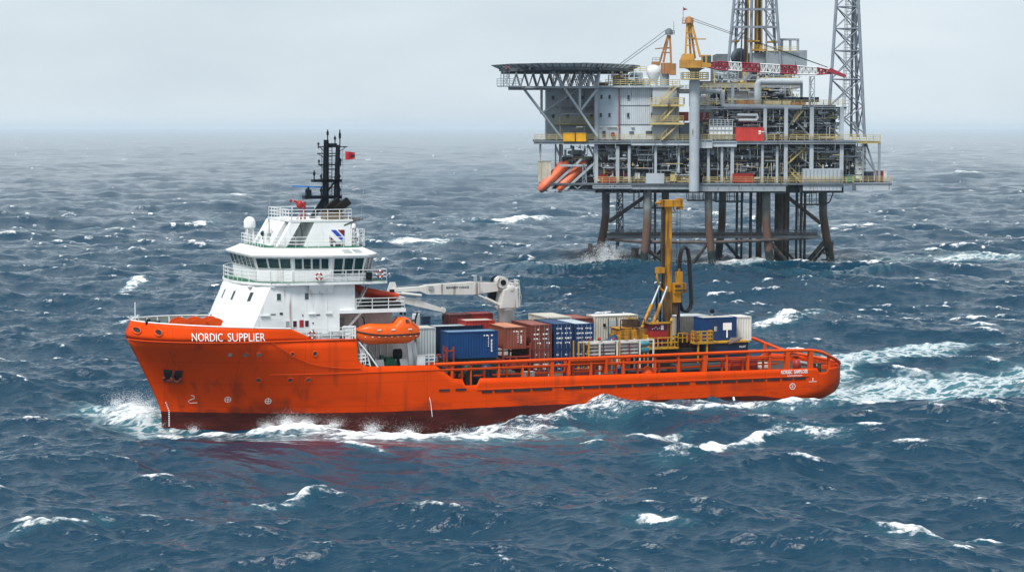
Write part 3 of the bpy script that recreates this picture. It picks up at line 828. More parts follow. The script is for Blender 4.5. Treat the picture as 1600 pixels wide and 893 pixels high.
# ---------------------------------------------------------------- deckhouse block
HW = 7.62
def fu(z): return 6.62+(z-8.8)*.44           # sloping front
def fuv(z, v): return fu(z)-2.5*(1-min(1, abs(v)/HW)**2.2)
vv = np.linspace(-HW, HW, 19)
def ring(z, uend): return [(fuv(z, v), v if z > 9 else v*.965, z) for v in vv]+[(uend, HW, z), (uend, -HW, z)]
mb = MB()
for za, zb, ue in ((8.78, 11.5, 15.7), (11.503, 14.1, 17.24)):
    lo, hi = ring(za, ue), ring(zb, ue); n = len(lo)
    mb.grid([lo[:19], hi[:19]], True)
    mb.add(lo+hi, [(i, i+1, n+i+1, n+i) for i in (18, 19)]+[(20, 0, n, n+20)]+[tuple(range(n)), tuple(range(n, 2*n))])
mb.build('lower_deckhouse', white, ship)
mb = MB(); mb.box((15.6,-5.0,5.3),(21.8,5.0,11.3)); mb.box((21.8,-3.2,5.3),(24.6,3.2,9.0)); mb.build('aft_deckhouse', mat('pinkish white paint', (.66,.58,.56), .5, rust=.25, dirt=.2), ship)
mb = MB(); mb.box((17.25,-4.2,11.66),(18.9,4.2,14.1)); mb.build('upper_casing', white, ship)
mb = MB(); mb.box((15.72,-7.85,11.3),(22.3,7.85,11.64)); mb.build('upper_deck_slab', white, ship)
# lower deckhouse: windows in front and side
def wbox(name, pts_lo, n, d, m, parent=ship):
    mb = MB(); n = Vector(n)*d; lo = [Vector(p)-n for p in pts_lo]; hi = [Vector(p)+n for p in pts_lo]; mb.hexa(lo, hi); return mb.build(name, m, parent)
nf = Vector((-1,0,.44)).normalized()
def front_window(v, z, w_, h):
    def P(dv, dz, o): return (fuv(z+dz, v+dv)-o, v+dv, z+dz+.0)
    def blk(w2, h2, o): return [P(-w2/2,-h2/2,o), P(w2/2,-h2/2,o), P(w2/2,h2/2,o), P(-w2/2,h2/2,o)]
    mb = MB(); mb.hexa(blk(w_+.16, h+.16, -.05), blk(w_+.16, h+.16, .03)); fr = mb.build('window', white, ship)
    mb = MB(); mb.hexa(blk(w_, h, -.05), blk(w_, h, .045)); mb.build('pane', glass, fr)
for v in (-2.4,.6,3.2,5.9): front_window(v, 13.0, .42, .85)
def side_window(u, z, w_, h, m=glass, side=1):
    v = side*HW
    fr = wbox('window', [(u-w_/2-.07,v,z-h/2-.07),(u+w_/2+.07,v,z-h/2-.07),(u+w_/2+.07,v,z+h/2+.07),(u-w_/2-.07,v,z+h/2+.07)], (0,1,0), .03, white)
    wbox('pane', [(u-w_/2,v,z-h/2),(u+w_/2,v,z-h/2),(u+w_/2,v,z+h/2),(u-w_/2,v,z+h/2)], (0,1,0), .045, m, fr)
for side in (1,-1):
    for u in (9.72, 12.45): side_window(u, 13.05, .38, .62, side=side)
dkred = mat('dark red glass', (.05,.008,.018), .15)
side_window(10.55, 10.42, .36, .58, greydeck); side_window(11.27, 10.42, .36, .58, dkred); side_window(12.45, 10.42, .36, .58, dkred)
wbox('fire_station_box', [(11.72,HW,10.1),(12.12,HW,10.1),(12.12,HW,10.78),(11.72,HW,10.78)], (0,1,0), .07, redpaint)
mb = MB()             # small fittings: lights, ledges, vents, scattered signs on the house side
for u, z, l in [(7.9,11.3,.9),(12.6,11.35,.7),(14.3,11.35,.6),(8.9,14.0,.5),(14.6,9.65,1.1)]: mb.box((u,HW,z-.05),(u+l,HW+.14,z+.06))
mb.box((14.42,HW-.02,8.8),(14.48,HW+.04,13.9)); mb.build('wall_fittings', white, ship)
mb = MB()
for u, z, a, b in [(9.8,11.35,.28,.2),(8.9,11.37,.5,.07),(13.0,10.4,.12,.12),(13.0,9.7,.12,.12),(12.0,11.15,.1,.16),(13.4,11.2,.35,.08)]: mb.box((u,HW,z),(u+a,HW+.05,z+b))
for k in range(9):
    v = -5.5+random.random()*5.5; z = 10.9+random.random()*.8; mb.bar((fuv(z,v)-.03, v, z), (fuv(z,v)-.03, v+.15+.3*random.random(), z-.04), .05)
mb.build('wall_signs', darkin, ship)
mb = MB()
for v, z in [(-1.2,10.9),(1.6,10.4),(-4.2,10.2),(5.0,13.9)]: mb.box((fuv(z,v+.35)-.25,v,z),(fuv(z,v+.35)+.1,v+.7,z+.08))
mb.build('front_wall_ledges', white, ship)
# door and pipes in the lifeboat recess
mb = MB()
mb.box((16.2,5.0,8.8),(16.9,5.05,10.7)); mb.box((17.7,5.0,8.9),(18.3,5.06,10.6)); mb.build('recess_doors', greydeck, ship)
mb = MB()
for u in (16.0,19.4,20.1,20.5,21.2): mb.tube((u,5.12,5.3),(u,5.12,8.6),.07)
mb.tube((19.0,5.2,8.8),(19.0,5.2,11.2),.06); mb.tube((15.9,6.8,8.9),(17.9,7.4,11.3),.13); mb.build('recess_pipes', white, ship)
mb = MB()
for a, b in [((17.5,6.9,5.3),(18.3,7.4,8.4)),((23.2,6.8,5.3),(22.6,7.4,9.2)),((23.9,6.4,5.3),(23.3,7.2,8.2))]: mb.bar(a, b, .28, .4)
mb.path([(17.6,7.6,8.5),(18.6,7.9,7.2),(19.4,8.0,6.0)], .08)
mb.build('lifeboat_davit', white, ship)
mb = MB()
for a in [(19.6,6.9),(22.1,6.9)]: mb.hexa([(a[0],a[1],5.35),(a[0]+.85,a[1],5.35),(a[0]+.85,a[1]+.1,5.35),(a[0],a[1]+.1,5.35)], [(a[0]-.1,a[1]-.3,6.6),(a[0]+.75,a[1]-.3,6.6),(a[0]+.75,a[1]-.2,6.6),(a[0]-.1,a[1]-.2,6.6)])
mb.build('white_cabinets', white, ship)
mb = MB(); mb.box((17.7,5.6,5.3),(22.8,6.6,6.35)); mb.tube((20.7,6.1,6.3),(21.6,6.1,6.3),.5,12); mb.box((20.2,5.9,6.2),(20.5,6.4,7.0)); mb.build('deck_winch', greendeck, ship)
mb = MB(); mb.tube((21.5,6.5,7.1),(22.2,6.5,7.1),.5,12); mb.bar((21.9,6.5,5.3),(21.9,6.5,7),.25); mb.build('hose_reel', black, ship)
mb = MB(); mb.ladder((19.0,5.4,8.0),(20.3,6.8,5.3),(0,1,0),.6); mb.ladder((17.9,7.2,8.6),(18.6,7.75,5.4),(1,0,0),.6,.05); mb.build('boat_deck_ladder', white, ship)
mb = MB(); mb.rail([(23.6,7.5,6.0),(25.3,7.5,6.0)], 1.0, 3, .6, .04); mb.box((23.5,7.3,5.9),(24.3,7.7,6.9)); mb.rail([(17.35,7.7,6.3),(18.2,7.8,6.3)],1.0,3,.5,.04); mb.build('boat_deck_railing', white, ship)
# forecastle side walkway: rails between bulwark and house
for side in (1, -1):
    mb = MB(); mb.rail([(11.2,side*7.78,8.9),(17.1,side*7.86,8.9)], 1.05, 3, 1.3, .03); mb.build('side_railing', white, ship)
mb = MB(); mb.rail([(16.0,7.75,8.85),(17.2,7.85,8.85)], 1.2, 4, .3, .05); mb.box((16.2,7.4,8.8),(16.8,7.8,10.0)); mb.build('lattice_gate', white, ship)

# upper aft deck rail
mb = MB(); mb.rail([(17.3,7.75,11.64),(22.2,7.75,11.64),(22.2,-7.75,11.64),(17.3,-7.75,11.64)], 1.05, 3, 1.5, .032); mb.build('upper_deck_railing', white, ship)
mb = MB(); mb.box((18.9,2.0,11.66),(22.0,7.2,12.2)); mb.build('upper_deck_cradle', darkin, ship)
mb = MB(); mb.ladder((17.3,7.3,11.7),(18.7,7.3,14.2),(0,1,0),.7,.04,.3); mb.bar((17.3,7.7,11.7),(18.7,7.7,14.2),.1); mb.build('bridge_deck_ladder', greydeck, ship)

# ---------------------------------------------------------------- bridge deck and wheelhouse
def mirror(pl): return pl+[(u, -v) for u, v in pl[::-1]]
bd = mirror([(6.45,0),(6.5,2),(6.9,4),(7.8,6.2),(8.9,7.75),(11,8.1),(18.8,8.25),(20.4,7.9),(20.4,4.5)])
mb = MB(); mb.slab(bd, 14.12, 14.36); mb.build('bridge_deck', white, ship)
bd2 = mirror([(6.55,0),(6.6,2),(7.0,4),(7.9,6.1),(9.0,7.6),(11,7.95),(18.8,8.1),(20.3,7.75)])
mb = MB(); mb.slab(bd2, 14.36, 14.40); mb.build('bridge_deck_coating', greendeck, ship)
mb = MB(); mb.rail([(u, v, 14.4) for u, v in mirror([(6.55,.01),(6.6,2),(7.0,4),(7.9,6.1),(8.9,7.8),(11,8.05),(18.8,8.2),(20.35,7.85),(20.35,4.6)])], 1.08, 3, 1.35, .032); mb.build('bridge_deck_railing', white, ship)
mb = MB(); mb.box((18.15,8.25,14.5),(18.75,8.34,15.25)); mb.build('navigation_light_screen', black, ship)
mb = MB(); mb.hexa([(12.6,7.7,13.3),(15.0,7.7,13.3),(15.0,7.75,13.3),(12.6,7.75,13.3)], [(12.6,8.15,14.1),(15.0,8.15,14.1),(15.0,8.2,14.1),(12.6,8.2,14.1)]); mb.build('wing_bracket', white, ship)

port = [(8.2,5.1),(11.3,7.0),(14.75,7.95),(14.8,8.0),(18.0,8.0),(19.2,6.3)]
sill = mirror(port)
cen = Vector((13.5,0))
def off(poly, d):
    out = []; n = len(poly)
    for i in range(n):
        p0, p1, p2 = Vector(poly[i-1]), Vector(poly[i]), Vector(poly[(i+1) % n])
        a = (p1-p0).normalized() if (p1-p0).length > .2 else (p2-p1).normalized()
        b = (p2-p1).normalized() if (p2-p1).length > .2 else a
        n1, n2 = Vector((-a.y, a.x)), Vector((-b.y, b.x))
        # outward for this winding
        if n1.dot(p1-cen) < 0 and n2.dot(p1-cen) < 0: n1, n2 = -n1, -n2
        m = (n1+n2); m.normalize(); k = d/max(.55, m.dot(n1)); out.append((p1.x+m.x*k, p1.y+m.y*k))
    return out
z0, zs, ze = 14.38, 15.55, 16.78
head = off(sill, .38)
mb = MB()
mb.hexa([(u,v,z0) for u, v in sill], [(u,v,zs) for u, v in sill]); mb.hexa([(u,v,zs+.002) for u, v in sill], [(u,v,ze) for u, v in head])
mb.build('wheelhouse', white, ship)
eave, eave2 = off(sill, .62), off(sill, .66); rooft = off(sill, -.75)
mb = MB()
mb.hexa([(u,v,ze+.002) for u, v in eave], [(u,v,16.95) for u, v in eave2]); mb.hexa([(u,v,16.952) for u, v in eave2], [(u,v,17.58) for u, v in rooft])
mb.build('wheelhouse_roof', white, ship)
mb = MB(); mb.slab(off(sill, -.77), 17.581, 17.63); mb.build('monkey_island_deck', greendeck, ship)
def seg_windows(a, b, ah, bh, n, z_lo, z_hi, gap=.13, edge=.12):
    a, b, ah, bh = (Vector((*p, 0)) for p in (a, b, ah, bh)); L_ = (b-a).length
    def P(t, z):
        k = clamp((z-zs)/(ze-zs)); lo = a.lerp(b, t); hi = ah.lerp(bh, t); p = lo.lerp(hi, k); return Vector((p.x, p.y, z))
    nrm = (P(1, zs)-P(0, zs)).cross(P(0, ze)-P(0, zs)).normalized()
    if nrm.dot(P(.5, zs)-Vector((cen.x, cen.y, zs))) < 0: nrm = -nrm
    for i in range(n):
        t0, t1 = edge/L_+(1-2*edge/L_)*i/n+gap/2/L_, edge/L_+(1-2*edge/L_)*(i+1)/n-gap/2/L_
        q = [P(t0, z_lo), P(t1, z_lo), P(t1, z_hi), P(t0, z_hi)]
        mb = MB(); mb.hexa([p-nrm*.04 for p in q], [p+nrm*.03 for p in q]); w_ = mb.build('bridge_window', glass, ship)
        fr = MB(); fr.path([p+nrm*.03 for p in q+[q[0], q[1]]], .028, 4); fr.build('window_frame', white, w_)
        wp = MB(); wp.bar(q[3].lerp(q[2], .5)+nrm*.06, q[0].lerp(q[1], .4)+nrm*.05+Vector((0,0,.5)), .025); wp.build('wiper', black, w_)
N_ = len(port)
seg_windows(sill[-1], sill[0], head[-1], head[0], 6, 15.66, 16.66)          # front
for s in (0, 1):
    idx = lambda i: i if s == 0 else len(sill)-1-i
    for i, n, zl in ((0, 3, 15.66), (1, 4, 15.6), (3, 3, 15.0), (4, 2, 15.2)):
        seg_windows(sill[idx(i)], sill[idx(i+1)], head[idx(i)], head[idx(i+1)], n, zl, 16.64)
mb = MB()      # roof vents
def roofp(t, k):
    a, b = Vector((*eave2[3], 16.952)), Vector((*eave2[4], 16.952)); c, d = Vector((*rooft[3], 17.58)), Vector((*rooft[4], 17.58)); return a.lerp(b, t).lerp(c.lerp(d, t), k)
for t0, t1 in ((.36,.62),(.7,.95)):
    q = [roofp(t0,.25),roofp(t1,.25),roofp(t1,.75),roofp(t0,.75)]; nn = (q[1]-q[0]).cross(q[3]-q[0]).normalized()
    if nn.z < 0: nn = -nn
    mb.hexa([p-nn*.01 for p in q], [p+nn*.03 for p in q])
mb.build('roof_vents', greydeck, ship)
mb = MB(); mb.rail([(u, v, 17.62) for u, v in mirror([(9.0,4.6),(11.8,6.1),(15,6.9),(17.6,6.9),(18.3,5.6)])], 1.0, 3, 1.2, .03, closed=True); mb.build('monkey_island_railing', white, ship)

# satellite domes, small mast, whips
def dome(u, v, zb, r, zleg, label=None):
    mb = MB(); mb.lathe((u,v,zb), [(r*.96,0),(r,.1),(r,r*.9)]+[(r*math.cos(t), r*.9+r*math.sin(t)) for t in np.linspace(.15, 1.55, 8)], 18); d = mb.build('satellite_dome', white, ship)
    mb = MB()
    for a in (-.35,.35):
        for c in (-.35,.35): mb.tube((u+a,v+c,zleg),(u+a*.8,v+c*.8,zb),.07)
        mb.bar((u+a,v-.35,zleg+.5),(u-a*.9,v+.3,zb-.2),.05)
    mb.tube((u,v,zleg),(u,v,zb),.12); mb.build('dome_pedestal', white, d)
dome(9.45,-3.0,19.2,.58,17.63); dome(10.6,0.0,18.75,.42,17.63); dome(18.0,4.6,19.35,.24,17.63)
mb = MB(); mb.ball((10.6,-2.2,18.65),.26); mb.tube((10.6,-2.2,17.6),(10.6,-2.2,18.5),.07); mb.build('searchlight', navy, ship)
mb = MB(); mb.tube((10.45,1.0,17.6),(10.45,1.0,20.2),.06); mb.tube((10.45,1.0,20.2),(10.65,1.0,24.4),.025,5,.01); mb.tube((18.6,5.0,19.9),(18.9,5.0,23.0),.02,5); mb.tube((12.2,-1,17.6),(12.2,-1,18.9),.25); mb.build('whip_antenna', greydeck, ship)
mb = MB(); mb.ball((17.9,3.4,18.9),.38,10,.8); mb.bar((17.9,3.4,17.6),(17.9,3.4,18.7),.2); mb.ball((17.9,5.9,18.3),.2); mb.build('aft_searchlight', black, ship)
mb = MB(); mb.lattice([((18.3,5.3,17.6),(18.3,5.3,19.3)),((18.9,5.3,17.6),(18.9,5.3,19.3)),((18.6,5.8,17.6),(18.6,5.8,19.3))], 3, .03); mb.build('antenna_frame', white, ship)

# ---------------------------------------------------------------- mast house / funnel
mb = MB()
mb.hexa([(10.3,-4.2,17.63),(17.6,-4.2,17.63),(17.6,2.2,17.63),(10.3,2.2,17.63)], [(11.75,-3.8,20.0),(17.7,-3.8,20.0),(17.7,2.2,20.0),(11.75,2.2,20.0)])
mb.build('mast_house', white, ship)
for side in (1, -1):
    v0, v1 = (2.2, 4.9) if side > 0 else (-4.9, -4.21)
    mb = MB(); mb.hexa([(13.1,v0+.002,17.63),(17.6,v0+.002,17.63),(17.6,v1,17.63),(13.1,v1,17.63)], [(14.05,v0+.002,20.0),(17.7,v0+.002,20.0),(17.7,v1-.25,20.0),(14.05,v1-.25,20.0)]); mb.build('funnel_casing', white, ship)
    mb = MB(); mb.hexa([(10.3,v1-.9,17.63),(11.2,v1-.9,17.63),(11.2,v1,17.63),(10.3,v1,17.63)], [(11.75,v1-1.1,20.0),(12.7,v1-1.1,20.0),(12.7,v1-.25,20.0),(11.75,v1-.25,20.0)]); mb.build('front_leg', white, ship)
mb = MB(); mb.box((11.7,-4.7,20.003),(17.9,4.7,20.18)); mb.build('mast_house_top', white, ship)
mb = MB()           # dark curved exhaust deflector
rows = [[(17.0+1.95*t, v, 19.55+.62*math.sin(t*1.3)) for t in np.linspace(0, 1, 8)] for v in (4.72, -4.72)]
mb.grid(rows); mb.grid([[(p[0], p[1], p[2]+.13) for p in r] for r in rows]); mb.grid([rows[0], [(p[0], p[1], p[2]+.13) for p in rows[0]]]); mb.grid([[(18.95,4.72,20.15),(18.95,-4.72,20.15)],[(18.95,4.72,20.28),(18.95,-4.72,20.28)]])
mb.build('exhaust_deflector', mat('soot grey', (.07,.07,.075), .7), ship)
mb = MB(); mb.rail([(11.8,4.6,20.18),(17.8,4.6,20.18),(17.8,-4.6,20.18),(11.8,-4.6,20.18)], 1.0, 3, 1.1, .03, closed=True); mb.build('mast_house_railing', white, ship)
mb = MB(); mb.ladder((11.5,3.0,17.7),(13.1,3.0,20.9),(0,1,0),.45,.035,.28); mb.build('mast_house_ladder', greydeck, ship)
mb = MB(); mb.path([(13.5,2.3,17.7),(13.4,2.35,18.9),(13.2,2.35,19.9)], .05); mb.path([(12.6,2.3,18.1),(12.9,2.35,18.8),(12.8,2.35,19.9)], .04); mb.box((12.0,2.2,17.7),(12.4,2.5,18.4)); mb.build('mast_house_pipes', greydeck, ship)
# funnel emblem: diagonal blue band between dark red corners
def emb(pts, m, name, o_):
    mb = MB(); f_ = lambda x, y: (15.45+x*1.5+y*.08, 4.9-.25*(18.06+y*1.15-17.63)/2.37+o_, 18.06+y*1.15)
    mb.hexa([f_(x, y) for x, y in pts], [(a, b+.03, c) for a, b, c in (f_(x, y) for x, y in pts)]); return mb.build(name, m, ship)
eb = emb([(0,0),(1,0),(1,1),(0,1)], white, 'funnel_emblem', .0)
embd = [([(.08,1),(.42,1),(1.0,.25),(1.0,.0),(.88,.0)], mat('emblem blue', (.02,.06,.42), .5)), ([(.55,1),(1,1),(1,.42)], mat('emblem red', (.16,.012,.03), .5)), ([(0,.52),(.02,.0),(.45,.0)], MATS['emblem red'])]
for pts, m in embd: o = emb(pts, m, 'emblem_shape', .032); o.parent = eb
for x in (.1,.42,.62,.85): o = emb([(x,-.38),(x+.16,-.38),(x+.16,-.12),(x,-.12)], mat('emblem dark', (.03,.02,.03), .5), 'emblem_shape', .032); o.parent = eb
# exhaust uptakes
for u, v in ((15.9,2.6),(16.6,3.4)):
    mb = MB(); sec = lambda c, w_, h: [(c[0]-w_,c[1]-.35,c[2]-h),(c[0]+w_,c[1]-.35,c[2]+h),(c[0]+w_,c[1]+.35,c[2]+h),(c[0]-w_,c[1]+.35,c[2]-h)]
    secs = [sec((u,v,20.1),.42,0), sec((u,v,20.75),.42,-.02), sec((u+.28,v,21.25),.34,-.2), sec((u+1.25,v,22.0),.22,-.28)]
    for a, b in zip(secs, secs[1:]): mb.hexa(a, b)
    mb.build('exhaust_uptake', mat('sooty black', (.012,.011,.011), .7, rust=.08, spec=.1), ship)
mb = MB(); mb.box((15.4,2.0,20.18),(17.2,3.9,20.9)); mb.build('uptake_casing', mat('heat brown', (.12,.09,.06), .6, rust=.3), ship)
# fire monitor
mb = MB(); mb.tube((13.3,2.4,20.18),(13.3,2.4,21.1),.09); mb.ball((13.2,2.4,21.6),.36,12,1.2); mb.tube((13.2,2.4,21.7),(12.6,2.4,22.0),.16,8,.1); mb.ball((12.3,2.4,22.0),.16,8); mb.box((13.6,2.1,20.2),(13.8,2.4,21.9)); mb.build('fire_monitor', redpaint, ship)

# ---------------------------------------------------------------- mast
mb = MB(); legs = [((16.4,0,20.1),(16.55,0,27.9),.36,.25),((17.5,0,20.1),(17.75,0,27.4),.33,.22)]
for a, b, r1, r2 in legs: mb.tube(a, b, r1, 10, r2)
mb.bar((15.0,0,20.1),(16.3,0,22.0),.35,.5); mb.bar((16.5,0,22.6),(17.6,0,24.0),.14); mb.build('mast_legs', black, ship)
mb = MB(); mb.ladder((17.0,-.3,22),(17.05,-.3,27.6),(1,0,0),.35,.03,.3); mb.ladder((16.1,.2,20.2),(16.15,.2,27.2),(1,0,0),.2,.02,.4)
for z in (26.3,25.0,24.2,23.2): mb.bar((16.4,0,z),(17.7,0,z),.09)
mb.build('mast_ladder', black, ship)
for (ua, ub, z, h) in ((14.2,18.0,22.1,.30),(15.1,18.0,23.75,.24),(15.75,18.05,25.45,.14),(15.6,18.0,26.55,.10),(15.75,18.7,27.2,.10)):
    mb = MB(); mb.hexa([(ua,-.45,z-.02),(ub,-.45,z-.02),(ub,.45,z-.02),(ua,.45,z-.02)][::1], [(ua,-.55,z+h),(ub,-.55,z+h),(ub,.55,z+h),(ua,.55,z+h)]) if h > .2 else mb.bar((ua,0,z),(ub,0,z),.12,h)
    if h < .2: mb.bar((ua+.6,-.8,z),(ua+.6,.8,z),.06); mb.bar((16.4,0,z-.5),(ua+.1,0,z),.06)
    mb.build('mast_platform', black, ship)
mb = MB()
for u, z, h in [(14.5,22.4,.7),(16.0,22.4,.8),(17.9,22.4,.9),(15.3,24.0,.9),(16.0,24.0,.5),(17.9,24.0,.5),(15.8,25.55,.4),(18.0,25.5,.6),(15.75,27.25,.4),(17.95,27.3,1.6),(16.7,27.9,1.0),(17.45,27.6,.7)]:
    mb.tube((u,0,z-.2),(u,0,z+h),.06,6); mb.tube((u,0,z+h*.45),(u,0,z+h*.8),.12,8)
mb.box((16.8,-.2,27.2),(17.6,.2,27.55)); mb.tube((18.0,0,20.2),(18.25,0,26.9),.015,4); mb.bar((17.7,0,26.6),(18.5,0,27.15),.06); mb.build('mast_instruments', black, ship)
mb = MB(); mb.box((14.45,-.3,22.4),(14.95,.3,23.0)); mb.tube((14.7,0,23.0),(14.7,0,23.25),.12); rb = mb.build('radar', black, ship)
mb = MB(); mb.bar((13.05,0,23.36),(16.2,0,23.22),.16,.14); mb.build('scanner_bar', mat('radar blue', (.02,.16,.5), .4), rb)

# flag at the mast
t = empty('flag', ('s', (18.45,0,26.9)), 'small red ensign flying from the black mast of the ship', 'flag')
mb = MB(); rows = []
for i in range(9):
    x = i/8*1.0; rows.append([(18.5+x, .14*math.sin(x*6), 26.75-.25*x*(.4)-y*(.85-.2*x)) for y in (0,.33,.66,1)])
mb.grid(rows); mb.grid([[(a, b+.02, c) for a, b, c in r] for r in rows]); mb.build('cloth', mat('flag red', (.45,.02,.03), .7, var=.1), t)
mb = MB(); mb.grid([[(p[0], p[1]+.035, p[2]-.02) for p in r[1:3]] for r in rows[5:9]]); mb.build('canton', navy, t)

# ---------------------------------------------------------------- things carried by the ship
def windlass():
    t = empty('mooring_winch', ('s', (2.6,2.0,8.78)), 'orange mooring winch with three drum flanges on the bow deck', 'winch')
    mb = MB()
    for u in (.2, 1.75, 3.3):
        mb.tube((u+1.2,1.0,9.75),(u+1.2,1.12,9.75),1.12,20); mb.tube((u+1.2,3.2,9.75),(u+1.2,3.3,9.75),1.12,20)
    mb.build('flange', orangepipe, t)
    mb = MB(); [mb.tube((u+1.2,1.0,9.75),(u+1.2,3.2,9.75),.6,14) for u in (.2,1.75,3.3)]; mb.build('drum', mat('rope brown', (.35,.06,.02), .8, var=.25), t)
    mb = MB(); mb.box((.8,.6,8.78),(5.2,3.6,9.1)); mb.bar((1,.8,9),(1,.8,9.9),.3); mb.bar((4.9,.8,9),(4.9,.8,9.9),.3); mb.build('bed', orangepipe, t)
windlass()
def life_ring(u, v, z, label, n=(0,1,0)):
    t = empty('life_ring', ('s', (u,v,z)), label, 'life ring', 'life rings on the ship rails')
    R_, r = .30, .085
    def arc(a, b, m, nm):
        mb = MB()
        mb.path([(u+(R_*math.cos(x) if n[1] else 0), v+(0 if n[1] else R_*math.cos(x)), z+R_*math.sin(x)) for x in np.linspace(a, b, 7)], r, 7); mb.build(nm, m, t)
    for k in range(4): arc(k*math.pi/2+.25, (k+1)*math.pi/2-.25, redpaint, 'ring_segment'); arc(k*math.pi/2-.25, k*math.pi/2+.25, whitemark, 'reflective_band')
life_ring(13.5, 8.32, 14.95, 'red and white life ring on the bridge deck railing below the windows')
life_ring(19.6, 8.15, 15.05, 'red life ring at the aft end of the bridge wing rail')
life_ring(12.85, 7.98, 9.35, 'red life ring on a stand behind the orange bow bulwark', (0,1,0))
for i, (u0, lb) in enumerate([(13.95,'white life raft canister nearer the bow of the pair on the side deck'),(15.0,'white life raft canister nearer the orange lifeboat of the pair on the side deck')]):
    t = empty('life_raft_canister', ('s', (u0+.45,7.35,8.8)), lb, 'life raft', 'life raft canisters on the side deck')
    mb = MB(); mb.lathe((u0,7.4,9.35), [(.05,0),(.30,.02),(.34,.08),(.34,.45),(.36,.46),(.36,.52),(.34,.53),(.34,.9),(.30,.96),(.05,.98)], 16, 0); mb.build('canister', white, t)
    mb = MB(); [mb.bar((u0+a,7.0,8.8),(u0+a,7.15,9.3),.05) or mb.bar((u0+a,7.8,8.8),(u0+a,7.65,9.3),.05) for a in (.1,.5,.9)]; mb.box((u0,7.0,8.8),(u0+1,7.8,8.88)); mb.build('cradle', greydeck, t)

def lifeboat_ship():
    t = empty('lifeboat', ('s', (20.3,8.0,8.3)), 'orange enclosed lifeboat hanging at the side of the supply ship', 'lifeboat')
    c0, c1 = 17.15, 23.55; vc = 7.5
    def sec(x, keelz, gun, bw):
        return [(x, vc+bw*math.cos(a), gun+(keelz-gun)*math.sin(a)**.8) for a in np.linspace(0, math.pi, 11)]
    us = np.linspace(0, 1, 17); rows = []; top = []; gl = []
    for s in us:
        x = lerp(c0, c1, s); bw = 1.25*(1-max(0,(.42-s)/.42)**2.2)**.75*(1-max(0,(s-.78)/.22)**2*.35); bw = max(bw, .03)
        gun = 9.15+.42*max(0,(.45-s)/.45)**1.6+.12*max(0,s-.6)
        kz = 8.2+.75*max(0,(.22-s)/.22)**1.6+.55*max(0,(s-.8)/.2)**1.5
        rows.append(sec(x, kz, gun, bw)); gl.append((x, bw, gun))
        ch = .98*(1-max(0,(.28-s)/.28)**1.7)*(1-max(0,(s-.93)/.07)**2*.3); ch = max(ch, .04)
        if s > .62: ch += .62*clamp((s-.62)/.06)*clamp((.93-s)/.10)
        tw = bw*.93
        top.append([(x, vc+tw*math.copysign(abs(math.cos(a))**.6, math.cos(a)), gun+.02+ch*abs(math.sin(a))**.7) for a in np.linspace(0, math.pi, 13)])
    lift = 0
    mb = MB(); mb.grid(rows); mb.face(rows[-1]); mb.build('boat_hull', lifeorange, t)
    mb = MB(); mb.grid(top); mb.face(top[-1]); mb.build('canopy', lifeorange, t)
    mb = MB()
    for s_ in (1,-1): mb.path([(x, vc+s_*(b+.03), g) for x, b, g in gl], .075, 6)
    mb.build('rubbing_fender', rubber, t)
    mb = MB()
    for x in np.linspace(18, 23.0, 9): b = interp(x, [(g[0], g[1]) for g in gl]); mb.box((x,vc+b-.03,8.98),(x+.18,vc+b+.03,9.03))
    for x in (19.2,20.6,22.3): mb.box((x,vc+1.13,9.62),(x+.35,vc+1.19,9.72))
    mb.build('reflective_tape', whitemark, t)
    mb = MB(); mb.path([(18.2,vc,10.15),(18.15,vc,10.7),(17.95,vc,10.95)], .06); mb.path([(23.3,vc,9.9),(23.4,vc,10.6),(23.6,vc,11.2)], .09); mb.tube((21.9,vc,11.0),(21.9,vc,11.25),.14); mb.tube((22.3,vc,11.0),(22.3,vc,11.18),.12); mb.build('lifting_hook', black, t)
    mb = MB()
    for x in (22.05, 22.65): mb.box((x,vc+.93,10.35),(x+.3,vc+1.12,10.62))
    mb.build('canopy_window', glass, t)
lifeboat_ship()
def rescue_boat():
    t = empty('rescue_boat', ('s', (20.0,4.5,12.2)), 'red orange open rescue boat stowed on the upper deck behind the bridge', 'rescue boat')
    rp = mat('rescue orange red', (.52,.045,.012), .5, var=.1)
    mb = MB()
    for s_ in (1,-1): mb.path([(17.9,5.2,13.6),(18.8,5.2+s_*.9,13.35),(20.5,5.2+s_*1.1,12.95),(22.0,5.2+s_*.9,12.7)], .3, 8)
    mb.build('tube', rp, t)
    mb = MB(); mb.hexa([(18.4,4.9,12.7),(21.9,4.5,12.25),(21.9,5.9,12.25),(18.4,5.5,12.7)], [(18.4,4.5,13.3),(21.9,4.3,12.7),(21.9,6.1,12.7),(18.4,5.9,13.3)]); mb.build('hull', rp, t)
    mb = MB(); mb.box((21.5,5.0,12.6),(21.9,5.4,13.3)); mb.build('outboard_motor', black, t)
rescue_boat()
# ================================================================== deck cargo
brownc = mat('brown container', (.15,.036,.026), .55, rust=.3, dirt=.25, var=.1)
brownl = mat('faded brown container', (.21,.062,.04), .55, rust=.25, dirt=.25, var=.1)
maroon = mat('maroon container', (.13,.03,.032), .55, rust=.3, dirt=.3, var=.12)
bluec = mat('blue container', (.004,.042,.145), .45, rust=.12, dirt=.2, var=.1)
bluec2 = mat('dark blue container', (.006,.034,.11), .5, rust=.2, dirt=.3, var=.12)
greyc = mat('pale grey container', (.38,.43,.45), .5, rust=.35, dirt=.3, var=.08)
creamc = mat('cream container', (.50,.475,.41), .5, rust=.3, dirt=.3, var=.07)
redc = mat('red container', (.33,.03,.022), .5, rust=.25, dirt=.2)
greenblk = mat('green black steel', (.008,.022,.022), .55, rust=.2)
framered = mat('oxide red steel', (.24,.035,.024), .6, rust=.3, var=.15)

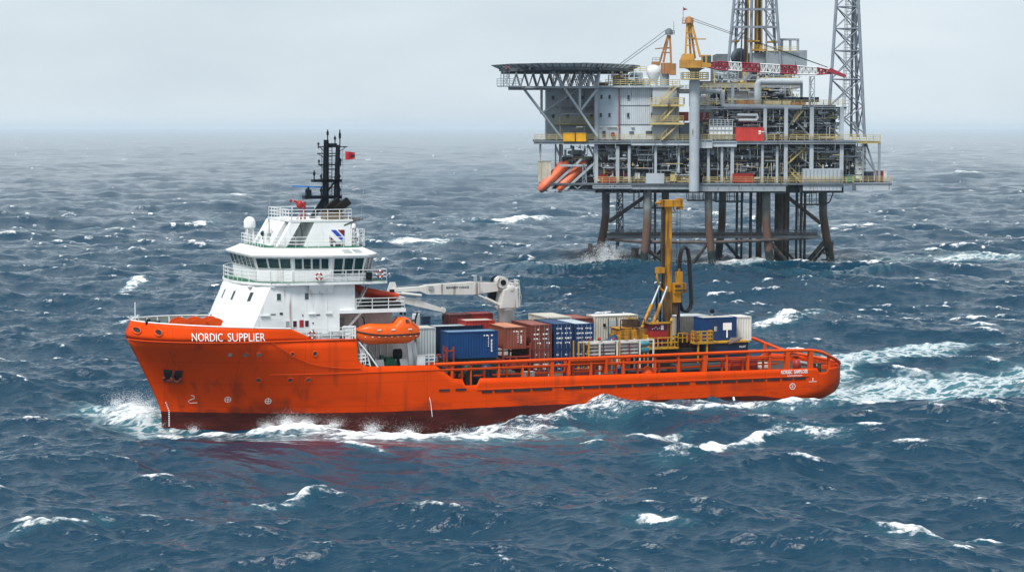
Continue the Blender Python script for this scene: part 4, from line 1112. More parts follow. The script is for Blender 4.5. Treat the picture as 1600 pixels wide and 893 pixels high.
def corr_wall(mb, p0, du, L_, H, nrm, pitch=.28, depth=.045):
    """corrugated sheet from p0 along du, H high; nrm outward"""
    p0, du, nrm = Vector(p0), Vector(du), Vector(nrm); n = max(2, int(L_/pitch)); st = L_/n; pts = []
    for i in range(n):
        a = i*st
        pts += [(a, 0), (a+st*.3, 0), (a+st*.45, 1), (a+st*.85, 1)]
    pts.append((L_, 0))
    lo = [p0+du*a-nrm*depth*d for a, d in pts]; hi = [p+Vector((0,0,H)) for p in lo]
    mb.grid([lo, hi], False)
def container(u0, u1, v0, v1, z0, z1, m, label, doors=None, group='shipping containers on the ship deck', topm=None, marks=0, fr='s', name='shipping_container', lean=None):
    """v0<v1; doors: '+v','-v','-u' face carrying the two doors"""
    t = empty(name, (fr, ((u0+u1)/2, (v0+v1)/2, z0)), label, 'container', group)
    e = .09; mb = MB()
    H = z1-z0
    faces = {'+v': ((u0+e, v1-.03, z0+.12), (1,0,0), u1-u0-2*e, (0,1,0)), '-v': ((u0+e, v0+.03, z0+.12), (1,0,0), u1-u0-2*e, (0,-1,0)),
             '-u': ((u0+.03, v0+e, z0+.12), (0,1,0), v1-v0-2*e, (-1,0,0)), '+u': ((u1-.03, v0+e, z0+.12), (0,1,0), v1-v0-2*e, (1,0,0))}
    for k, (p, d, L_, n) in faces.items():
        if k != doors: corr_wall(mb, p, d, L_, H-.2, n)
    mb.build('side_wall', m, t)
    mb = MB(); mb.box((u0+.05,v0+.05,z1-.09),(u1-.05,v1-.05,z1-.04)); mb.build('roof', topm or m, t)
    mb = MB()
    for a in (u0, u1-.1):
        for b in (v0, v1-.1): mb.box((a,b,z0+.14),(a+.1,b+.1,z1-.11))
    for z in (z0+.001, z1-.121):
        for b in (v0+.002, v1-.092): mb.box((u0+.15,b,z),(u1-.15,b+.09,z+.12))
        for a in (u0+.002, u1-.092): mb.box((a,v0+.15,z),(a+.09,v1-.15,z+.12))
    for a in (u0-.004, u1-.15):
        for b in (v0-.004, v1-.15):
            for z in (z0, z1-.13): mb.box((a,b,z),(a+.154,b+.154,z+.13))
    mb.build('frame', m, t)
    if doors:
        ax = 0 if doors[1] == 'v' else 1
        a0, a1 = ((u0, u1) if ax == 0 else (v0, v1)); sgn = 1 if doors[0] == '+' else -1
        pl = {'+v': v1, '-v': v0, '-u': u0, '+u': u1}[doors]; mid = (a0+a1)/2
        def bx(mb, a, b, z, y, d0, d1):
            c0, c1 = sorted((pl+sgn*d0, pl+sgn*d1))
            if ax == 0: mb.box((a,c0,z),(b,c1,y))
            else: mb.box((c0,a,z),(c1,b,y))
        for (a, b) in ((a0+.11, mid-.008), (mid+.008, a1-.11)):
            mb = MB(); bx(mb, a, b, z0+.13, z1-.13, -.10, -.045)
            for k in range(4):
                zz = z0+.2+(H-.4)*k/4; bx(mb, a+.06, b-.06, zz+.05, zz+(H-.4)/4-.05, -.044, -.02)
            dr = mb.build('door', m, t)
            for f in (.28, .72):
                x = lerp(a, b, f); mb = MB()
                if ax == 0: mb.tube((x, pl+sgn*.005, z0+.1), (x, pl+sgn*.005, z1-.1), .022, 5)
                else: mb.tube((pl+sgn*.005, x, z0+.1), (pl+sgn*.005, x, z1-.1), .022, 5)
                bx(mb, x-.08, x+.1, z0+H*.4, z0+H*.43, 0, .03); mb.build('lock_rod', steel, dr)
            mk = MB(); rr = random.Random(int(u0*100+z0*10))
            for row in range(4):
                zz = z1-.45-row*(H-.6)/4.2; x = a+.12
                while x < b-.2:
                    wd = rr.uniform(.05,.2)
                    if rr.random() < .72: bx(mk, x, min(x+wd, b-.06), zz-rr.uniform(.04,.13), zz+.03, -.019, -.012)
                    x += wd+.06
            o = mk.build('door_marking', whitemark, t)
    if marks:
        mk = MB(); rr = random.Random(int(u0*10)); x = u1-.75 if marks == 1 else u1-.6
        for k in range(9 if marks == 1 else 6): mk.box((x, v1-.028, z1-.95-k*.14), (x+.10+.06*rr.random(), v1+.004, z1-.86-k*.14))
        for k in range(6): mk.box((x-.28-(k % 2)*.02, v1-.028, z1-.55-k*.2), (x-.22, v1+.002, z1-.45-k*.2))
        for a, w_ in ((-.75,.12),(-.5,.2),(.0,.2)): mk.box((x+a, v1-.028, z1-.5), (x+a+w_, v1+.004, z1-.38))
        mk.build('side_marking', whitemark, t)
    return t
container(27.2,32.45,3.7,6.0,6.35,9.0,bluec,'bright blue container standing forward on the ship deck beside the lifeboat',marks=1,topm=mat('paler blue roof',(.12,.22,.34),.5))  # roof colour paler than the walls
container(27.0,32.3,3.6,5.9,3.6,6.3,greenblk,'dark green container hidden below the bright blue container')
container(33.5,35.8,-1.0,5.0,7.0,9.2,brownl,'faded brown container raised on a red frame next to the bright blue one',marks=2,topm=mat('salmon roof',(.50,.22,.13),.6))
container(36.4,38.55,-1.0,5.0,6.83,9.35,brownc,'brown container with closed doors on top of its stack',doors='+v',topm=brownl)
container(36.4,38.55,-1.0,5.0,4.2,6.8,brownc,'brown container below the other brown door container',doors='+v')
container(38.85,40.9,-1.0,5.0,6.78,9.38,bluec2,'dark blue container with doors beside the brown stack, top of its stack',doors='+v',topm=bluec2)
container(38.85,40.9,-1.0,5.0,4.15,6.75,bluec2,'dark blue container at the bottom beside the brown stack',doors='+v')
container(41.05,43.1,-1.0,5.0,6.75,9.33,bluec,'blue container with doors above the pipe rack, nearest the stern of its row',doors='+v',topm=greyc)
container(41.05,43.1,-1.0,5.0,4.1,6.72,bluec,'blue container behind the pipe rack, under another blue one',doors='+v')
container(24.9,26.85,.5,3.2,6.2,9.25,greyc,'pale grey container between the lifeboat and the bright blue container',topm=creamc)
container(27.5,32.8,-1.6,.6,6.3,9.1,navy,'navy container with a pale roof behind the bright blue container',topm=greyc)
container(31.0,34.2,-2.2,.2,6.6,9.55,redc,'red container behind the gap between bright blue and faded brown ones',topm=creamc)
container(30.7,33.2,-6.4,-4.2,6.9,9.85,maroon,'maroon container at the far rail under the crane hook')
container(33.3,35.6,-6.6,-4.4,7.2,9.85,redc,'small red container in front of the white crane pedestal',topm=redpaint)
container(40.5,43.2,-7,-1.4,6.9,9.5,creamc,'cream roofed container at the far rail behind the blue stack')
container(43.4,45.9,-7,-2.0,6.7,9.25,brownc,'rusty brown container at the far rail behind the blue stack',topm=brownl)
t = container(46.0,51.0,-4.2,-2.0,6.6,9.45,creamc,'cream cabin container with a door behind the yellow drilling machine',topm=white)
mb = MB(); mb.box((47.6,-2.02,6.7),(48.5,-1.96,8.9)); mb.build('cabin_door', greyc, t)
mb = MB()
for a in (47.55,48.5): mb.box((a,-2.0,6.7),(a+.06,-1.93,9.2))
mb.box((47.0,-1.98,8.3),(47.3,-1.93,8.6)); mb.build('door_frame', black, t)
t = empty('storage_box', ('s', (27.4,-2.3,9.0)), 'small dark blue box beside a white locker on the container roofs', 'box'); mb = MB(); mb.box((27.1,-2.6,9.12),(27.95,-1.9,9.85)); mb.build('box_body', navy, t); mb = MB(); mb.box((27.05,-2.65,9.85),(28.0,-1.85,9.92)); mb.build('lid', navy, t)
t = empty('storage_locker', ('s', (26.2,-1.5,8.8)), 'tall white locker standing between lifeboat and dark blue box', 'locker'); mb = MB(); mb.box((25.9,-1.6,8.4),(26.5,-1.0,10.3)); mb.build('locker_body', white, t); mb = MB(); mb.box((25.95,-1.0,8.5),(26.45,-.97,10.2)); mb.build('door', greyc, t)
# red steel cradles
def cradle(u0, u1, v0, v1, z0, z1, label, posts=True):
    t = empty('steel_cradle', ('s', ((u0+u1)/2,(v0+v1)/2,z0)), label, 'cradle', 'red steel cradles under the cargo')
    for u in (u0, u1):
        for v in (v0, v1): mb = MB(); mb.bar((u,v,z0),(u,v,z1),.16); mb.build('post', framered, t)
    for z in (z0+.3, (z0+z1)/2, z1-.4):
        mb = MB(); mb.bar((u0,v1,z),(u1,v1,z),.14); mb.bar((u0,v0,z),(u1,v0,z),.14); mb.bar((u0,v0,z),(u0,v1,z),.14); mb.bar((u1,v0,z),(u1,v1,z),.14); mb.build('rail', framered, t)
    mb = MB(); mb.box((u0+.2,v0+.1,z0+.1),(u1-.2,v1-.1,z0+.9)); mb.bar((u0+.2,v1,z0+.2),(u0+.9,v1,z0+1.4),.12); mb.bar((u0+1.3,v1,z0+1.4),(u0+1.9,v1,z0+.3),.12); mb.build('bracing', framered, t)
cradle(33.2,36.1,-.9,5.3,4.9,7.6,'red steel cradle carrying the faded brown container')
cradle(26.9,27.6,5.6,6.5,3.5,7.6,'red steel post frame at the near corner of the bright blue container')
# deck crane
def deck_crane():
    t = empty('deck_crane', ('s', (36.9,-4,3.5)), 'white knuckle boom deck crane lowered over the containers', 'crane')
    cw = mat('crane white', (.62,.61,.58), .45, rust=.42, dirt=.4, var=.06)
    mb = MB(); mb.lathe((36.9,-4,3.5), [(.95,0),(.95,.3),(.88,.4),(.88,6.6),(1.0,6.7),(1.0,6.85)], 20); mb.build('pedestal', cw, t)
    mb = MB(); mb.hexa([(35.9,-5,10.36),(38.0,-5,10.36),(38.0,-3,10.36),(35.9,-3,10.36)], [(36.3,-5,12.4),(37.9,-5,12.6),(37.9,-3,12.6),(36.3,-3,12.4)]); mb.ball((37.2,-3.6,12.4),.7,12); mb.build('slewing_house', cw, t, bevel=.12)
    mb = MB(); mb.tube((36.3,-4.5,13.1),(36.3,-3.2,13.1),.62,18); w_ = mb.build('winch_drum', cw, t); mb = MB(); mb.tube((36.3,-3.19,13.1),(36.3,-3.1,13.1),.3,12); mb.tube((36.0,-4.6,13.1),(36.0,-4.5,13.1),.64,18); mb.build('drum_flange', black, w_)
    mb = MB()
    pts = [(37.1,12.95,12.3),(33.0,13.2,11.85),(28.2,13.0,12.0),(27.4,12.85,12.35),(24.5,12.75,12.35)]
    for (a, at, ab), (b, bt, bb) in zip(pts, pts[1:]): mb.hexa([(a,-4.35,ab),(b,-4.35,bb),(b,-3.65,bb),(a,-3.65,ab)], [(a,-4.35,at),(b,-4.35,bt),(b,-3.65,bt),(a,-3.65,at)])
    bo = mb.build('boom', cw, t, bevel=.04)
    mb = MB(); mb.path([(37,-3.7,13.05),(33,-3.7,13.3),(28,-3.7,13.1),(24.8,-3.7,12.9)], .03, 4); mb.box((33.4,-4.2,13.2),(33.7,-4.0,13.8)); mb.box((34.1,-4.2,13.2),(34.3,-4.1,13.7)); mb.box((28.3,-3.64,12.5),(28.8,-3.5,12.9)); mb.build('boom_fittings', greydeck, bo)
    vs, fs = text_faces('SEAVEEST CANCE', 2.5, .24, lambda x, y: (30.2+x, -3.635, 12.55+y), .03); mb = MB(); mb.add(vs, fs); mb.build('boom_lettering', navy, bo)
    mb = MB(); mb.hexa([(23.8,-4.3,11.8),(25.2,-4.3,11.8),(25.2,-3.7,11.8),(23.8,-3.7,11.8)], [(24.3,-4.2,13.35),(24.8,-4.2,13.35),(24.8,-3.8,13.35),(24.3,-3.8,13.35)]); mb.build('knuckle', cw, t)
    mb = MB(); pts = [(24.4,12.2,11.5),(27.4,11.45,10.75),(29.9,10.55,10.15)]
    for (a, at, ab), (b, bt, bb) in zip(pts, pts[1:]): mb.hexa([(a,-4.25,ab),(b,-4.25,bb),(b,-3.75,bb),(a,-3.75,ab)], [(a,-4.25,at),(b,-4.25,bt),(b,-3.75,bt),(a,-3.75,at)])
    mb.tube((29.95,-4.2,10.35),(29.95,-3.8,10.35),.3,12); mb.build('jib', cw, t)
    mb = MB(); mb.tube((29.98,-4,10.1),(29.98,-4,9.6),.04,6); mb.tube((29.98,-4,9.75),(29.98,-4,9.3),.14,8,.09); mb.path([(29.98,-4,9.3),(30.12,-4,9.15),(29.98,-4,9.0),(29.85,-4,9.1)], .05,5); mb.build('hook', black, t)
    mb = MB(); mb.tube((33.7,-3.5,11.8),(34.6,-3.5,11.4),.11,8); mb.tube((34.4,-3.5,11.5),(36.3,-3.5,10.6),.19,10); mb.build('lift_cylinder', cw, t)
    mb = MB(); mb.tube((24.8,-3.55,12.25),(25.6,-3.55,12.2),.08,8); mb.tube((25.4,-3.55,12.22),(27.5,-3.55,11.95),.15,10); mb.build('jib_cylinder', cw, t)
    mb = MB(); mb.ladder((38.0,-3.2,10.6),(38.0,-3.2,12.7),(0,1,0),.5,.04); mb.rail([(37.0,-3.1,12.6),(38.0,-3.1,12.6),(38.1,-4.8,12.6)],.7,2,.6,.035); mb.path([(38.1,-3.1,10.4),(38.25,-3.1,11.5),(38.0,-3.1,13.0),(37.5,-3.1,13.2)], .04); mb.build('access_ladder', cw, t)
    mb = MB(); mb.box((35.3,-5.3,11.0),(36.2,-4.9,12.3)); mb.build('operator_cab', black, t)
deck_crane()
# drilling machine
def drill_rig():
    t = empty('drilling_rig', ('s', (52.5,1.5,3.5)), 'yellow drilling mast machine with a looped black hose on the aft deck', 'drilling rig')
    dk = mat('greasy brown steel', (.06,.035,.02), .6, rust=.4, var=.25)
    mb = MB(); mb.box((52.7,.75,12.0),(53.42,1.25,20.9)); ms = mb.build('mast', yellowrig, t, bevel=.04)
    mb = MB(); mb.box((52.65,.7,5.5),(53.45,1.3,11.998)); mb.build('lower_mast', mat('oily mast steel', (.19,.10,.025), .55, rust=.75, dirt=.7, var=.25, rustcol=(.04,.022,.012)), t)
    mb = MB(); mb.box((52.5,.6,12),(52.698,.75,21)); mb.box((52.35,.8,14.2),(52.698,1.2,20.6))
    for k in range(22): mb.bar((52.22,1.26,14.3+k*.28),(52.54,1.26,14.5+k*.28),.05)
    mb.build('mast_rack', dk, ms)
    mb = MB(); mb.box((52.25,.4,20.9),(54.5,1.6,21.6)); mb.box((54.2,.5,20.6),(54.55,1.5,21.75)); mb.tube((51.6,1,21.3),(52.3,1,21.3),.1); mb.path([(53.6,1,20.9),(53.9,1,20.3),(53.5,1,20.3)], .07); mb.build('crown_head', yellowrig, t)
    mb = MB(); [mb.tube((u,1.2,20.8),(u,1.2,13.5),.025,4) for u in (54.0,54.35)]; mb.build('hoist_rope', black, t)
    mb = MB(); mb.box((53.5,.5,11.9),(54.9,1.7,12.9)); mb.box((54.0,.7,12.9),(54.6,1.4,14.1)); mb.box((53.5,.4,10.9),(54.4,1.5,11.9)); mb.tube((54.4,1,11.0),(54.4,1,14.4),.12); h_ = mb.build('drill_head', yellowrig, t)
    mb = MB(); mb.box((53.5,.8,9.6),(54.1,1.3,10.9)); mb.bar((53.55,1.72,12.2),(54.9,1.72,12.2),.14); mb.box((53.6,1.7,12.5),(54.2,1.75,12.75)); mb.build('motor_block', dk, h_)
    mb = MB(); mb.tube((54.3,1,5.8),(54.3,1,10.9),.19,10); mb.build('kelly_bar', navy, t)
    mb = MB(); [mb.tube((u,v,6.0),(u,v,12.5),.11,6) for u, v in ((51.9,.8),(52.15,1.2),(52.35,.7))]; mb.build('drill_rods', black, t)
    hose = [(54.55,10.9),(54.5,13.6),(54.55,15.6),(54.75,16.35),(55.1,16.7),(55.45,16.35),(55.6,15.5),(55.8,12.5),(55.9,10.8),(55.75,10.2),(55.35,9.85),(54.9,9.95),(54.65,10.5),(54.55,11.2),(54.6,12.0)]
    for dv in (0, .28): mb = MB(); mb.path([(u+.06*dv, .6+dv, z) for u, z in hose], .16, 8); mb.build('hose', rubber, t)
    mb = MB(); mb.path([(52.5,1.4,14.2),(51.9,1.2,14.4),(51.75,1.2,13.6),(52.1,1.2,12.4),(52.6,1.3,12.0)], .14); mb.box((51.7,.8,14.0),(52.5,1.5,14.6)); mb.build('rod_guide', yellowrig, t)
    for (a, b) in (((52.0,1.3,12.7),(49.75,2.0,8.4)),((52.75,1.6,12.6),(50.85,2.2,8.7))):
        a, b = Vector(a), Vector(b); mid = a.lerp(b, .45)
        mb = MB(); mb.tube(mid, b, .20, 10, .2); c = mb.build('ram_cylinder', yellowrig, t)
        mb = MB(); mb.tube(a, mid, .12, 8); mb.build('ram_rod', steel, c)
    mb = MB(); mb.box((50.6,1.7,8.35),(51.6,2.5,8.8)); mb.tube((50.7,2,8.6),(51.5,2,9.0),.35,10); mb.build('ram_bracket', yellowrig, t)
    mb = MB(); mb.box((46.9,.4,7.8),(50.4,3.0,8.35)); mb.box((46.8,.3,8.35),(49.0,2.8,8.5)); mb.hexa([(46.7,.4,7.3),(50.3,.4,6.4),(50.3,3,6.4),(46.7,3,7.3)], [(46.7,.4,7.8),(50.3,.4,7.8),(50.3,3,7.8),(46.7,3,7.8)]); mb.box((48.0,.5,5.9),(50.6,2.9,7.6)); mb.build('machine_body', yellowrig, t, bevel=.05)
    mb = MB(); mb.rail([(46.9,3.0,8.4),(49.6,3.0,8.4)], 1.0, 2, 1.6, .04); mb.box((47.9,1.0,8.5),(49.2,2.2,9.3)); mb.tube((49.3,1.6,8.5),(49.3,1.6,9.2),.4,12); mb.build('machine_walkway', dk, t)
    mb = MB(); mb.box((49.9,2.2,7.3),(52.0,3.6,8.15)); mb.build('lower_cabinet', redpaint, t); mb = MB(); mb.box((50.0,2.2,8.152),(51.95,3.5,8.9)); cb = mb.build('upper_cabinet', mat('purple red paint', (.13,.012,.045), .45, dirt=.3), t)
    mb = MB(); mb.box((51.2,3.5,8.3),(51.5,3.53,8.75)); [mb.box((50.2+.2*k,3.5,8.35+.08*(k % 3)),(50.28+.2*k,3.53,8.45+.08*(k % 3))) for k in range(5)]; mb.build('cabinet_marking', whitemark, cb)
    mb = MB(); mb.bar((49.8,3.7,9.0),(52.4,3.7,9.05),.16); mb.bar((52.3,3.7,6.7),(52.3,3.7,9.2),.16); mb.bar((49.9,2,9.0),(49.9,3.7,9.0),.12); mb.tube((52.3,3.7,9.2),(52.3,3.7,9.55),.2,8,.05); mb.build('cabinet_frame', yellow, t)
    mb = MB(); mb.box((49.3,2.4,6.35),(52.9,4.3,6.5)); pl = mb.build('operator_platform', yellow, t)
    mb = MB(); mb.rail([(49.4,4.25,6.5),(52.8,4.25,6.5),(52.8,2.6,6.5)], 1.05, 2, 1.1, .045); mb.rail([(49.4,2.6,6.5),(49.4,4.25,6.5)], 1.3, 2, .28, .05); mb.build('platform_railing', yellow, pl)
    mb = MB(); mb.box((49.2,.2,3.5),(55.2,3.8,6.3)); mb.box((53.5,.2,6.3),(56.0,3.0,6.9)); mb.build('base_skid', mat('grimy black steel', (.018,.014,.012), .7, rust=.25), t)
    mb = MB(); rr = random.Random(4)
    for k in range(16): u = rr.uniform(53.4,55.8); z = rr.uniform(5.8,7.8); mb.bar((u,3.0,z),(u+rr.uniform(.2,.9),3.0+rr.uniform(0,.3),z+rr.uniform(-.2,.2)),.07)
    mb.build('pipework', framered, t)
    mb = MB(); [mb.bar((u,4.3,5.0),(u,4.3,7.0),.13) for u in (49.0,)]; mb.ball((53.9,2.0,7.3),.3); mb.build('yellow_fittings', yellow, t)
drill_rig()
# pipe rack: bundles of silver pipes between pale posts
t = empty('pipe_rack', ('s', (44.0,5.8,3.6)), 'rack of stacked pale pipes beside the blue container doors', 'pipe rack')
for u in (40.9,42.0,43.2,45.1,45.35,47.6,49.1):
    mb = MB(); mb.bar((u,6.4,4.2),(u,6.4,7.65),.14); mb.bar((u,5.0,4.2),(u,5.0,7.65),.14); mb.build('post', yellow if u in (40.9,42.0,45.35) else offwhite, t)
mb = MB(); mb.bar((40.9,6.4,7.6),(49.1,6.4,7.6),.12); mb.bar((40.9,6.4,5.95),(49.1,6.4,5.95),.12); mb.build('rack_rail', offwhite, t)
for r_, z in enumerate((6.25, 6.62, 6.98, 7.32)):
    for v in (5.2,5.55,5.95):
        for a, b in ((42.05,45.0),(45.4,47.55)):
            if v < 5.9 and r_ < 3: continue
            mb = MB(); mb.tube((a+.1*((r_+int(v*10)) % 3),v+.03*r_,z),(b,v+.03*r_,z),.15,10); mb.build('pipe', mat('galvanised pipe', (.46,.46,.44), .4, .3, rust=.3), t)
mb = MB(); mb.tube((43.7,6.2,6.0),(43.7,6.2,7.4),.05); mb.tube((46.5,6.25,6.1),(46.5,6.25,7.3),.07); mb.ball((44.9,6.0,7.75),.17,8); mb.ball((43.3,6.0,7.8),.2,8); mb.ball((42.4,5.9,7.75),.15,8); mb.build('lashing', redpaint, t)
for i, (u, z, lb) in enumerate([(48.3,6.5,'teal gas cylinder lying lower in the end bay of the pipe rack'),(48.35,7.15,'teal gas cylinder lying upper in the end bay of the pipe rack')]):
    t = empty('gas_cylinder', ('s', (u,5.7,z)), lb, 'cylinder', 'teal cylinders in the pipe rack')
    mb = MB(); mb.lathe((u-.65,5.7,z), [(.02,0),(.2,.06),(.3,.2),(.3,1.1),(.2,1.25),(.05,1.3)], 12, 0); mb.build('cylinder_body', mat('teal paint', (.06,.22,.26), .5, rust=.3), t)
    mb = MB(); mb.tube((u+.6,5.7,z),(u+.78,5.7,z),.06); mb.build('valve', steel, t)
# aft cabins on their skid
t = empty('equipment_skid', ('s', (58,3,3.5)), 'navy equipment skid with a yellow deck edge under the blue cabin', 'skid')
mb = MB(); mb.box((55.9,.5,3.6),(60.95,4.0,6.75)); mb.build('skid_body', navy, t)
mb = MB(); mb.box((55.7,.4,6.752),(61.1,4.15,6.9)); mb.build('skid_deck', yellow, t)
mb = MB(); vs, fs = text_faces('VALLANT', .8, .22, lambda x, y: (59.9+x, 4.012, 6.2+y), .02); mb.add(vs, fs); mb.build('skid_lettering', whitemark, t)
mb = MB(); mb.box((54.3,4.0,6.85),(56.4,5.3,7.0)); pf = mb.build('side_platform', yellow, t); mb = MB(); mb.rail([(54.4,5.2,7.0),(56.3,5.2,7.0),(56.3,4.1,7.0)],1.15,3,.55,.05); mb.rail([(54.4,4.1,7.0),(54.4,5.2,7.0)],1.15,3,.5,.05); mb.build('platform_railing', yellow, pf)
for u in (54.7,55.7): mb = MB(); mb.bar((u,5.1,3.5),(u,5.1,6.85),.16); mb.build('platform_leg', yellow, t)
mb = MB(); mb.hexa([(58.6,4.05,6.6),(59.9,4.05,6.9),(59.9,4.12,6.9),(58.6,4.12,6.6)], [(58.8,4.3,7.3),(60.1,4.3,7.3),(60.1,4.37,7.3),(58.8,4.37,7.3)]); mb.build('tilted_panel', creamc, t)
t = container(56.2,60.1,.7,3.0,6.92,9.35,bluec,'dark blue workshop cabin with a white board on the aft skid',topm=creamc)
mb = MB(); mb.box((56.9,2.98,6.97),(60.0,3.025,9.2)); mb.box((58.3,3.026,6.97),(58.34,3.04,9.2)); dd = mb.build('cabin_door', bluec2, t)
mb = MB(); mb.box((58.5,3.03,8.0),(59.5,3.045,8.75)); mb.box((58.9,3.03,7.2),(59.05,3.045,8.0)); mb.build('white_board', whitemark, t)
mb = MB(); mb.box((57.5,3.03,7.9),(57.8,3.05,8.4)); mb.build('notice', creamc, t)
container(60.3,62.3,-.6,2.0,6.7,9.25,offwhite,'white container with a dark slot on the aft side of the blue cabin')
container(55.0,58.6,-3.6,-.4,6.6,9.25,creamc,'cream and rusty container on the forward side of the blue cabin',topm=white)
t = empty('navigation_light', ('s', (58.2,1.0,9.36)), 'small black ball lamp on the aft cabin roof', 'lamp'); mb = MB(); mb.ball((58.2,1,9.85),.26); mb.build('lamp_globe', black, t); mb = MB(); mb.tube((58.2,1,9.3),(58.2,1,9.65),.1); mb.build('lamp_stem', greydeck, t)
# things between the rails
container(57.6,60.6,5.2,7.0,3.6,5.2,redc,'low red container behind the aft cargo rail')
def pipe_stack(u0, u1, z0, rows, label):
    t = empty('pipe_stack', ('s', ((u0+u1)/2,6.2,z0)), label, 'pipes', 'black pipes stacked behind the rail')
    for r_ in range(rows):
        for k in range(3): mb = MB(); mb.tube((u0,5.4+k*.5+.1*(r_ % 2),z0+.22+r_*.42),(u1,5.4+k*.5+.1*(r_ % 2),z0+.22+r_*.42),.21,10); mb.build('pipe', mat('black coated pipe', (.035,.04,.045), .4), t)
    for u in (u0+.4, u1-.4): mb = MB(); mb.box((u,5.0,z0-.1),(u+.2,6.9,z0)); mb.build('timber', mat('timber', (.2,.13,.07), .8), t)
pipe_stack(51.5,57.2,3.7,3,'stack of long black pipes between drilling machine and low red container')
pipe_stack(46.5,50.5,3.7,2,'stack of black pipes below the pipe rack end')
def tank(u, v, z0, h, r, m, label):
    t = empty('deck_tank', ('s', (u,v,z0)), label, 'tank', 'tanks standing behind the cargo rail'); mb = MB(); mb.lathe((u,v,z0), [(r,0),(r,h*.85),(r*.8,h*.95),(r*.2,h)], 16); mb.build('tank_shell', m, t)
    mb = MB(); mb.tube((u,v,z0+h*.95),(u,v,z0+h+.15),.12); mb.build('tank_valve', steel, t)
tank(29.0,6.6,3.5,2.4,.6,greenblk,'dark green tank behind the rail at the notch in the bulwark'); tank(31.0,6.6,3.5,2.3,.6,navy,'navy tank behind the rail aft of the dark green one'); tank(45.2,6.6,3.5,1.5,.5,bluepaint,'blue tank behind the rail under the pipe rack')
def box_thing(name, label, cat, u0, u1, v0, v1, z0, z1, m, m2, group=None):
    t = empty(name, ('s', ((u0+u1)/2,(v0+v1)/2,z0)), label, cat, group); mb = MB(); mb.box((u0,v0,z0),(u1,v1,z1-.06)); mb.build('crate_body', m, t, bevel=.02); mb = MB(); mb.box((u0-.03,v0-.03,z1-.058),(u1+.03,v1+.03,z1)); mb.build('lid', m2, t)
    mb = MB(); [mb.box((u,v0-.02,z0+.01),(u+.08,v1+.02,z1-.07)) for u in (u0+.15, u1-.25)]; mb.build('batten', m2, t)
box_thing('deck_crate','cream deck crate behind the rail below the faded brown container','crate',34.7,35.9,6.5,7.2,3.5,4.9,creamc,offwhite)
box_thing('deck_crate','pale yellow deck crate behind the rail beside the shelter hood','crate',37.6,38.9,6.4,7.2,3.5,4.7,creamc,yellow)
box_thing('deck_crate','dark red deck crate behind the rail under the shelter hood','crate',40.6,42.0,5.6,6.6,3.5,4.9,maroon,framered)
t = empty('mooring_drum', ('s', (61.7,6.0,3.5)), 'pale fender drum lying behind the aft rail', 'drum'); mb = MB(); mb.lathe((60.9,6,4.3), [(.1,0),(.45,.15),(.5,.5),(.5,1.1),(.45,1.45),(.1,1.6)], 14, 0); mb.build('fender', creamc, t); mb = MB(); mb.box((61.0,5.5,3.5),(62.4,6.5,3.85)); mb.build('cradle', framered, t)
t = empty('mooring_buoy', ('s', (66.4,4.5,3.5)), 'red orange buoy standing near the stern roller', 'buoy'); mb = MB(); mb.lathe((66.4,4.5,3.5), [(.25,0),(.42,.4),(.45,.8),(.3,1.15),(.1,1.3)], 14); mb.build('float', redpaint, t); mb = MB(); mb.tube((66.4,4.5,4.8),(66.4,4.5,5.2),.05); mb.build('shackle', black, t)
t = empty('marker_buoy', ('s', (48.2,7.0,3.5)), 'orange cone shaped buoy behind the rail below the yellow machine', 'buoy'); mb = MB(); mb.lathe((48.2,7,3.5), [(.8,0),(.78,.6),(.3,1.4),(.1,1.5)], 14); mb.build('float', orangepipe, t); mb = MB(); mb.tube((48.2,7,5.0),(48.2,7,5.25),.05); mb.build('shackle', steel, t)
for i, u in enumerate((67.35, 67.95)):
    t = empty('bollard', ('s', (u,6.6,3.45)), ('brown bollard in the stern notch, the one nearer the bow','brown bollard in the stern notch, the one nearer the stern')[i], 'bollard', 'bollards at the stern')
    mb = MB(); mb.tube((u,6.6,3.45),(u,6.6,4.5),.2,12); mb.build('post', mat('worn brown steel', (.09,.05,.035), .6, rust=.4), t); mb = MB(); mb.tube((u,6.6,4.5),(u,6.6,4.58),.27,12); mb.build('cap', MATS['worn brown steel'], t)
t = empty('stern_roller', ('s', (70.2,0,3.5)), 'steel stern roller across the open aft deck', 'roller'); mb = MB(); mb.tube((70.4,-3,3.65),(70.4,3,3.65),.2,14); mb.build('roller', steel, t); mb = MB(); mb.box((70.0,-3.4,3.5),(70.8,-3.05,3.9)); mb.box((70.0,3.05,3.5),(70.8,3.4,3.9)); mb.build('bearing', orangepipe, t)

t = empty('tarpaulin', ('s', (46.2,2.6,6.4)), 'crumpled dark blue tarpaulin between pipe rack and yellow machine', 'tarpaulin')
mb = MB(); rows = [[(43.6+a*.5, 1.2+b*.55, 6.3+1.5*math.exp(-((a-6)/4)**2-((b-2)/2.2)**2)+.12*math.sin(a*2.1+b)) for b in range(6)] for a in range(11)]; mb.grid(rows); mb.build('cover', mat('tarpaulin blue', (.006,.045,.11), .6, var=.2), t)
mb = MB(); mb.box((43.8,1.3,5.8),(48.4,3.8,6.25)); mb.build('pallet', navy, t)
def deck_fan(name, label, cat, u, v, z, m):
    t = empty(name, ('s', (u,v,z)), label, cat, 'small machines around the drilling rig'); mb = MB(); mb.box((u-.45,v-.4,z),(u+.45,v+.4,z+.75)); mb.tube((u-.2,v,z+.75),(u-.2,v,z+1.15),.16,10); mb.build('housing', m, t, bevel=.03); mb = MB(); mb.rail([(u-.5,v+.45,z),(u+.5,v+.45,z)],1.0,2,.5,.04); mb.build('guard', yellow, t)
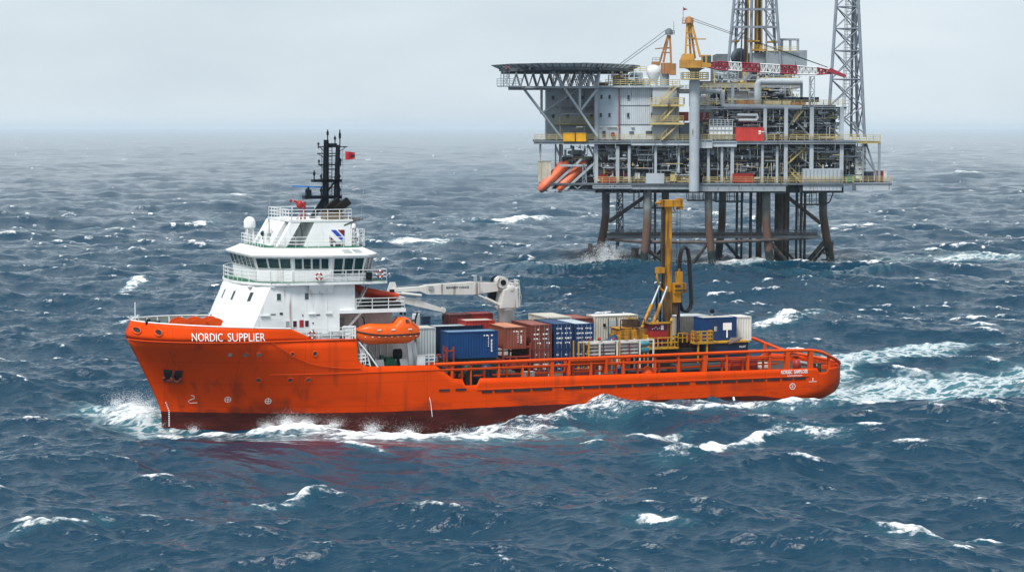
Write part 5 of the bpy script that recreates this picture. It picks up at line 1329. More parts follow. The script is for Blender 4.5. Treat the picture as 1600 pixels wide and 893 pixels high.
deck_fan('power_pack','grey power pack behind the yellow operator platform','power pack',53.6,3.2,6.9,MATS['grimy black steel']); deck_fan('power_pack','rusty red power pack beside the aft yellow side platform','power pack',55.0,3.4,6.9,framered); deck_fan('power_pack','yellow power pack on top of the long yellow machine','power pack',48.6,1.6,8.5,yellowrig)
# ================================================================== the platform
YP = 470.0
def PX(p, y=YP): return (p-800)*(y*.9976)/3500
def PZ(q, y=YP): return 29-(q-201)*(y*.9976)/3500
pgrey = mat('platform grey', (.25,.285,.315), .55, rust=.22, dirt=.2, var=.1, vscale=.3)
plight = mat('light platform grey', (.37,.415,.455), .5, rust=.25, dirt=.2, var=.07, vscale=.3)
pdark = mat('dark platform steel', (.11,.13,.15), .65, rust=.25, var=.2, vscale=.3)
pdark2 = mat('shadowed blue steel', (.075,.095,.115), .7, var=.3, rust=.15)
pyel = mat('railing yellow', (.50,.40,.17), .6, rust=.25, var=.12)
pwhite = mat('platform white', (.58,.60,.60), .45, rust=.18, dirt=.2, var=.05)
pbrown = mat('rusty steel', (.14,.065,.045), .75, rust=.6, var=.25)
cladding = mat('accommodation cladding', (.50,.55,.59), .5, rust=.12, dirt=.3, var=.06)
legm = mat('jacket leg', (.17,.19,.187), .65, rust=.0, var=.2, vscale=.5, zfade=(1.6, [(13.5,10.0,(.115,.068,.05)), (4.6,4.0,(.014,.026,.028))]))
bracem = mat('jacket brace', (.10,.085,.08), .7, rust=.5, var=.25, zfade=(1.6, [(3.6,3.0,(.016,.024,.026))]))
plat = empty('oil_platform', ('w', (PX(1110), 472, 0)), 'grey offshore oil platform on jacket legs behind the ship', 'oil platform')
def part(name, fn, m, parent=None, **k):
    mb = MB(); fn(mb); return mb.build(name, m, parent or plat, **k)

# --- jacket
def leg(pts, r, y, name='jacket_leg', m=None):
    mb = MB(); mb.path([(PX(p, y), y, PZ(q, y)) for p, q in pts], r, 14); return mb.build(name, m or legm, plat)
leg([(947,296),(947,335),(944,358),(936,395),(931,428)], .85, 478)
leg([(1012.5,296),(1012,350),(1009,385),(1005,432)], .88, 468)
leg([(1107.5,296),(1108,350),(1112,390),(1116,432)], .80, 468)
leg([(1198,296),(1198.5,350),(1202,385),(1208,432)], .90, 470)
leg([(1287,296),(1287.5,335),(1292,365),(1304,425)], .88, 480)
leg([(1040,296),(1040,350),(1037,420)], .85, 502)
leg([(1130,296),(1129,350),(1121,425)], .85, 502)
for p, r, y in ((1152.5,.28,494),(1160,.26,494),(1174,.34,490),(1185.5,.42,488),(1190,.25,490),(1215,.5,486),(1221,.55,484),(1228,.45,486),(1232,.4,488),(1246,.28,488),(1253,.27,490),(1259,.3,492)):
    leg([(p,296),(p-.5,418)], r, y, 'conductor_pipe', bracem)
def brace(a, b, r, y, y2=None, name='jacket_brace'):
    mb = MB(); mb.tube((PX(a[0],y),y,PZ(a[1],y)),(PX(b[0],y2 or y),y2 or y,PZ(b[1],y2 or y)), r, 10); mb.build(name, bracem, plat)
for a, b, r, y in [((952,346),(1010,306),.42,474),((1232,308),(1284,349),.42,476),((1106,381),(1079,419),.36,470),((1134,378),(1158,406),.36,500),((1014,392),(1042,411),.42,470),((1008,392),(984,420),.42,472),
      ((1206,380),(1238,416),.40,472),((1290,378),(1258,416),.5,480),((1296,382),(1268,414),.34,484),((950,383),(968,412),.36,480),((1215,378),(1244,408),.3,500),((1040,384),(1012,415),.3,500),((1127,312),(1160,340),.0,500)]:
    if r: brace(a, b, r, y)
part('lower_brace_tube', lambda m: m.path([(PX(948),474,PZ(375)),(PX(1000),469,PZ(377)),(PX(1108),468,PZ(378)),(PX(1200),469,PZ(375)),(PX(1290),478,PZ(373))], .36, 10), bracem)
part('boat_walkway', lambda m: m.box((PX(950),472,PZ(373)),(PX(1286),476,PZ(369))), pdark)
part('boat_walkway_beam', lambda m: m.box((PX(950),477,PZ(374)),(PX(1286),478.5,PZ(366))), bracem)
part('boat_walkway_railing', lambda m: (m.rail([(PX(952),472.1,PZ(369)),(PX(1284),472.1,PZ(369))], 1.15, 3, 1.6, .045), m.rail([(PX(952),476,PZ(369)),(PX(1284),476,PZ(369))], 1.15, 3, 1.6, .045)), pdark)
def fender(p, q0, q1, tgt, y):
    mb = MB(); mb.tube((PX(p),y,PZ(q0)),(PX(p),y,PZ(q1)), .5, 10)
    for q in (q0+6, (q0+q1)/2, q1-8): mb.tube((PX(p),y,PZ(q)),(PX(tgt),y+2,PZ(q)), .2, 8)
    mb.build('boat_fender', bracem, plat)
fender(924,382,420,940,474); fender(1309,380,418,1296,478)
part('landing_frame', lambda m: ([m.bar((PX(p),472,PZ(402)),(PX(p-1),472,PZ(422)),.35) for p in (968,974,980,986,991)], m.bar((PX(964),472,PZ(402)),(PX(994),472,PZ(402)),.5), m.tube((PX(994),472,PZ(388)),(PX(992),472,PZ(424)),.8,10), m.bar((PX(1000),472,PZ(407)),(PX(985),472,PZ(407)),.3)), bracem)
part('access_tower', lambda m: (m.lattice([((PX(967),480,PZ(400)),(PX(968),480,PZ(298))),((PX(978),480,PZ(372)),(PX(977),480,PZ(298))),((PX(972),483,PZ(390)),(PX(972),483,PZ(298)))], 9, .13),), pdark)
part('riser_ladder', lambda m: (m.ladder((PX(1026),480,PZ(370)),(PX(1026),480,PZ(298)),(1,0,0),.9,.06,.8), m.tube((PX(1030),482,PZ(420)),(PX(1030),482,PZ(298)),.25), m.tube((PX(1022),482,PZ(420)),(PX(1022),482,PZ(298)),.12), m.ladder((PX(1270),486,PZ(405)),(PX(1266),486,PZ(300)),(1,0,0),.9,.06,.8)), pdark)
def cage(p0, p1, q0, q1, y, name='hanging_platform'):
    def f(m):
        m.box((PX(p0),y,PZ(q1)-.25),(PX(p1),y+4,PZ(q1))); m.rail([(PX(p0),y,PZ(q1)),(PX(p1),y,PZ(q1))],1.2,3,1.5,.05)
        n = max(2, int((p1-p0)/9))
        for k in range(n+1): p = lerp(p0, p1, k/n); m.bar((PX(p),y,PZ(q1)),(PX(p),y,PZ(q0)),.14); m.bar((PX(p),y+4,PZ(q1)),(PX(p),y+4,PZ(q0)),.14)
    part(name, f, pdark)
cage(994,1010,298,326,476); cage(1018,1044,298,328,484); cage(1077,1122,298,313,472); cage(1122,1165,298,315,474); cage(1266,1300,300,321,478)
part('curved_escape_tube', lambda m: m.path([(PX(1300),478,PZ(321)),(PX(1306),478,PZ(317)),(PX(1311),478,PZ(304)),(PX(1311),478,PZ(296))], .16), pdark)

# --- decks
def deckslab(name, p0, p1, q, y0, y1, th=.35, m=None): return part(name, lambda b: b.box((PX(p0),y0,PZ(q)-th),(PX(p1),y1,PZ(q))), m or pdark)
def girder(p0, p1, q0, q1, y, m=None, stiff=9, name='deck_girder'):
    def f(b):
        b.box((PX(p0),y,PZ(q1)),(PX(p1),y+.3,PZ(q0))); b.box((PX(p0),y-.22,PZ(q0)-.14),(PX(p1),y-.002,PZ(q0)-.003)); b.box((PX(p0),y-.22,PZ(q1)+.003),(PX(p1),y-.002,PZ(q1)+.14))
        n = max(1, int((p1-p0)/stiff))
        for k in range(n+1): x = PX(lerp(p0, p1, k/n)); b.box((x-.05,y-.18,PZ(q1)+.15),(x+.05,y-.003,PZ(q0)-.15))
    return part(name, f, m or pgrey)
def rl(p0, p1, q, y, m=None, h=1.2, name='railing', step=1.5, parent=None):
    return part(name, lambda b: b.rail([(PX(p0),y,PZ(q)),(PX(p1),y,PZ(q))], h, 3, step, .055), m or pyel, parent)
deckslab('cellar_deck', 845, 1332, 285, 466, 508, .4); deckslab('cellar_deck_extension', 1330, 1391, 284, 467, 482)
girder(845,930,288,298,468.3,pdark); girder(926,1085,285,295,466.3,pgrey,14); girder(925,985,289,293,465.6,plight,20,'rub_beam'); girder(1085,1225,286,298,466.2,pgrey,16); girder(1330,1391,285,297,467.2,plight,22)
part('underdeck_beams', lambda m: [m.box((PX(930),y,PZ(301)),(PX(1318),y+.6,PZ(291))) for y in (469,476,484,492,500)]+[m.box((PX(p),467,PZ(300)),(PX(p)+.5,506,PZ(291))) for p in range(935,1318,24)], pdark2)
deckslab('main_deck', 835, 1334, 219, 466, 508, .4); deckslab('main_deck_extension', 1330, 1373, 220, 468, 486)
girder(834,985,220,225,466.2,pgrey,12); girder(985,1076,220,227,466.1,plight,18); girder(1076,1110,218,231,465.6,plight,9,'pedestal_girder'); girder(1110,1148,221,229,466.1,plight,20); girder(1148,1334,220,225,466.2,pgrey,16); girder(1326,1373,220,224,467.9,pyel,16)
deckslab('upper_deck', 1120, 1320, 167, 468, 506, .4); girder(1092,1320,167,171,468.0,plight,18)
deckslab('mezzanine_deck', 930, 1330, 252, 471, 506, .25); deckslab('mezzanine_deck', 1090, 1315, 191, 472, 506, .25)
for a, b in ((929,1085),(1096,1330)): rl(a, b, 285, 466.0)
rl(1330,1391,284,467.1); rl(835,880,219,466.0); rl(917,1076,219,466.0); rl(1093,1148,219,466.0); rl(1195,1334,219,466.1); rl(1330,1373,220,467.9)
rl(1092,1318,166,467.9); rl(1225,1315,252,470.8); rl(1190,1230,252,470.8)
rl(932,1084,252,470.8,pgrey); rl(1094,1188,252,470.8,pgrey); rl(1142,1230,191,471.8,pgrey)
# columns at the face
for p, q0, q1, y, w_ in [(844,222,286,467,.45),(868,222,300,469,.35),(876,222,290,472,.6),(931,118,292,467.2,.75),(964,228,287,466.6,.7),(982,228,287,466.6,.55),(1023,228,287,466.6,.5),(1059,231,270,467,.4),(1105,230,290,466.6,.55),(1126,230,290,466.6,.5),(1142,226,288,466.5,.7),(1189,226,290,466.8,.5),(1212,228,290,467,.5),(1225,168,290,466.4,.75),(1265,168,296,466.5,.8),(1312,168,292,466.7,.75),(1193,170,226,467,.7),(1372,222,285,467.8,.5),(1347,224,286,468.2,.35),(1352,224,284,470,.5),(1144,130,168,470,.5),(1252,130,168,470,.5)]:
    part('column', lambda m: m.box((PX(p)-w_/2,y,PZ(q1)),(PX(p)+w_/2,y+w_,PZ(q0))), plight if y < 467.5 else pgrey)
for a, b, y in [((945,228),(985,268),468),((918,226),(935,260),468),((1225,226),(1262,255),468),((1225,205),(1250,172),468.5),((1225,172),(1262,210),469),((1265,172),(1312,212),470),((1312,172),(1270,212),471),((1352,222),(1372,284),469),((868,228),(882,262),469),((1348,240),(1372,275),469)]:
    part('diagonal_strut', lambda m: m.tube((PX(a[0]),y,PZ(a[1])),(PX(b[0]),y,PZ(b[1])),.2,8), pgrey)

# --- process equipment behind the face: vessels, boxes, pipes, dark bulkheads
prng = random.Random(21)
tones = [pgrey, pdark, plight, pdark, pgrey, pdark2, pbrown]
def bay(p0, p1, q0, q1, y0, dense=1.0, wall=True, wallm=None):
    x0, x1, zt, zb = PX(p0)+.35, PX(p1)-.35, PZ(q0), PZ(q1); W_, H_ = x1-x0, zt-zb
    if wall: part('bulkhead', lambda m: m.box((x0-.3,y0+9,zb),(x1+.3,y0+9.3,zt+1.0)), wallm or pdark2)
    for k in range(int(2*dense+.5)):
        h = H_*prng.uniform(.2,.55); w_ = min(W_*.5, prng.uniform(1.0,3.2)); x = prng.uniform(x0, max(x0, x1-w_)); y = y0+prng.uniform(2.5,6)
        part('equipment_skid', lambda m: (m.box((x,y,zb),(x+w_,y+2,zb+h)), m.box((x+w_*.2,y-.12,zb+h*.3),(x+w_*.5,y-.002,zb+h*.75)), m.box((x-.1,y-.1,zb+h+.002),(x+w_+.1,y+2.1,zb+h+.12))), prng.choice([pgrey,pdark,plight,pgrey,pbrown]))
    for k in range(int(1.4*dense+.5)):
        r = prng.uniform(.35,.8); y = y0+prng.uniform(3,7); z = zb+prng.uniform(.35,.8)*H_; L_ = min(W_*.9, prng.uniform(2,4.5)); x = prng.uniform(x0, max(x0, x1-L_))
        part('process_vessel', lambda m: m.lathe((x,y,z), [(.05,0),(r*.7,.12),(r,.35),(r,L_-.35),(r*.7,L_-.12),(.05,L_)], 14, 0), prng.choice([plight,pgrey,pdark,pgrey]))
    for k in range(int(3*dense+.5)):
        y = y0+prng.uniform(.8,4); x = prng.uniform(x0, x1); r = prng.choice([.09,.12,.16,.24]); za = zb+prng.uniform(0,.3)*H_; zc = zb+prng.uniform(.55,1)*H_
        x2 = clamp(x+prng.uniform(-1,1)*W_*.7, x0, x1); zm = lerp(za, zc, prng.random())
        part('pipe', lambda m: m.path([(x,y,za),(x,y,zm-.25),(x+.25*math.copysign(1,x2-x),y,zm),(x2,y,zm+.001),(x2,y+.2,zm+.3),(x2,y+.2,zc)], r, 8), prng.choice([plight,plight,pgrey,pdark,pgrey]))
    for k in range(int(2*dense+.5)):
        y = y0+prng.uniform(.3,2.5); z = zb+prng.uniform(.1,.95)*H_; part('cable_tray', lambda m: m.box((x0,y,z),(x1,y+.5,z+.16)), prng.choice([pgrey,plight,pdark]))
    y = y0+.9
    part('flood_lamp', lambda m: (m.box((x0+W_*.5,y,zt-.75),(x0+W_*.5+.5,y+.3,zt-.5)), m.bar((x0+W_*.5+.25,y+.15,zt-.5),(x0+W_*.5+.25,y+.15,zt),.08)), pwhite)
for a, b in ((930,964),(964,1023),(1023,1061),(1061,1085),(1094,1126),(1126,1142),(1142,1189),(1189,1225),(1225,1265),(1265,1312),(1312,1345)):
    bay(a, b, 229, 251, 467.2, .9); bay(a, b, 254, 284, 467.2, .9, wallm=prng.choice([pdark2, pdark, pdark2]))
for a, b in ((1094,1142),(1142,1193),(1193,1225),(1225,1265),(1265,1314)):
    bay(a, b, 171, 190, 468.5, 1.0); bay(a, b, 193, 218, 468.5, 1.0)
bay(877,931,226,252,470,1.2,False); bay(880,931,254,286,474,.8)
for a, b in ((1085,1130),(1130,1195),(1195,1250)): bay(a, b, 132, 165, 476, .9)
bay(1320,1350,224,283,469,1.0,False)
# extra named plant
part('corner_plant_room', lambda m: m.box((PX(1252),466.3,PZ(297)),(PX(1312),474,PZ(263))), plight)
part('plant_room_ribs', lambda m: [m.box((PX(p),466.2,PZ(295)),(PX(p)+.1,466.297,PZ(264))) for p in range(1256,1312,6)], pgrey)
part('equipment_screen', lambda m: m.box((PX(1008),465.9,PZ(286)),(PX(1036),466.2,PZ(270))), plight)
part('white_panel_wall', lambda m: m.box((PX(1106),466.3,PZ(218)),(PX(1142),469,PZ(196))), pwhite)
part('panel_wall_grid', lambda m: ([m.bar((PX(p),466.2,PZ(218)),(PX(p),466.2,PZ(187)),.12) for p in range(1106,1144,6)], [m.bar((PX(1106),466.2,PZ(q)),(PX(1142),466.2,PZ(q)),.1) for q in (187,190,193,196,203,210)]), plight)
part('white_upper_module', lambda m: m.box((PX(1136,474),474,PZ(157,474)),(PX(1179,474),480,PZ(141,474))), pwhite)
part('stacked_louvres', lambda m: [m.box((PX(1336),469,PZ(q)),(PX(1352),473,PZ(q-7))) for q in range(236,282,9)], pwhite)
part('main_exhaust_duct', lambda m: m.path([(PX(1183),469,PZ(164)),(PX(1183),469,PZ(133)),(PX(1184.5),469,PZ(129.5)),(PX(1188),469,PZ(128)),(PX(1252),469,PZ(128.5))], .75, 12), plight)
part('header_pipe', lambda m: m.path([(PX(1060),468,PZ(143)),(PX(1125),468,PZ(143)),(PX(1127),468,PZ(146)),(PX(1127),468,PZ(163)),(PX(1130),468,PZ(166)),(PX(1250),467.6,PZ(168.5))], .5, 12), plight)
part('loop_pipe', lambda m: m.path([(PX(1150),467.6,PZ(180)),(PX(1181),467.6,PZ(180)),(PX(1182),467.6,PZ(184)),(PX(1180),467.6,PZ(188)),(PX(1152),467.6,PZ(188))], .32, 10), plight)
# drill floor block under the derrick
deckslab('drill_floor', 1118, 1256, 131, 474, 504, .8, pgrey); deckslab('substructure_deck', 1112, 1190, 139, 473, 500, .4, pdark); rl(1100,1180,139,472.9); rl(1160,1200,113,478.8); rl(1185,1252,130,473.9); rl(1196,1256,80,482,pyel)
for a, b in ((1120,1160),(1160,1205),(1205,1252)): bay(a, b, 106, 130, 477, 1.0, True, pdark)
part('mud_module', lambda m: (m.box((PX(1172,484),484,PZ(105,484)),(PX(1196,484),494,PZ(83,484))), m.hexa([(PX(1196.2,482),482,PZ(105,482)),(PX(1259,484),483,PZ(105,484)),(PX(1259,484),496,PZ(105,484)),(PX(1196.2,484),496,PZ(105,484))],[(PX(1196.2,482),482,PZ(80,482)),(PX(1259,484),483,PZ(79.5,484)),(PX(1259,484),496,PZ(79.5,484)),(PX(1196.2,484),496,PZ(80,484))])), pgrey)
part('storage_silo', lambda m: m.box((PX(1119,486),486,PZ(106,486)),(PX(1137,486),496,PZ(85,486))), pdark)
part('crane_rest_frame', lambda m: ([m.box((PX(p,488),488,PZ(80,488)),(PX(p,488)+.5,488.5,PZ(61,488))) for p in (1219,1232,1244)], m.box((PX(1217,488),487.9,PZ(64,488)),(PX(1246,488),489,PZ(61,488)))), pgrey)
part('blue_sacks_rack', lambda m: [m.box((PX(1232+k*6),470,PZ(160)),(PX(1232+k*6+5.2),472,PZ(152))) for k in range(8)], navy)
part('boom_rest', lambda m: m.lattice([((PX(1264),470,PZ(166)),(PX(1264),470,PZ(120))),((PX(1272),470,PZ(166)),(PX(1272),470,PZ(120))),((PX(1268),472,PZ(166)),(PX(1268),472,PZ(120)))], 4, .12), plight)
part('yellow_hoist', lambda m: (m.box((PX(1160,482),482,PZ(139,482)),(PX(1168,482),484,PZ(104,482))), m.box((PX(1118,482),482,PZ(122,482)),(PX(1127,482),484,PZ(112,482)))), yellow)
part('orange_valve_skid', lambda m: (m.box((PX(1152),469,PZ(164)),(PX(1176),471,PZ(158))), m.box((PX(1234),469,PZ(164)),(PX(1258),470,PZ(160)))), mat('dull orange', (.42,.14,.05), .6, rust=.4))
part('cream_winches', lambda m: [m.box((PX(p),469,PZ(164)),(PX(p)+1.8,470.5,PZ(158))) for p in (1192,1206,1222)], mat('cream plant', (.52,.46,.30), .6, rust=.3))
part('red_plant_room', lambda m: (m.box((PX(1056),470,PZ(189)),(PX(1076),474,PZ(175))), m.box((PX(1094),470,PZ(189)),(PX(1108),474,PZ(176)))), mat('dull red', (.22,.035,.03), .6, rust=.35))
part('grey_plant_block', lambda m: m.box((PX(1064),472,PZ(218)),(PX(1104),478,PZ(192))), pgrey)
part('teal_plant', lambda m: m.box((PX(982,474),474,PZ(131,474)),(PX(990,474),476,PZ(122,474))), mat('teal plant', (.02,.15,.12), .5))
# stairs
def stair(p0, q0, p1, q1, y, parent=None):
    def f(m):
        for dy in (0, .9): m.bar((PX(p0),y+dy,PZ(q0)),(PX(p1),y+dy,PZ(q1)),.12,.3); m.bar((PX(p0),y+dy,PZ(q0)+1.1),(PX(p1),y+dy,PZ(q1)+1.1),.09)
        n = 12
        for k in range(n+1): a = Vector((PX(p0),y,PZ(q0))).lerp(Vector((PX(p1),y,PZ(q1))), k/n); m.box((a.x-.14,y,a.z-.03),(a.x+.14,y+.9,a.z+.03)); 
        for k in range(5): a = Vector((PX(p0),y,PZ(q0))).lerp(Vector((PX(p1),y,PZ(q1))), k/4); m.bar((a.x,y,a.z),(a.x,y,a.z+1.1),.07)
    part('stairway', f, pyel, parent)
stair(1226,258,1256,231,467.5); stair(1228,262,1250,284,468.2); stair(1238,191,1252,173,468)

# --- accommodation block
acc = part('accommodation_block', lambda m: (m.box((PX(934),468,PZ(218)),(PX(1060),492,PZ(135)))), cladding)
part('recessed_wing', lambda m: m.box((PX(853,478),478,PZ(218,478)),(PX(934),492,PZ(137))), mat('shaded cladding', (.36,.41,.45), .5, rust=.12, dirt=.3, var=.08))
part('facade_rib', lambda m: [m.box((PX(p),467.93,PZ(196)),(PX(p)+.09,467.997,PZ(136))) for p in np.arange(936,1060,3.1)], plight, acc)
part('facade_seam', lambda m: [m.box((PX(934),467.9,PZ(q)),(PX(1018),467.99,PZ(q-.9))) for q in (165.5,195,136)], pdark, acc)
part('shaded_corner_cladding', lambda m: m.box((PX(933.5),467.88,PZ(195)),(PX(966),467.925,PZ(136.5))), mat('shade toned cladding', (.36,.43,.50), .5, dirt=.3, var=.08), acc)  # helideck's shade put into the colour of a thin sheet over the facade
for p, q in [(939,152),(951.5,152),(938,180),(951.5,180),(981,152.5),(980.5,180),(1018,153),(1018,180)]:
    fr = part('cabin_window', lambda m: m.box((PX(p-2.4),467.8,PZ(q+3.9)),(PX(p+2.4),467.87,PZ(q-3.9))), plight, acc)
    part('pane', lambda m: m.box((PX(p-1.7),467.77,PZ(q+3.1)),(PX(p+1.7),467.799,PZ(q-3.1))), mat('far window glass', (.02,.035,.045), .2))
for p, q, a, b in [(943,209,5,9),(986,207,7,4),(1014,207,12,5),(1037,180,3,5)]:
    part('ground_door', lambda m: m.box((PX(p-a/2),467.82,PZ(q+b/2)),(PX(p+a/2),467.9,PZ(q-b/2))), pdark2, acc)
part('wall_lamp_row', lambda m: [m.box((PX(p),467.6,PZ(199)),(PX(p)+.7,467.9,PZ(197.6))) for p in (900,905,936,948,953,958,985,1016,1060)], pwhite)
part('hose_reel', lambda m: m.tube((PX(957),467.5,PZ(210)),(PX(957),467.8,PZ(210)),.45,14), redpaint)
part('red_riser', lambda m: m.tube((PX(966.5),467.6,PZ(218)),(PX(966.5),467.6,PZ(136)),.14,8), mat('riser red', (.30,.09,.07), .6, rust=.4))
for q in (165, 192.5):
    part('wing_gallery', lambda m: (m.box((PX(868),474,PZ(q)-.25),(PX(931),478,PZ(q))), m.rail([(PX(868),474,PZ(q)),(PX(931),474,PZ(q))],1.3,3,1.2,.06)), pyel if q > 190 else pgrey)
for q in (153, 181):
    for p in (862, 885, 908, 922): part('wing_window', lambda m: m.box((PX(p,478),477.85,PZ(q+3,478)),(PX(p+4,478),477.99,PZ(q-3,478))), pdark2)
# stair tower at the right end of the block
part('stair_bay_wall', lambda m: m.box((PX(1018),467.0,PZ(218)),(PX(1056),467.9,PZ(136))), plight)
for q in (163.5, 191.5):
    part('stair_landing', lambda m: (m.box((PX(1013),464.8,PZ(q)-.45),(PX(1066),467,PZ(q))), m.rail([(PX(1013),464.8,PZ(q)),(PX(1066),464.8,PZ(q)),(PX(1066),467,PZ(q))],1.3,3,1.1,.06)), pyel)
stair(1029,163,1055,136,465.4); stair(1030,191,1056,164,465.4); stair(1032,218,1060,192,465.4)
deckslab('roof_deck', 934, 1066, 134.5, 466.6, 492, .4, plight); rl(945,1060,134.5,466.5); rl(1060,1100,143,467.4)
part('roof_plant', lambda m: (m.box((PX(958,476),476,PZ(134,476)),(PX(982,476),480,PZ(117,476))), m.box((PX(985,476),476,PZ(134,476)),(PX(1004,476),480,PZ(114,476))), m.box((PX(985,474),474,PZ(118,474)),(PX(1003,474),474.9,PZ(114,474)))), pgrey)
rl(970,1012,113,474); part('roof_red_plant', lambda m: m.box((PX(936),470,PZ(134)),(PX(950),471,PZ(129))), pbrown)
part('roof_orange_boat', lambda m: m.hexa([(PX(958),471,PZ(122)),(PX(977),471,PZ(122)),(PX(977),473,PZ(122)),(PX(958),473,PZ(122))],[(PX(964),471.5,PZ(117)),(PX(974),471.5,PZ(115)),(PX(974),472.5,PZ(115)),(PX(964),472.5,PZ(117))]), yellow)
def radome(p, q, r, y, base):
    d = part('radome', lambda m: m.lathe((PX(p,y),y,PZ(q,y)), [(r*.62,-r*1.0),(r*.98,-r*.2),(r,0),(r*.98,r*.25),(r*.8,r*.7),(r*.35,r*.95),(.05,r)], 16), pwhite)
    part('radome_base', lambda m: m.lathe((PX(p,y),y,PZ(base,y)), [(r*.5,0),(r*.5,PZ(q,y)-r-PZ(base,y)),(r*.68,PZ(q,y)-r-PZ(base,y)+.1)], 14), pwhite, d)
radome(1021,113,1.52,472,135); radome(1009,128,1.0,476,135)

# --- helideck
def helideck():
    yc, px0, px1 = 478, 767, 1012; x0, x1 = PX(px0), PX(px1); z = PZ(103.5)
    x1 = PX(1004)
    oct_ = [(x0+4,485),(x0,475),(x0+4,465),(x0+11,459),(PX(906),458),(PX(950),464),(PX(990),472.5),(x1,480),(PX(985),490),(PX(930),494),(PX(860),494)]
    inner = [(lerp(x0+17, x, .90), lerp(476, y, .88)) for x, y in oct_]
    part('helideck', lambda m: m.slab(inner, z-1.0, z), pdark)
    part('helideck_net', lambda m: [m.hexa([(a[0],a[1],z-.45),(b[0],b[1],z-.45),(b[0],b[1],z-.35),(a[0],a[1],z-.35)],[(c[0],c[1],z+.30),(d[0],d[1],z+.30),(d[0],d[1],z+.38),(c[0],c[1],z+.38)]) for a, b, c, d in [(inner[i], inner[(i+1) % 11], oct_[i], oct_[(i+1) % 11]) for i in range(11)]], mat('safety net grey', (.66,.69,.70), .8))
    part('net_arms', lambda m: [m.bar((lerp(inner[i][0], inner[(i+1) % 11][0], t), lerp(inner[i][1], inner[(i+1) % 11][1], t), z-.5), (lerp(oct_[i][0], oct_[(i+1) % 11][0], t), lerp(oct_[i][1], oct_[(i+1) % 11][1], t), z+.26), .14) for i in range(11) for t in (0,.2,.4,.6,.8)], pdark)
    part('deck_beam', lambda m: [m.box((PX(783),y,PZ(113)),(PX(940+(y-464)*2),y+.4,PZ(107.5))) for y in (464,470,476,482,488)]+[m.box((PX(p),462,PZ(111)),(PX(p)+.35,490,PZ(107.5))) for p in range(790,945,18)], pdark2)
    for y in (465.5, 476, 486):
        def tr(m):
            n = 10
            for k in range(n):
                a, b = lerp(800, 932, k/n), lerp(800, 932, (k+1)/n); mid = (a+b)/2
                m.tube((PX(a),y,PZ(136)),(PX(mid),y,PZ(114)),.13,6); m.tube((PX(mid),y,PZ(114)),(PX(b),y,PZ(136)),.13,6)
            m.box((PX(794),y-.2,PZ(139)),(PX(935),y+.25,PZ(135.5)))
        part('support_truss', tr, pgrey if y < 470 else pdark)
    for a, b, y in [((818,139),(878,217),467),((863,112),(932,213),465.6),((904,139),(847,177),468),((905,175),(932,140),466),((905,175),(905,112),466),((846,139),(846,178),469),((935,115),(932,139),466),((905,139),(918,117),466),((932,139),(918,117),466),((874,139),(887,117),466)]:
        part('helideck_strut', lambda m: m.tube((PX(a[0]),y,PZ(a[1])),(PX(b[0]),y,PZ(b[1])),.27,8), plight if y < 466.5 else pgrey)
    part('wing_frame', lambda m: (m.box((PX(848),470,PZ(179)),(PX(932),470.4,PZ(177))), m.box((PX(874),470,PZ(217)),(PX(875.5),470.4,PZ(139)))), pgrey)
    part('helideck_walkway', lambda m: (m.box((PX(777),464,PZ(136.5)),(PX(815),467,PZ(135))), m.rail([(PX(777),464,PZ(135)),(PX(815),464,PZ(135))],1.4,3,1.4,.06), m.bar((PX(783),464,PZ(135)),(PX(783),464,PZ(113)),.16), m.lattice([((PX(787),465,PZ(135)),(PX(787),465,PZ(106))),((PX(796),465,PZ(135)),(PX(796),465,PZ(106))),((PX(792),467,PZ(135)),(PX(792),467,PZ(106)))],4,.07)), pgrey)
    part('fire_box', lambda m: m.box((PX(790),463.5,PZ(112)),(PX(794),464,PZ(105))), redpaint)
helideck()

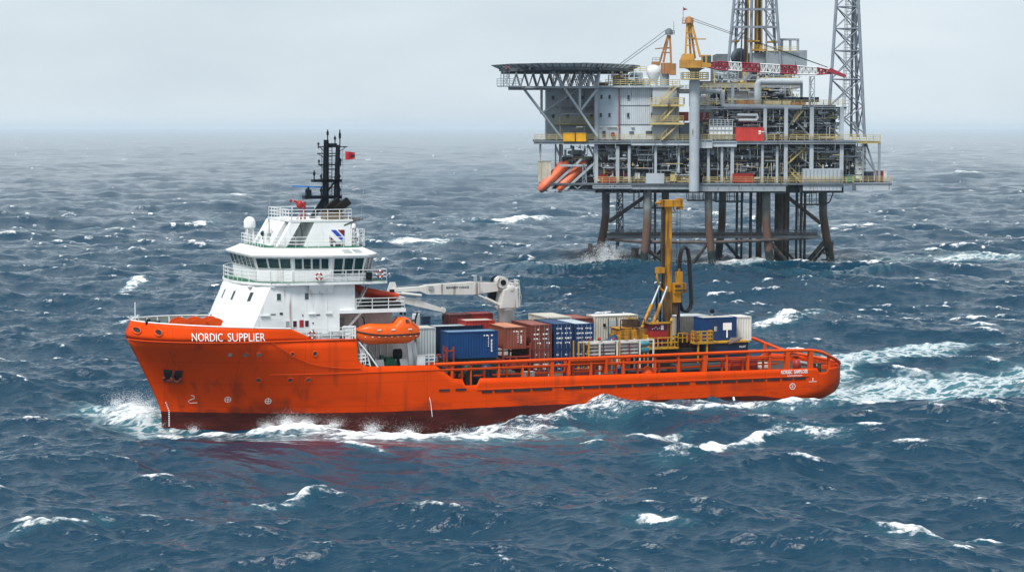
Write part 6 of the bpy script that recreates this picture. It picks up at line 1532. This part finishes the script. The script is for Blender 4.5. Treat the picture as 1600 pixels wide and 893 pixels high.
# ------------------------------------------------------------------ things on the platform
def wtube(name, pts, r, m, t, n=8): mb = MB(); mb.path(pts, r, n); return mb.build(name, m, t)
def freefall(x_off, label):
    y = 467+x_off*.02
    t = empty('freefall_lifeboat', ('w', (PX(890+x_off), y, PZ(275))), label, 'lifeboat', 'orange free fall lifeboats')
    a = Vector((PX(842+x_off), y-1, PZ(298))); b = Vector((PX(887+x_off), y+2.5, PZ(254))); d = (b-a).normalized(); up = Vector((-d.z, 0, d.x)).normalized(); sd = d.cross(up)
    Lb = (b-a).length
    def ring(s, r, off=0): c = a.lerp(b, s)+up*off; return [tuple(c+(up*math.sin(q)*(1.05 if math.sin(q) > 0 else .85)+sd*math.cos(q))*r) for q in np.linspace(0, 2*math.pi, 15)]
    mb = MB(); mb.grid([ring(s, r) for s, r in ((0,.05),(.02,.45),(.08,.85),(.2,1.12),(.4,1.2),(.6,1.2),(.78,1.1),(.9,.95),(1,.6))]); mb.face(ring(1,.7)[:-1]); mb.build('boat_hull', mat('far lifeboat orange', (.62,.13,.05), .45, dirt=.25, var=.06, rust=.1), t)
    mb = MB(); c = a.lerp(b, .80)+up*.8; e = d*.8
    mb.hexa([c-e-sd*.7,c+e-sd*.7,c+e+sd*.7,c-e+sd*.7],[c-e*.5+up*.6-sd*.5,c+e+up*.6-sd*.5,c+e+up*.6+sd*.5,c-e*.5+up*.6+sd*.5]); mb.build('wheelhouse', MATS['far lifeboat orange'], t)
    mb = MB(); mb.box(tuple(c+d*.2-sd*.72-up*.1-Vector((.25,0,.2))), tuple(c+d*.2-sd*.68+Vector((.25,.06,.35)))); mb.build('wheelhouse_window', glass, t)
    mb = MB(); mb.hexa([a-up*.75-sd*.5+d*.5, a-up*.95+d*1.5-sd*.5, a-up*.95+d*1.5+sd*.5, a-up*.75+sd*.5+d*.5],[a-sd*.2-up*.3, a+d*1.2-up*.5-sd*.4, a+d*1.2-up*.5+sd*.4, a+sd*.2-up*.3]); mb.build('keel', pdark2, t)
    mb = MB(); mb.grid([ring(s, r+.02)[7:14] for s, r in ((.3,1.17),(.34,1.19))]); mb.build('seam_band', pdark, t)
freefall(0, 'orange free fall lifeboat in its launching chute, the one further out'); freefall(28, 'orange free fall lifeboat in its launching chute, the one nearer the red containers')
for a, b in [((855,297),(908,248)),((882,296),(926,256)),((857,296),(930,297)),((874,258),(916,258))]: part('launch_rail', lambda m: m.bar((PX(a[0]),466.2,PZ(a[1])),(PX(b[0]),467.5,PZ(b[1])),.35,.45), plight)
part('launch_bracing', lambda m: (m.bar((PX(902),466.3,PZ(294)),(PX(893),466.3,PZ(287)),.2), m.bar((PX(902),466.3,PZ(294)),(PX(914),466.3,PZ(284)),.2), m.lattice([((PX(910),467,PZ(298)),(PX(910),467,PZ(256))),((PX(917),467,PZ(298)),(PX(914),467,PZ(256))),((PX(913),469,PZ(298)),(PX(913),469,PZ(256)))],4,.1)), pgrey)
def wbox_thing(name, label, cat, p0, p1, q0, q1, y, dep, m, m2, group=None, ribs=5):
    x0, x1, z0, z1 = PX(p0,y), PX(p1,y), PZ(q1,y), PZ(q0,y)
    t = empty(name, ('w', ((x0+x1)/2, y+dep/2, z0)), label, cat, group)
    mb = MB(); mb.box((x0,y,z0),(x1,y+dep,z1-.1)); mb.build('body', m, t)
    mb = MB(); mb.box((x0-.06,y-.06,z1-.098),(x1+.06,y+dep+.06,z1+.03)); mb.build('lid', m2, t)
    mb = MB(); [mb.box((lerp(x0,x1,(k+.5)/ribs)-.04,y-.07,z0+.1),(lerp(x0,x1,(k+.5)/ribs)+.04,y-.002,z1-.15)) for k in range(ribs)]; mb.build('rib', m2, t)
    return t
wbox_thing('water_tank','tall beige tank at the left lower corner of the platform beside the lifeboats','tank',841,861,252,284,466.5,3,mat('beige tank', (.46,.43,.34), .6, rust=.3, dirt=.3),mat('dark beige', (.34,.31,.24), .6, rust=.3),ribs=2)
ybox = mat('box yellow', (.72,.38,.015), .5, rust=.15)
wbox_thing('yellow_box','yellow equipment box at the platform edge, the larger and farther from the cladding','box',880.5,898,208,221,465.2,2,ybox,ybox,'yellow boxes on the platform'); wbox_thing('yellow_box','yellow equipment box at the platform edge, the smaller next to the grey cladding','box',900,916,208,221,465.2,2,ybox,ybox,'yellow boxes on the platform')
G2 = 'containers on the oil platform'
def pcont(p0, p1, q0, q1, m, label, y=465.9, d='-v'): return container(PX(p0,y), PX(p1,y), y, y+2.6, PZ(q1,y), PZ(q0,y), m, label, doors=d, group=G2, fr='w')
t = pcont(1150,1194,199,220,mat('bright red container', (.52,.05,.04), .5, rust=.12, dirt=.1),'large bright red container on the platform main deck edge',d=None)
mb = MB(); mb.box((PX(1182),465.88,PZ(207)),(PX(1185.5),465.92,PZ(204))); mb.box((PX(1186),465.88,PZ(206.5)),(PX(1191),465.92,PZ(205.5))); mb.box((PX(1182),465.88,PZ(209.5)),(PX(1185.5),465.92,PZ(208))); mb.build('side_marking', whitemark, t)
pcont(1145,1178,271,285,redc,'red container low on the cellar deck right of the crane column',d=None)
pcont(934,950,273,286,redc,'red container beside the lifeboat chutes, nearer the boats',y=467.4,d=None); pcont(951,963,277,286,mat('crimson container',(.36,.02,.03),.5),'small crimson container between lifeboats and white framed cabin',y=466.4,d=None)
pcont(947,964,266,277,maroon,'maroon cabin with a white frame behind the small crimson container',y=469.5,d=None); pcont(968,981,267,284,maroon,'maroon container by a yellow stand on the cellar deck',y=468.5,d=None)
wbox_thing('white_crate','white crate on the cellar deck left of the grey screen','crate',992,1000,269,279,468.2,1.5,pwhite,pdark,ribs=1)
wbox_thing('yellow_crate','pale yellow crate on the cellar deck right of the grey screen','crate',1048,1057,272,283,467.3,1.5,mat('pale yellow', (.55,.47,.24), .6, rust=.2),pyel,ribs=2)
wbox_thing('yellow_stand','small yellow stand beside the maroon container','stand',964.5,968,268,284,467.8,.6,ybox,ybox,ribs=1)
wbox_thing('orange_bin','orange bin at the right end of the cellar deck','bin',1314,1319,275,284,467.5,1,orangepipe,orangepipe,ribs=1)
wbox_thing('green_bin','green bin next to the orange bin on the right deck extension','bin',1321,1338,275,284,467.6,1.5,mat('bin green', (.02,.22,.14), .5),mat('bin green dark', (.015,.13,.09), .5),ribs=4)
wbox_thing('dark_skip','dark navy skip on the right deck extension beside the red one','skip',1348,1366,268,284,469,2.5,navy,pdark,ribs=3)
wbox_thing('red_skip','red skip at the outer end of the right deck extension','skip',1371,1381,267,284,468.5,2.5,redc,maroon,ribs=2)
wbox_thing('white_cabinet','white cabinet at the outermost end of the right deck extension','cabinet',1381.5,1386,268,278,468.5,1,pwhite,pwhite,ribs=1)

# pedestal cranes
crY = mat('crane yellow', (.44,.225,.04), .55, rust=.4, dirt=.35, var=.1); crR = mat('boom red', (.27,.03,.05), .5, var=.1); crO = mat('faded crane orange', (.34,.16,.06), .6, rust=.5, var=.12)
def near_crane():
    y = 464.5
    t = empty('pedestal_crane', ('w', (PX(1085,y), y, PZ(300,y))), 'yellow pedestal crane with a red and white boom and a small flag', 'crane', 'platform pedestal cranes')
    X = lambda p: PX(p, y); Z = lambda q: PZ(q, y)
    mb = MB(); mb.lathe((X(1085),y,Z(299)), [(1.06,0),(1.06,Z(123)-Z(299))], 20); mb.build('pedestal', plight, t)
    mb = MB(); mb.lathe((X(1085),y,Z(124)), [(.98,0),(.98,Z(112)-Z(124)),(1.5,Z(109)-Z(124)),(2.2,Z(107)-Z(124))], 20); mb.build('slew_ring', pdark, t)
    mb = MB(); mb.lathe((X(1085),y,Z(125)), [(2.9,0),(2.9,.25)], 20); g = mb.build('walkway_ring', pyel, t)
    mb = MB(); mb.rail([(X(1085)+2.85*math.cos(a), y+2.85*math.sin(a), Z(125)+.25) for a in np.linspace(0, 2*math.pi, 13)],1.2,3,1.6,.06); mb.build('railing', pyel, g)
    mb = MB(); mb.box((X(1062),y-1.6,Z(107)),(X(1094.5),y+2,Z(95))); mb.hexa([(X(1062),y-1.4,Z(94.8)),(X(1084),y-1.4,Z(94.8)),(X(1084),y+1.8,Z(94.8)),(X(1062),y+1.8,Z(94.8))],[(X(1066),y-1.2,Z(85)),(X(1083),y-1.2,Z(85)),(X(1083),y+1.6,Z(85)),(X(1066),y+1.6,Z(85))]); mb.build('machinery_house', crY, t)
    mb = MB(); mb.box((X(1094.8),y-2.0,Z(106)),(X(1109),y-.1,Z(87))); cb = mb.build('operator_cab', crY, t); mb = MB(); mb.box((X(1096),y-2.04,Z(98)),(X(1100),y-2.003,Z(89))); mb.hexa([(X(1103),y-2.04,Z(99)),(X(1109.3),y-2.04,Z(99)),(X(1109.3),y-1,Z(99)),(X(1103),y-1,Z(99))],[(X(1103),y-2.04,Z(88.5)),(X(1109.6),y-2.04,Z(88.5)),(X(1109.6),y-1,Z(88.5)),(X(1103),y-1,Z(88.5))]); mb.build('cab_window', glass, cb)
    mb = MB()
    for a, b in (((1070,86),(1073,37)),((1079,86),(1075,37)),((1093,90),(1080,37)),((1086,92),(1077,37))): mb.bar((X(a[0]),y+(-.9 if a[0] in (1070,1093) else .9),Z(a[1])),(X(b[0]),y,Z(b[1])),.42)
    for q in (72,61,52): mb.bar((X(1071),y-.5,Z(q)),(X(1085-(q < 60)*3),y-.3,Z(q-1)),.22)
    mb.bar((X(1080),y,Z(62)),(X(1102),y,Z(62)),.22); mb.build('gantry', crY, t)
    mb = MB(); mb.lathe((X(1075.5),y,Z(37)), [(.9,0),(.8,.8),(.4,1.3),(.05,1.4)], 10); mb.rail([(X(1065),y-.6,Z(37)),(X(1082),y-.6,Z(37))],1.0,2,1.2,.05); mb.box((X(1065),y-.7,Z(37)-.15),(X(1082),y+.7,Z(37)-.002)); mb.build('gantry_head', crO, t)
    # boom in red and white bays
    A, B = Vector((X(1097),y-1.2,Z(102))), Vector((X(1302),y-1.2,Z(113.5)))
    tips = [(0,.5,crR),(.12,1.5,crR),(.19,1.5,pwhite),(.29,1.5,crR),(.43,1.5,pwhite),(.58,1.5,crR),(.71,1.5,pwhite),(.86,1.3,crR),(1.0,.35,None)]
    for (s, h, m), (s2, h2, _) in zip(tips, tips[1:]):
        p, q = A.lerp(B, s), A.lerp(B, s2); ch = []
        for sy, sz in ((-1,-1),(1,-1),(1,1),(-1,1)): ch.append((p+Vector((0,sy*h*.5,sz*h*.55)), q+Vector((0,sy*h2*.5,sz*h2*.55))))
        mb = MB(); mb.lattice(ch, max(3, int((s2-s)*44)), .15, .10); mb.build('boom_section', m, t)
    mb = MB(); mb.hexa([(X(1290),y-2,Z(113)),(X(1318),y-2,Z(122)),(X(1318),y-.6,Z(122)),(X(1290),y-.6,Z(113))],[(X(1295),y-2,Z(107)),(X(1319),y-2,Z(118)),(X(1319),y-.6,Z(118)),(X(1295),y-.6,Z(107))]); mb.build('boom_tip', crR, t)
    mb = MB(); [mb.tube((X(1078),y+d,Z(29+k)),(X(1292),y+d-.6,Z(106)),.055,5) for k, d in ((0,-.3),(3,.3))]; mb.build('hoist_rope', black, t)
near_crane()
def far_crane():
    y = 492
    t = empty('pedestal_crane', ('w', (PX(1040,y), y, PZ(135,y))), 'faded orange pedestal crane behind the white radome', 'crane', 'platform pedestal cranes')
    X = lambda p: PX(p, y); Z = lambda q: PZ(q, y)
    mb = MB(); mb.tube((X(1038),y,Z(135)),(X(1038),y,Z(116)),1.0,16); mb.build('pedestal', pgrey, t)
    mb = MB(); mb.box((X(1033),y-1.5,Z(116)),(X(1049),y+1.5,Z(99))); mb.box((X(1046),y-2,Z(118)),(X(1055),y-.2,Z(100))); mb.box((X(1018),y-1,Z(103)),(X(1030),y+1,Z(97))); mb.build('machinery_house', crO, t)
    mb = MB()
    for a, b in (((1029,102),(1043,56)),((1036,98),(1044,56)),((1048,100),(1046,56))): mb.bar((X(a[0]),y-.5,Z(a[1])),(X(b[0]),y,Z(b[1])),.42)
    for q in (83,76): mb.bar((X(1033),y,Z(q)),(X(1048),y,Z(q)),.24)
    mb.bar((X(1023),y,Z(77)),(X(1049),y,Z(75)),.22); mb.build('gantry', crO, t)
    mb = MB(); mb.lathe((X(1044.5),y,Z(55)), [(.9,0),(.8,.9),(.4,1.3),(.05,1.4)], 10); mb.rail([(X(1040),y,Z(55)),(X(1053),y,Z(55))],.9,2,1,.05); mb.bar((X(1052),y,Z(55)),(X(1052),y,Z(35)),.1); mb.build('gantry_head', pdark, t)
    mb = MB(); [mb.tube((X(1041),y+d,Z(47+k)),(X(962),y+d-5,Z(105+k*.6)),.06,5) for k, d in ((0,0),(6,.5))]; mb.build('hoist_rope', black, t)
    mb = MB(); mb.rail([(X(1019),y,Z(97)),(X(1030),y,Z(97))],.9,2,1,.05); mb.build('railing', pgrey, t)
far_crane()
t = empty('flag', ('w', (PX(1066.5,464.5),464.5,PZ(33,464.5))), 'tiny red pennant on a staff at the top of the yellow crane', 'flag')
mb = MB(); mb.tube((PX(1066.5,464.5),464.5,PZ(37,464.5)),(PX(1066.5,464.5),464.5,PZ(12,464.5)),.07,5); mb.build('staff', pgrey, t)
mb = MB(); a = (PX(1066.8,464.5),464.5,PZ(13,464.5)); mb.hexa([a,(a[0],464.5,a[2]-.65),(a[0]+.95,464.7,a[2]-.42)],[(a[0],464.54,a[2]),(a[0],464.54,a[2]-.65),(a[0]+.95,464.74,a[2]-.42)]); mb.build('pennant', crR, t)

# derrick and lattice tower
dgrey = mat('derrick grey', (.19,.22,.27), .5, rust=.25, var=.1)
t = empty('drilling_derrick', ('w', (PX(1178,488),488,PZ(105,488))), 'grey drilling derrick with yellow guides rising out of the platform', 'derrick')
def dleg(p0, p1, y0, y1, f=1.0): return (Vector((PX(p0,y0),y0,PZ(104,y0))), Vector((PX(p1,y1),y1,PZ(-72,y1))))
L4 = [dleg(1137,1152,482,484), dleg(1219,1205,482,484), dleg(1212,1200,496,494), dleg(1146,1158,496,494)]
for a, b in L4: wtube('leg', [a, b], .32, dgrey, t, 8)
lv = [0,.19,.345,.50,.66,.82,1.0]
mb = MB()
for s in lv[2:]:
    ps = [a.lerp(b, s) for a, b in L4]
    for i in range(4): mb.bar(ps[i], ps[(i+1) % 4], .35, .45)
mb.build('girt', dgrey, t)
mb = MB()
for k in range(len(lv)-1):
    lo = [a.lerp(b, lv[k]) for a, b in L4]; hi = [a.lerp(b, lv[k+1]) for a, b in L4]
    for i in range(4):
        j = (i+1) % 4; mh = hi[i].lerp(hi[j], .5)
        if k == 1: mb.bar(lo[i], hi[i].lerp(hi[j], .3), .3); mb.bar(lo[j], hi[i].lerp(hi[j], .7), .3)
        elif k > 1:
            ml = lo[i].lerp(lo[j], .5); q1, q2 = hi[i].lerp(hi[j], .26), hi[i].lerp(hi[j], .74)
            mb.bar(lo[i].lerp(hi[i], .05), q1, .2); mb.bar(hi[i], lo[i].lerp(lo[j], .24), .2); mb.bar(lo[j].lerp(hi[j], .05), q2, .2); mb.bar(hi[j], lo[i].lerp(lo[j], .76), .2)
mb.build('bracing', dgrey, t)
for p, r, m, y in [(1164,.42,mat('derrick dark', (.05,.055,.06), .6, rust=.3),486),(1167,.16,yellow,485.4),(1172.5,.32,dgrey,484),(1179,.2,pdark,488),(1182,.22,yellow,486),(1186,.5,MATS['derrick dark'],488),(1189.5,.18,yellow,486.6),(1197,.2,dgrey,486),(1157,.18,dgrey,488)]:
    wtube('guide_column', [(PX(p,y),y,PZ(106,y)),(PX(p+(1178-p)*.15,y),y,PZ(-70,y))], r, m, t, 8)
mb = MB(); [mb.box((PX(p,483),483,PZ(q,483)),(PX(p,483)+w_,487,PZ(q,483)+.3)) for p, q, w_ in ((1170,66,2.2),(1174,80,3),(1200,67,2.4),(1140,66,2))]; mb.rail([(PX(1174,483),483,PZ(80,483)),(PX(1194,483),483,PZ(80,483))],1.2,3,1,.06); mb.build('monkey_board', yellow, t)
mb = MB(); mb.ball((PX(1155,490),490,PZ(90,490)),2.0,12); mb.box((PX(1145,492),492,PZ(105,492)),(PX(1166,492),496,PZ(92,492))); mb.build('wind_wall', pdark2, t)
t = empty('lattice_tower', ('w', (PX(1325,488),488,PZ(222,488))), 'tall grey lattice tower with ladder at the right side of the platform', 'tower')
L3 = [((1295.5,168),(1312,-70),480),((1351,214),(1338,-70),480),((1340,214),(1330,-70),492)]
legs3 = [(Vector((PX(a[0],y),y,PZ(a[1],y))), Vector((PX(b[0],y),y+(488-y)*.35,PZ(b[1],y)))) for a, b, y in L3]
legs3[0] = (legs3[0][0].lerp(legs3[0][1], -.2), legs3[0][1])
for a, b in legs3: wtube('leg', [a, b], .34, dgrey, t, 8)
def atq(i, q): a, b = legs3[i]; zq = PZ(q, 480); s = (zq-a.z)/(b.z-a.z); return a.lerp(b, s)
mb = MB(); qs = [208,166,124,79.5,45,11,-22,-55]
for q, q2 in zip(qs, qs[1:]):
    for i in range(3):
        j = (i+1) % 3; mb.tube(atq(i,q), atq(j,q2), .14, 6, cap=False); mb.tube(atq(j,q), atq(i,q2), .14, 6, cap=False)
        if q2 in (79.5,45,11,124,-22): mb.tube(atq(i,q2), atq(j,q2), .15, 6)
mb.build('bracing', dgrey, t)
mb = MB(); mb.ladder((PX(1322,484),484,PZ(180,484)),(PX(1326,484),484,PZ(-60,484)),(1,0,0),1.1,.07,.7); mb.ladder((PX(1318,485),485,PZ(190,485)),(PX(1322,485),485,PZ(-60,485)),(1,0,0),.6,.05,.7); mb.build('ladder', pgrey, t)
wtube('vent_pipe', [(PX(1330,485),485,PZ(214,485)),(PX(1331,485),485,PZ(-60,485))], .28, pdark, t); wtube('vent_pipe', [(PX(1334,484),484,PZ(190,484)),(PX(1341,484),484,PZ(212,484))], .3, pgrey, t)

# small-bore piping, hangers, trays and fittings too many to count
mb = MB(); fr_ = random.Random(99); tone = {0: MB(), 1: MB(), 2: MB()}
for p0, p1, q0, q1, y0, n in [(930,1085,228,252,466.9,120),(930,1085,254,285,466.9,130),(1094,1314,228,252,466.9,150),(1094,1314,254,285,466.9,150),(1094,1314,170,191,468.2,170),(1094,1314,192,218,468.2,170),(1085,1252,132,166,471,170),(1118,1258,104,131,476,120),(880,930,226,284,468.5,70),(1314,1350,222,284,468.6,50),(930,1000,291,302,468,40),(1085,1310,291,302,468,110),(870,935,196,218,470,30),(860,1000,112,136,468,60)]:
    for k in range(n):
        m_ = tone[fr_.choice((0,0,1,1,2))]; p = fr_.uniform(p0, p1); q = fr_.uniform(q0, q1); y = y0+fr_.uniform(0, 3.5); a = Vector((PX(p),y,PZ(q))); c = fr_.random()
        lim = lambda v: Vector((min(max(v.x, PX(p0)), PX(p1)), v.y, min(max(v.z, PZ(q1)), PZ(q0))))
        if c < .38: m_.bar(a, lim(a+Vector((fr_.uniform(.8,4),0,0))), fr_.choice((.09,.13,.2)))
        elif c < .72: m_.bar(a, lim(a+Vector((0,0,fr_.uniform(.7,2.6)))), fr_.choice((.08,.12,.18)))
        elif c < .80: m_.bar(a, lim(a+Vector((fr_.uniform(-1.5,1.5),0,fr_.uniform(.5,1.6)))), .09)
        else: s_ = Vector((fr_.uniform(.2,.7),fr_.uniform(.2,.6),fr_.uniform(.2,.8))); b_ = lim(a+s_); b_.y = a.y+s_.y; m_.box(a, b_) if b_.x > a.x+.05 and b_.z > a.z+.05 else None
for k, m in ((0, plight), (1, pgrey), (2, pyel)):
    o = tone[k].build('small_pipework', m, plat, split=False); o['kind'] = 'stuff'
build_sea()
build_spray()
build_smoke()
build_haze()
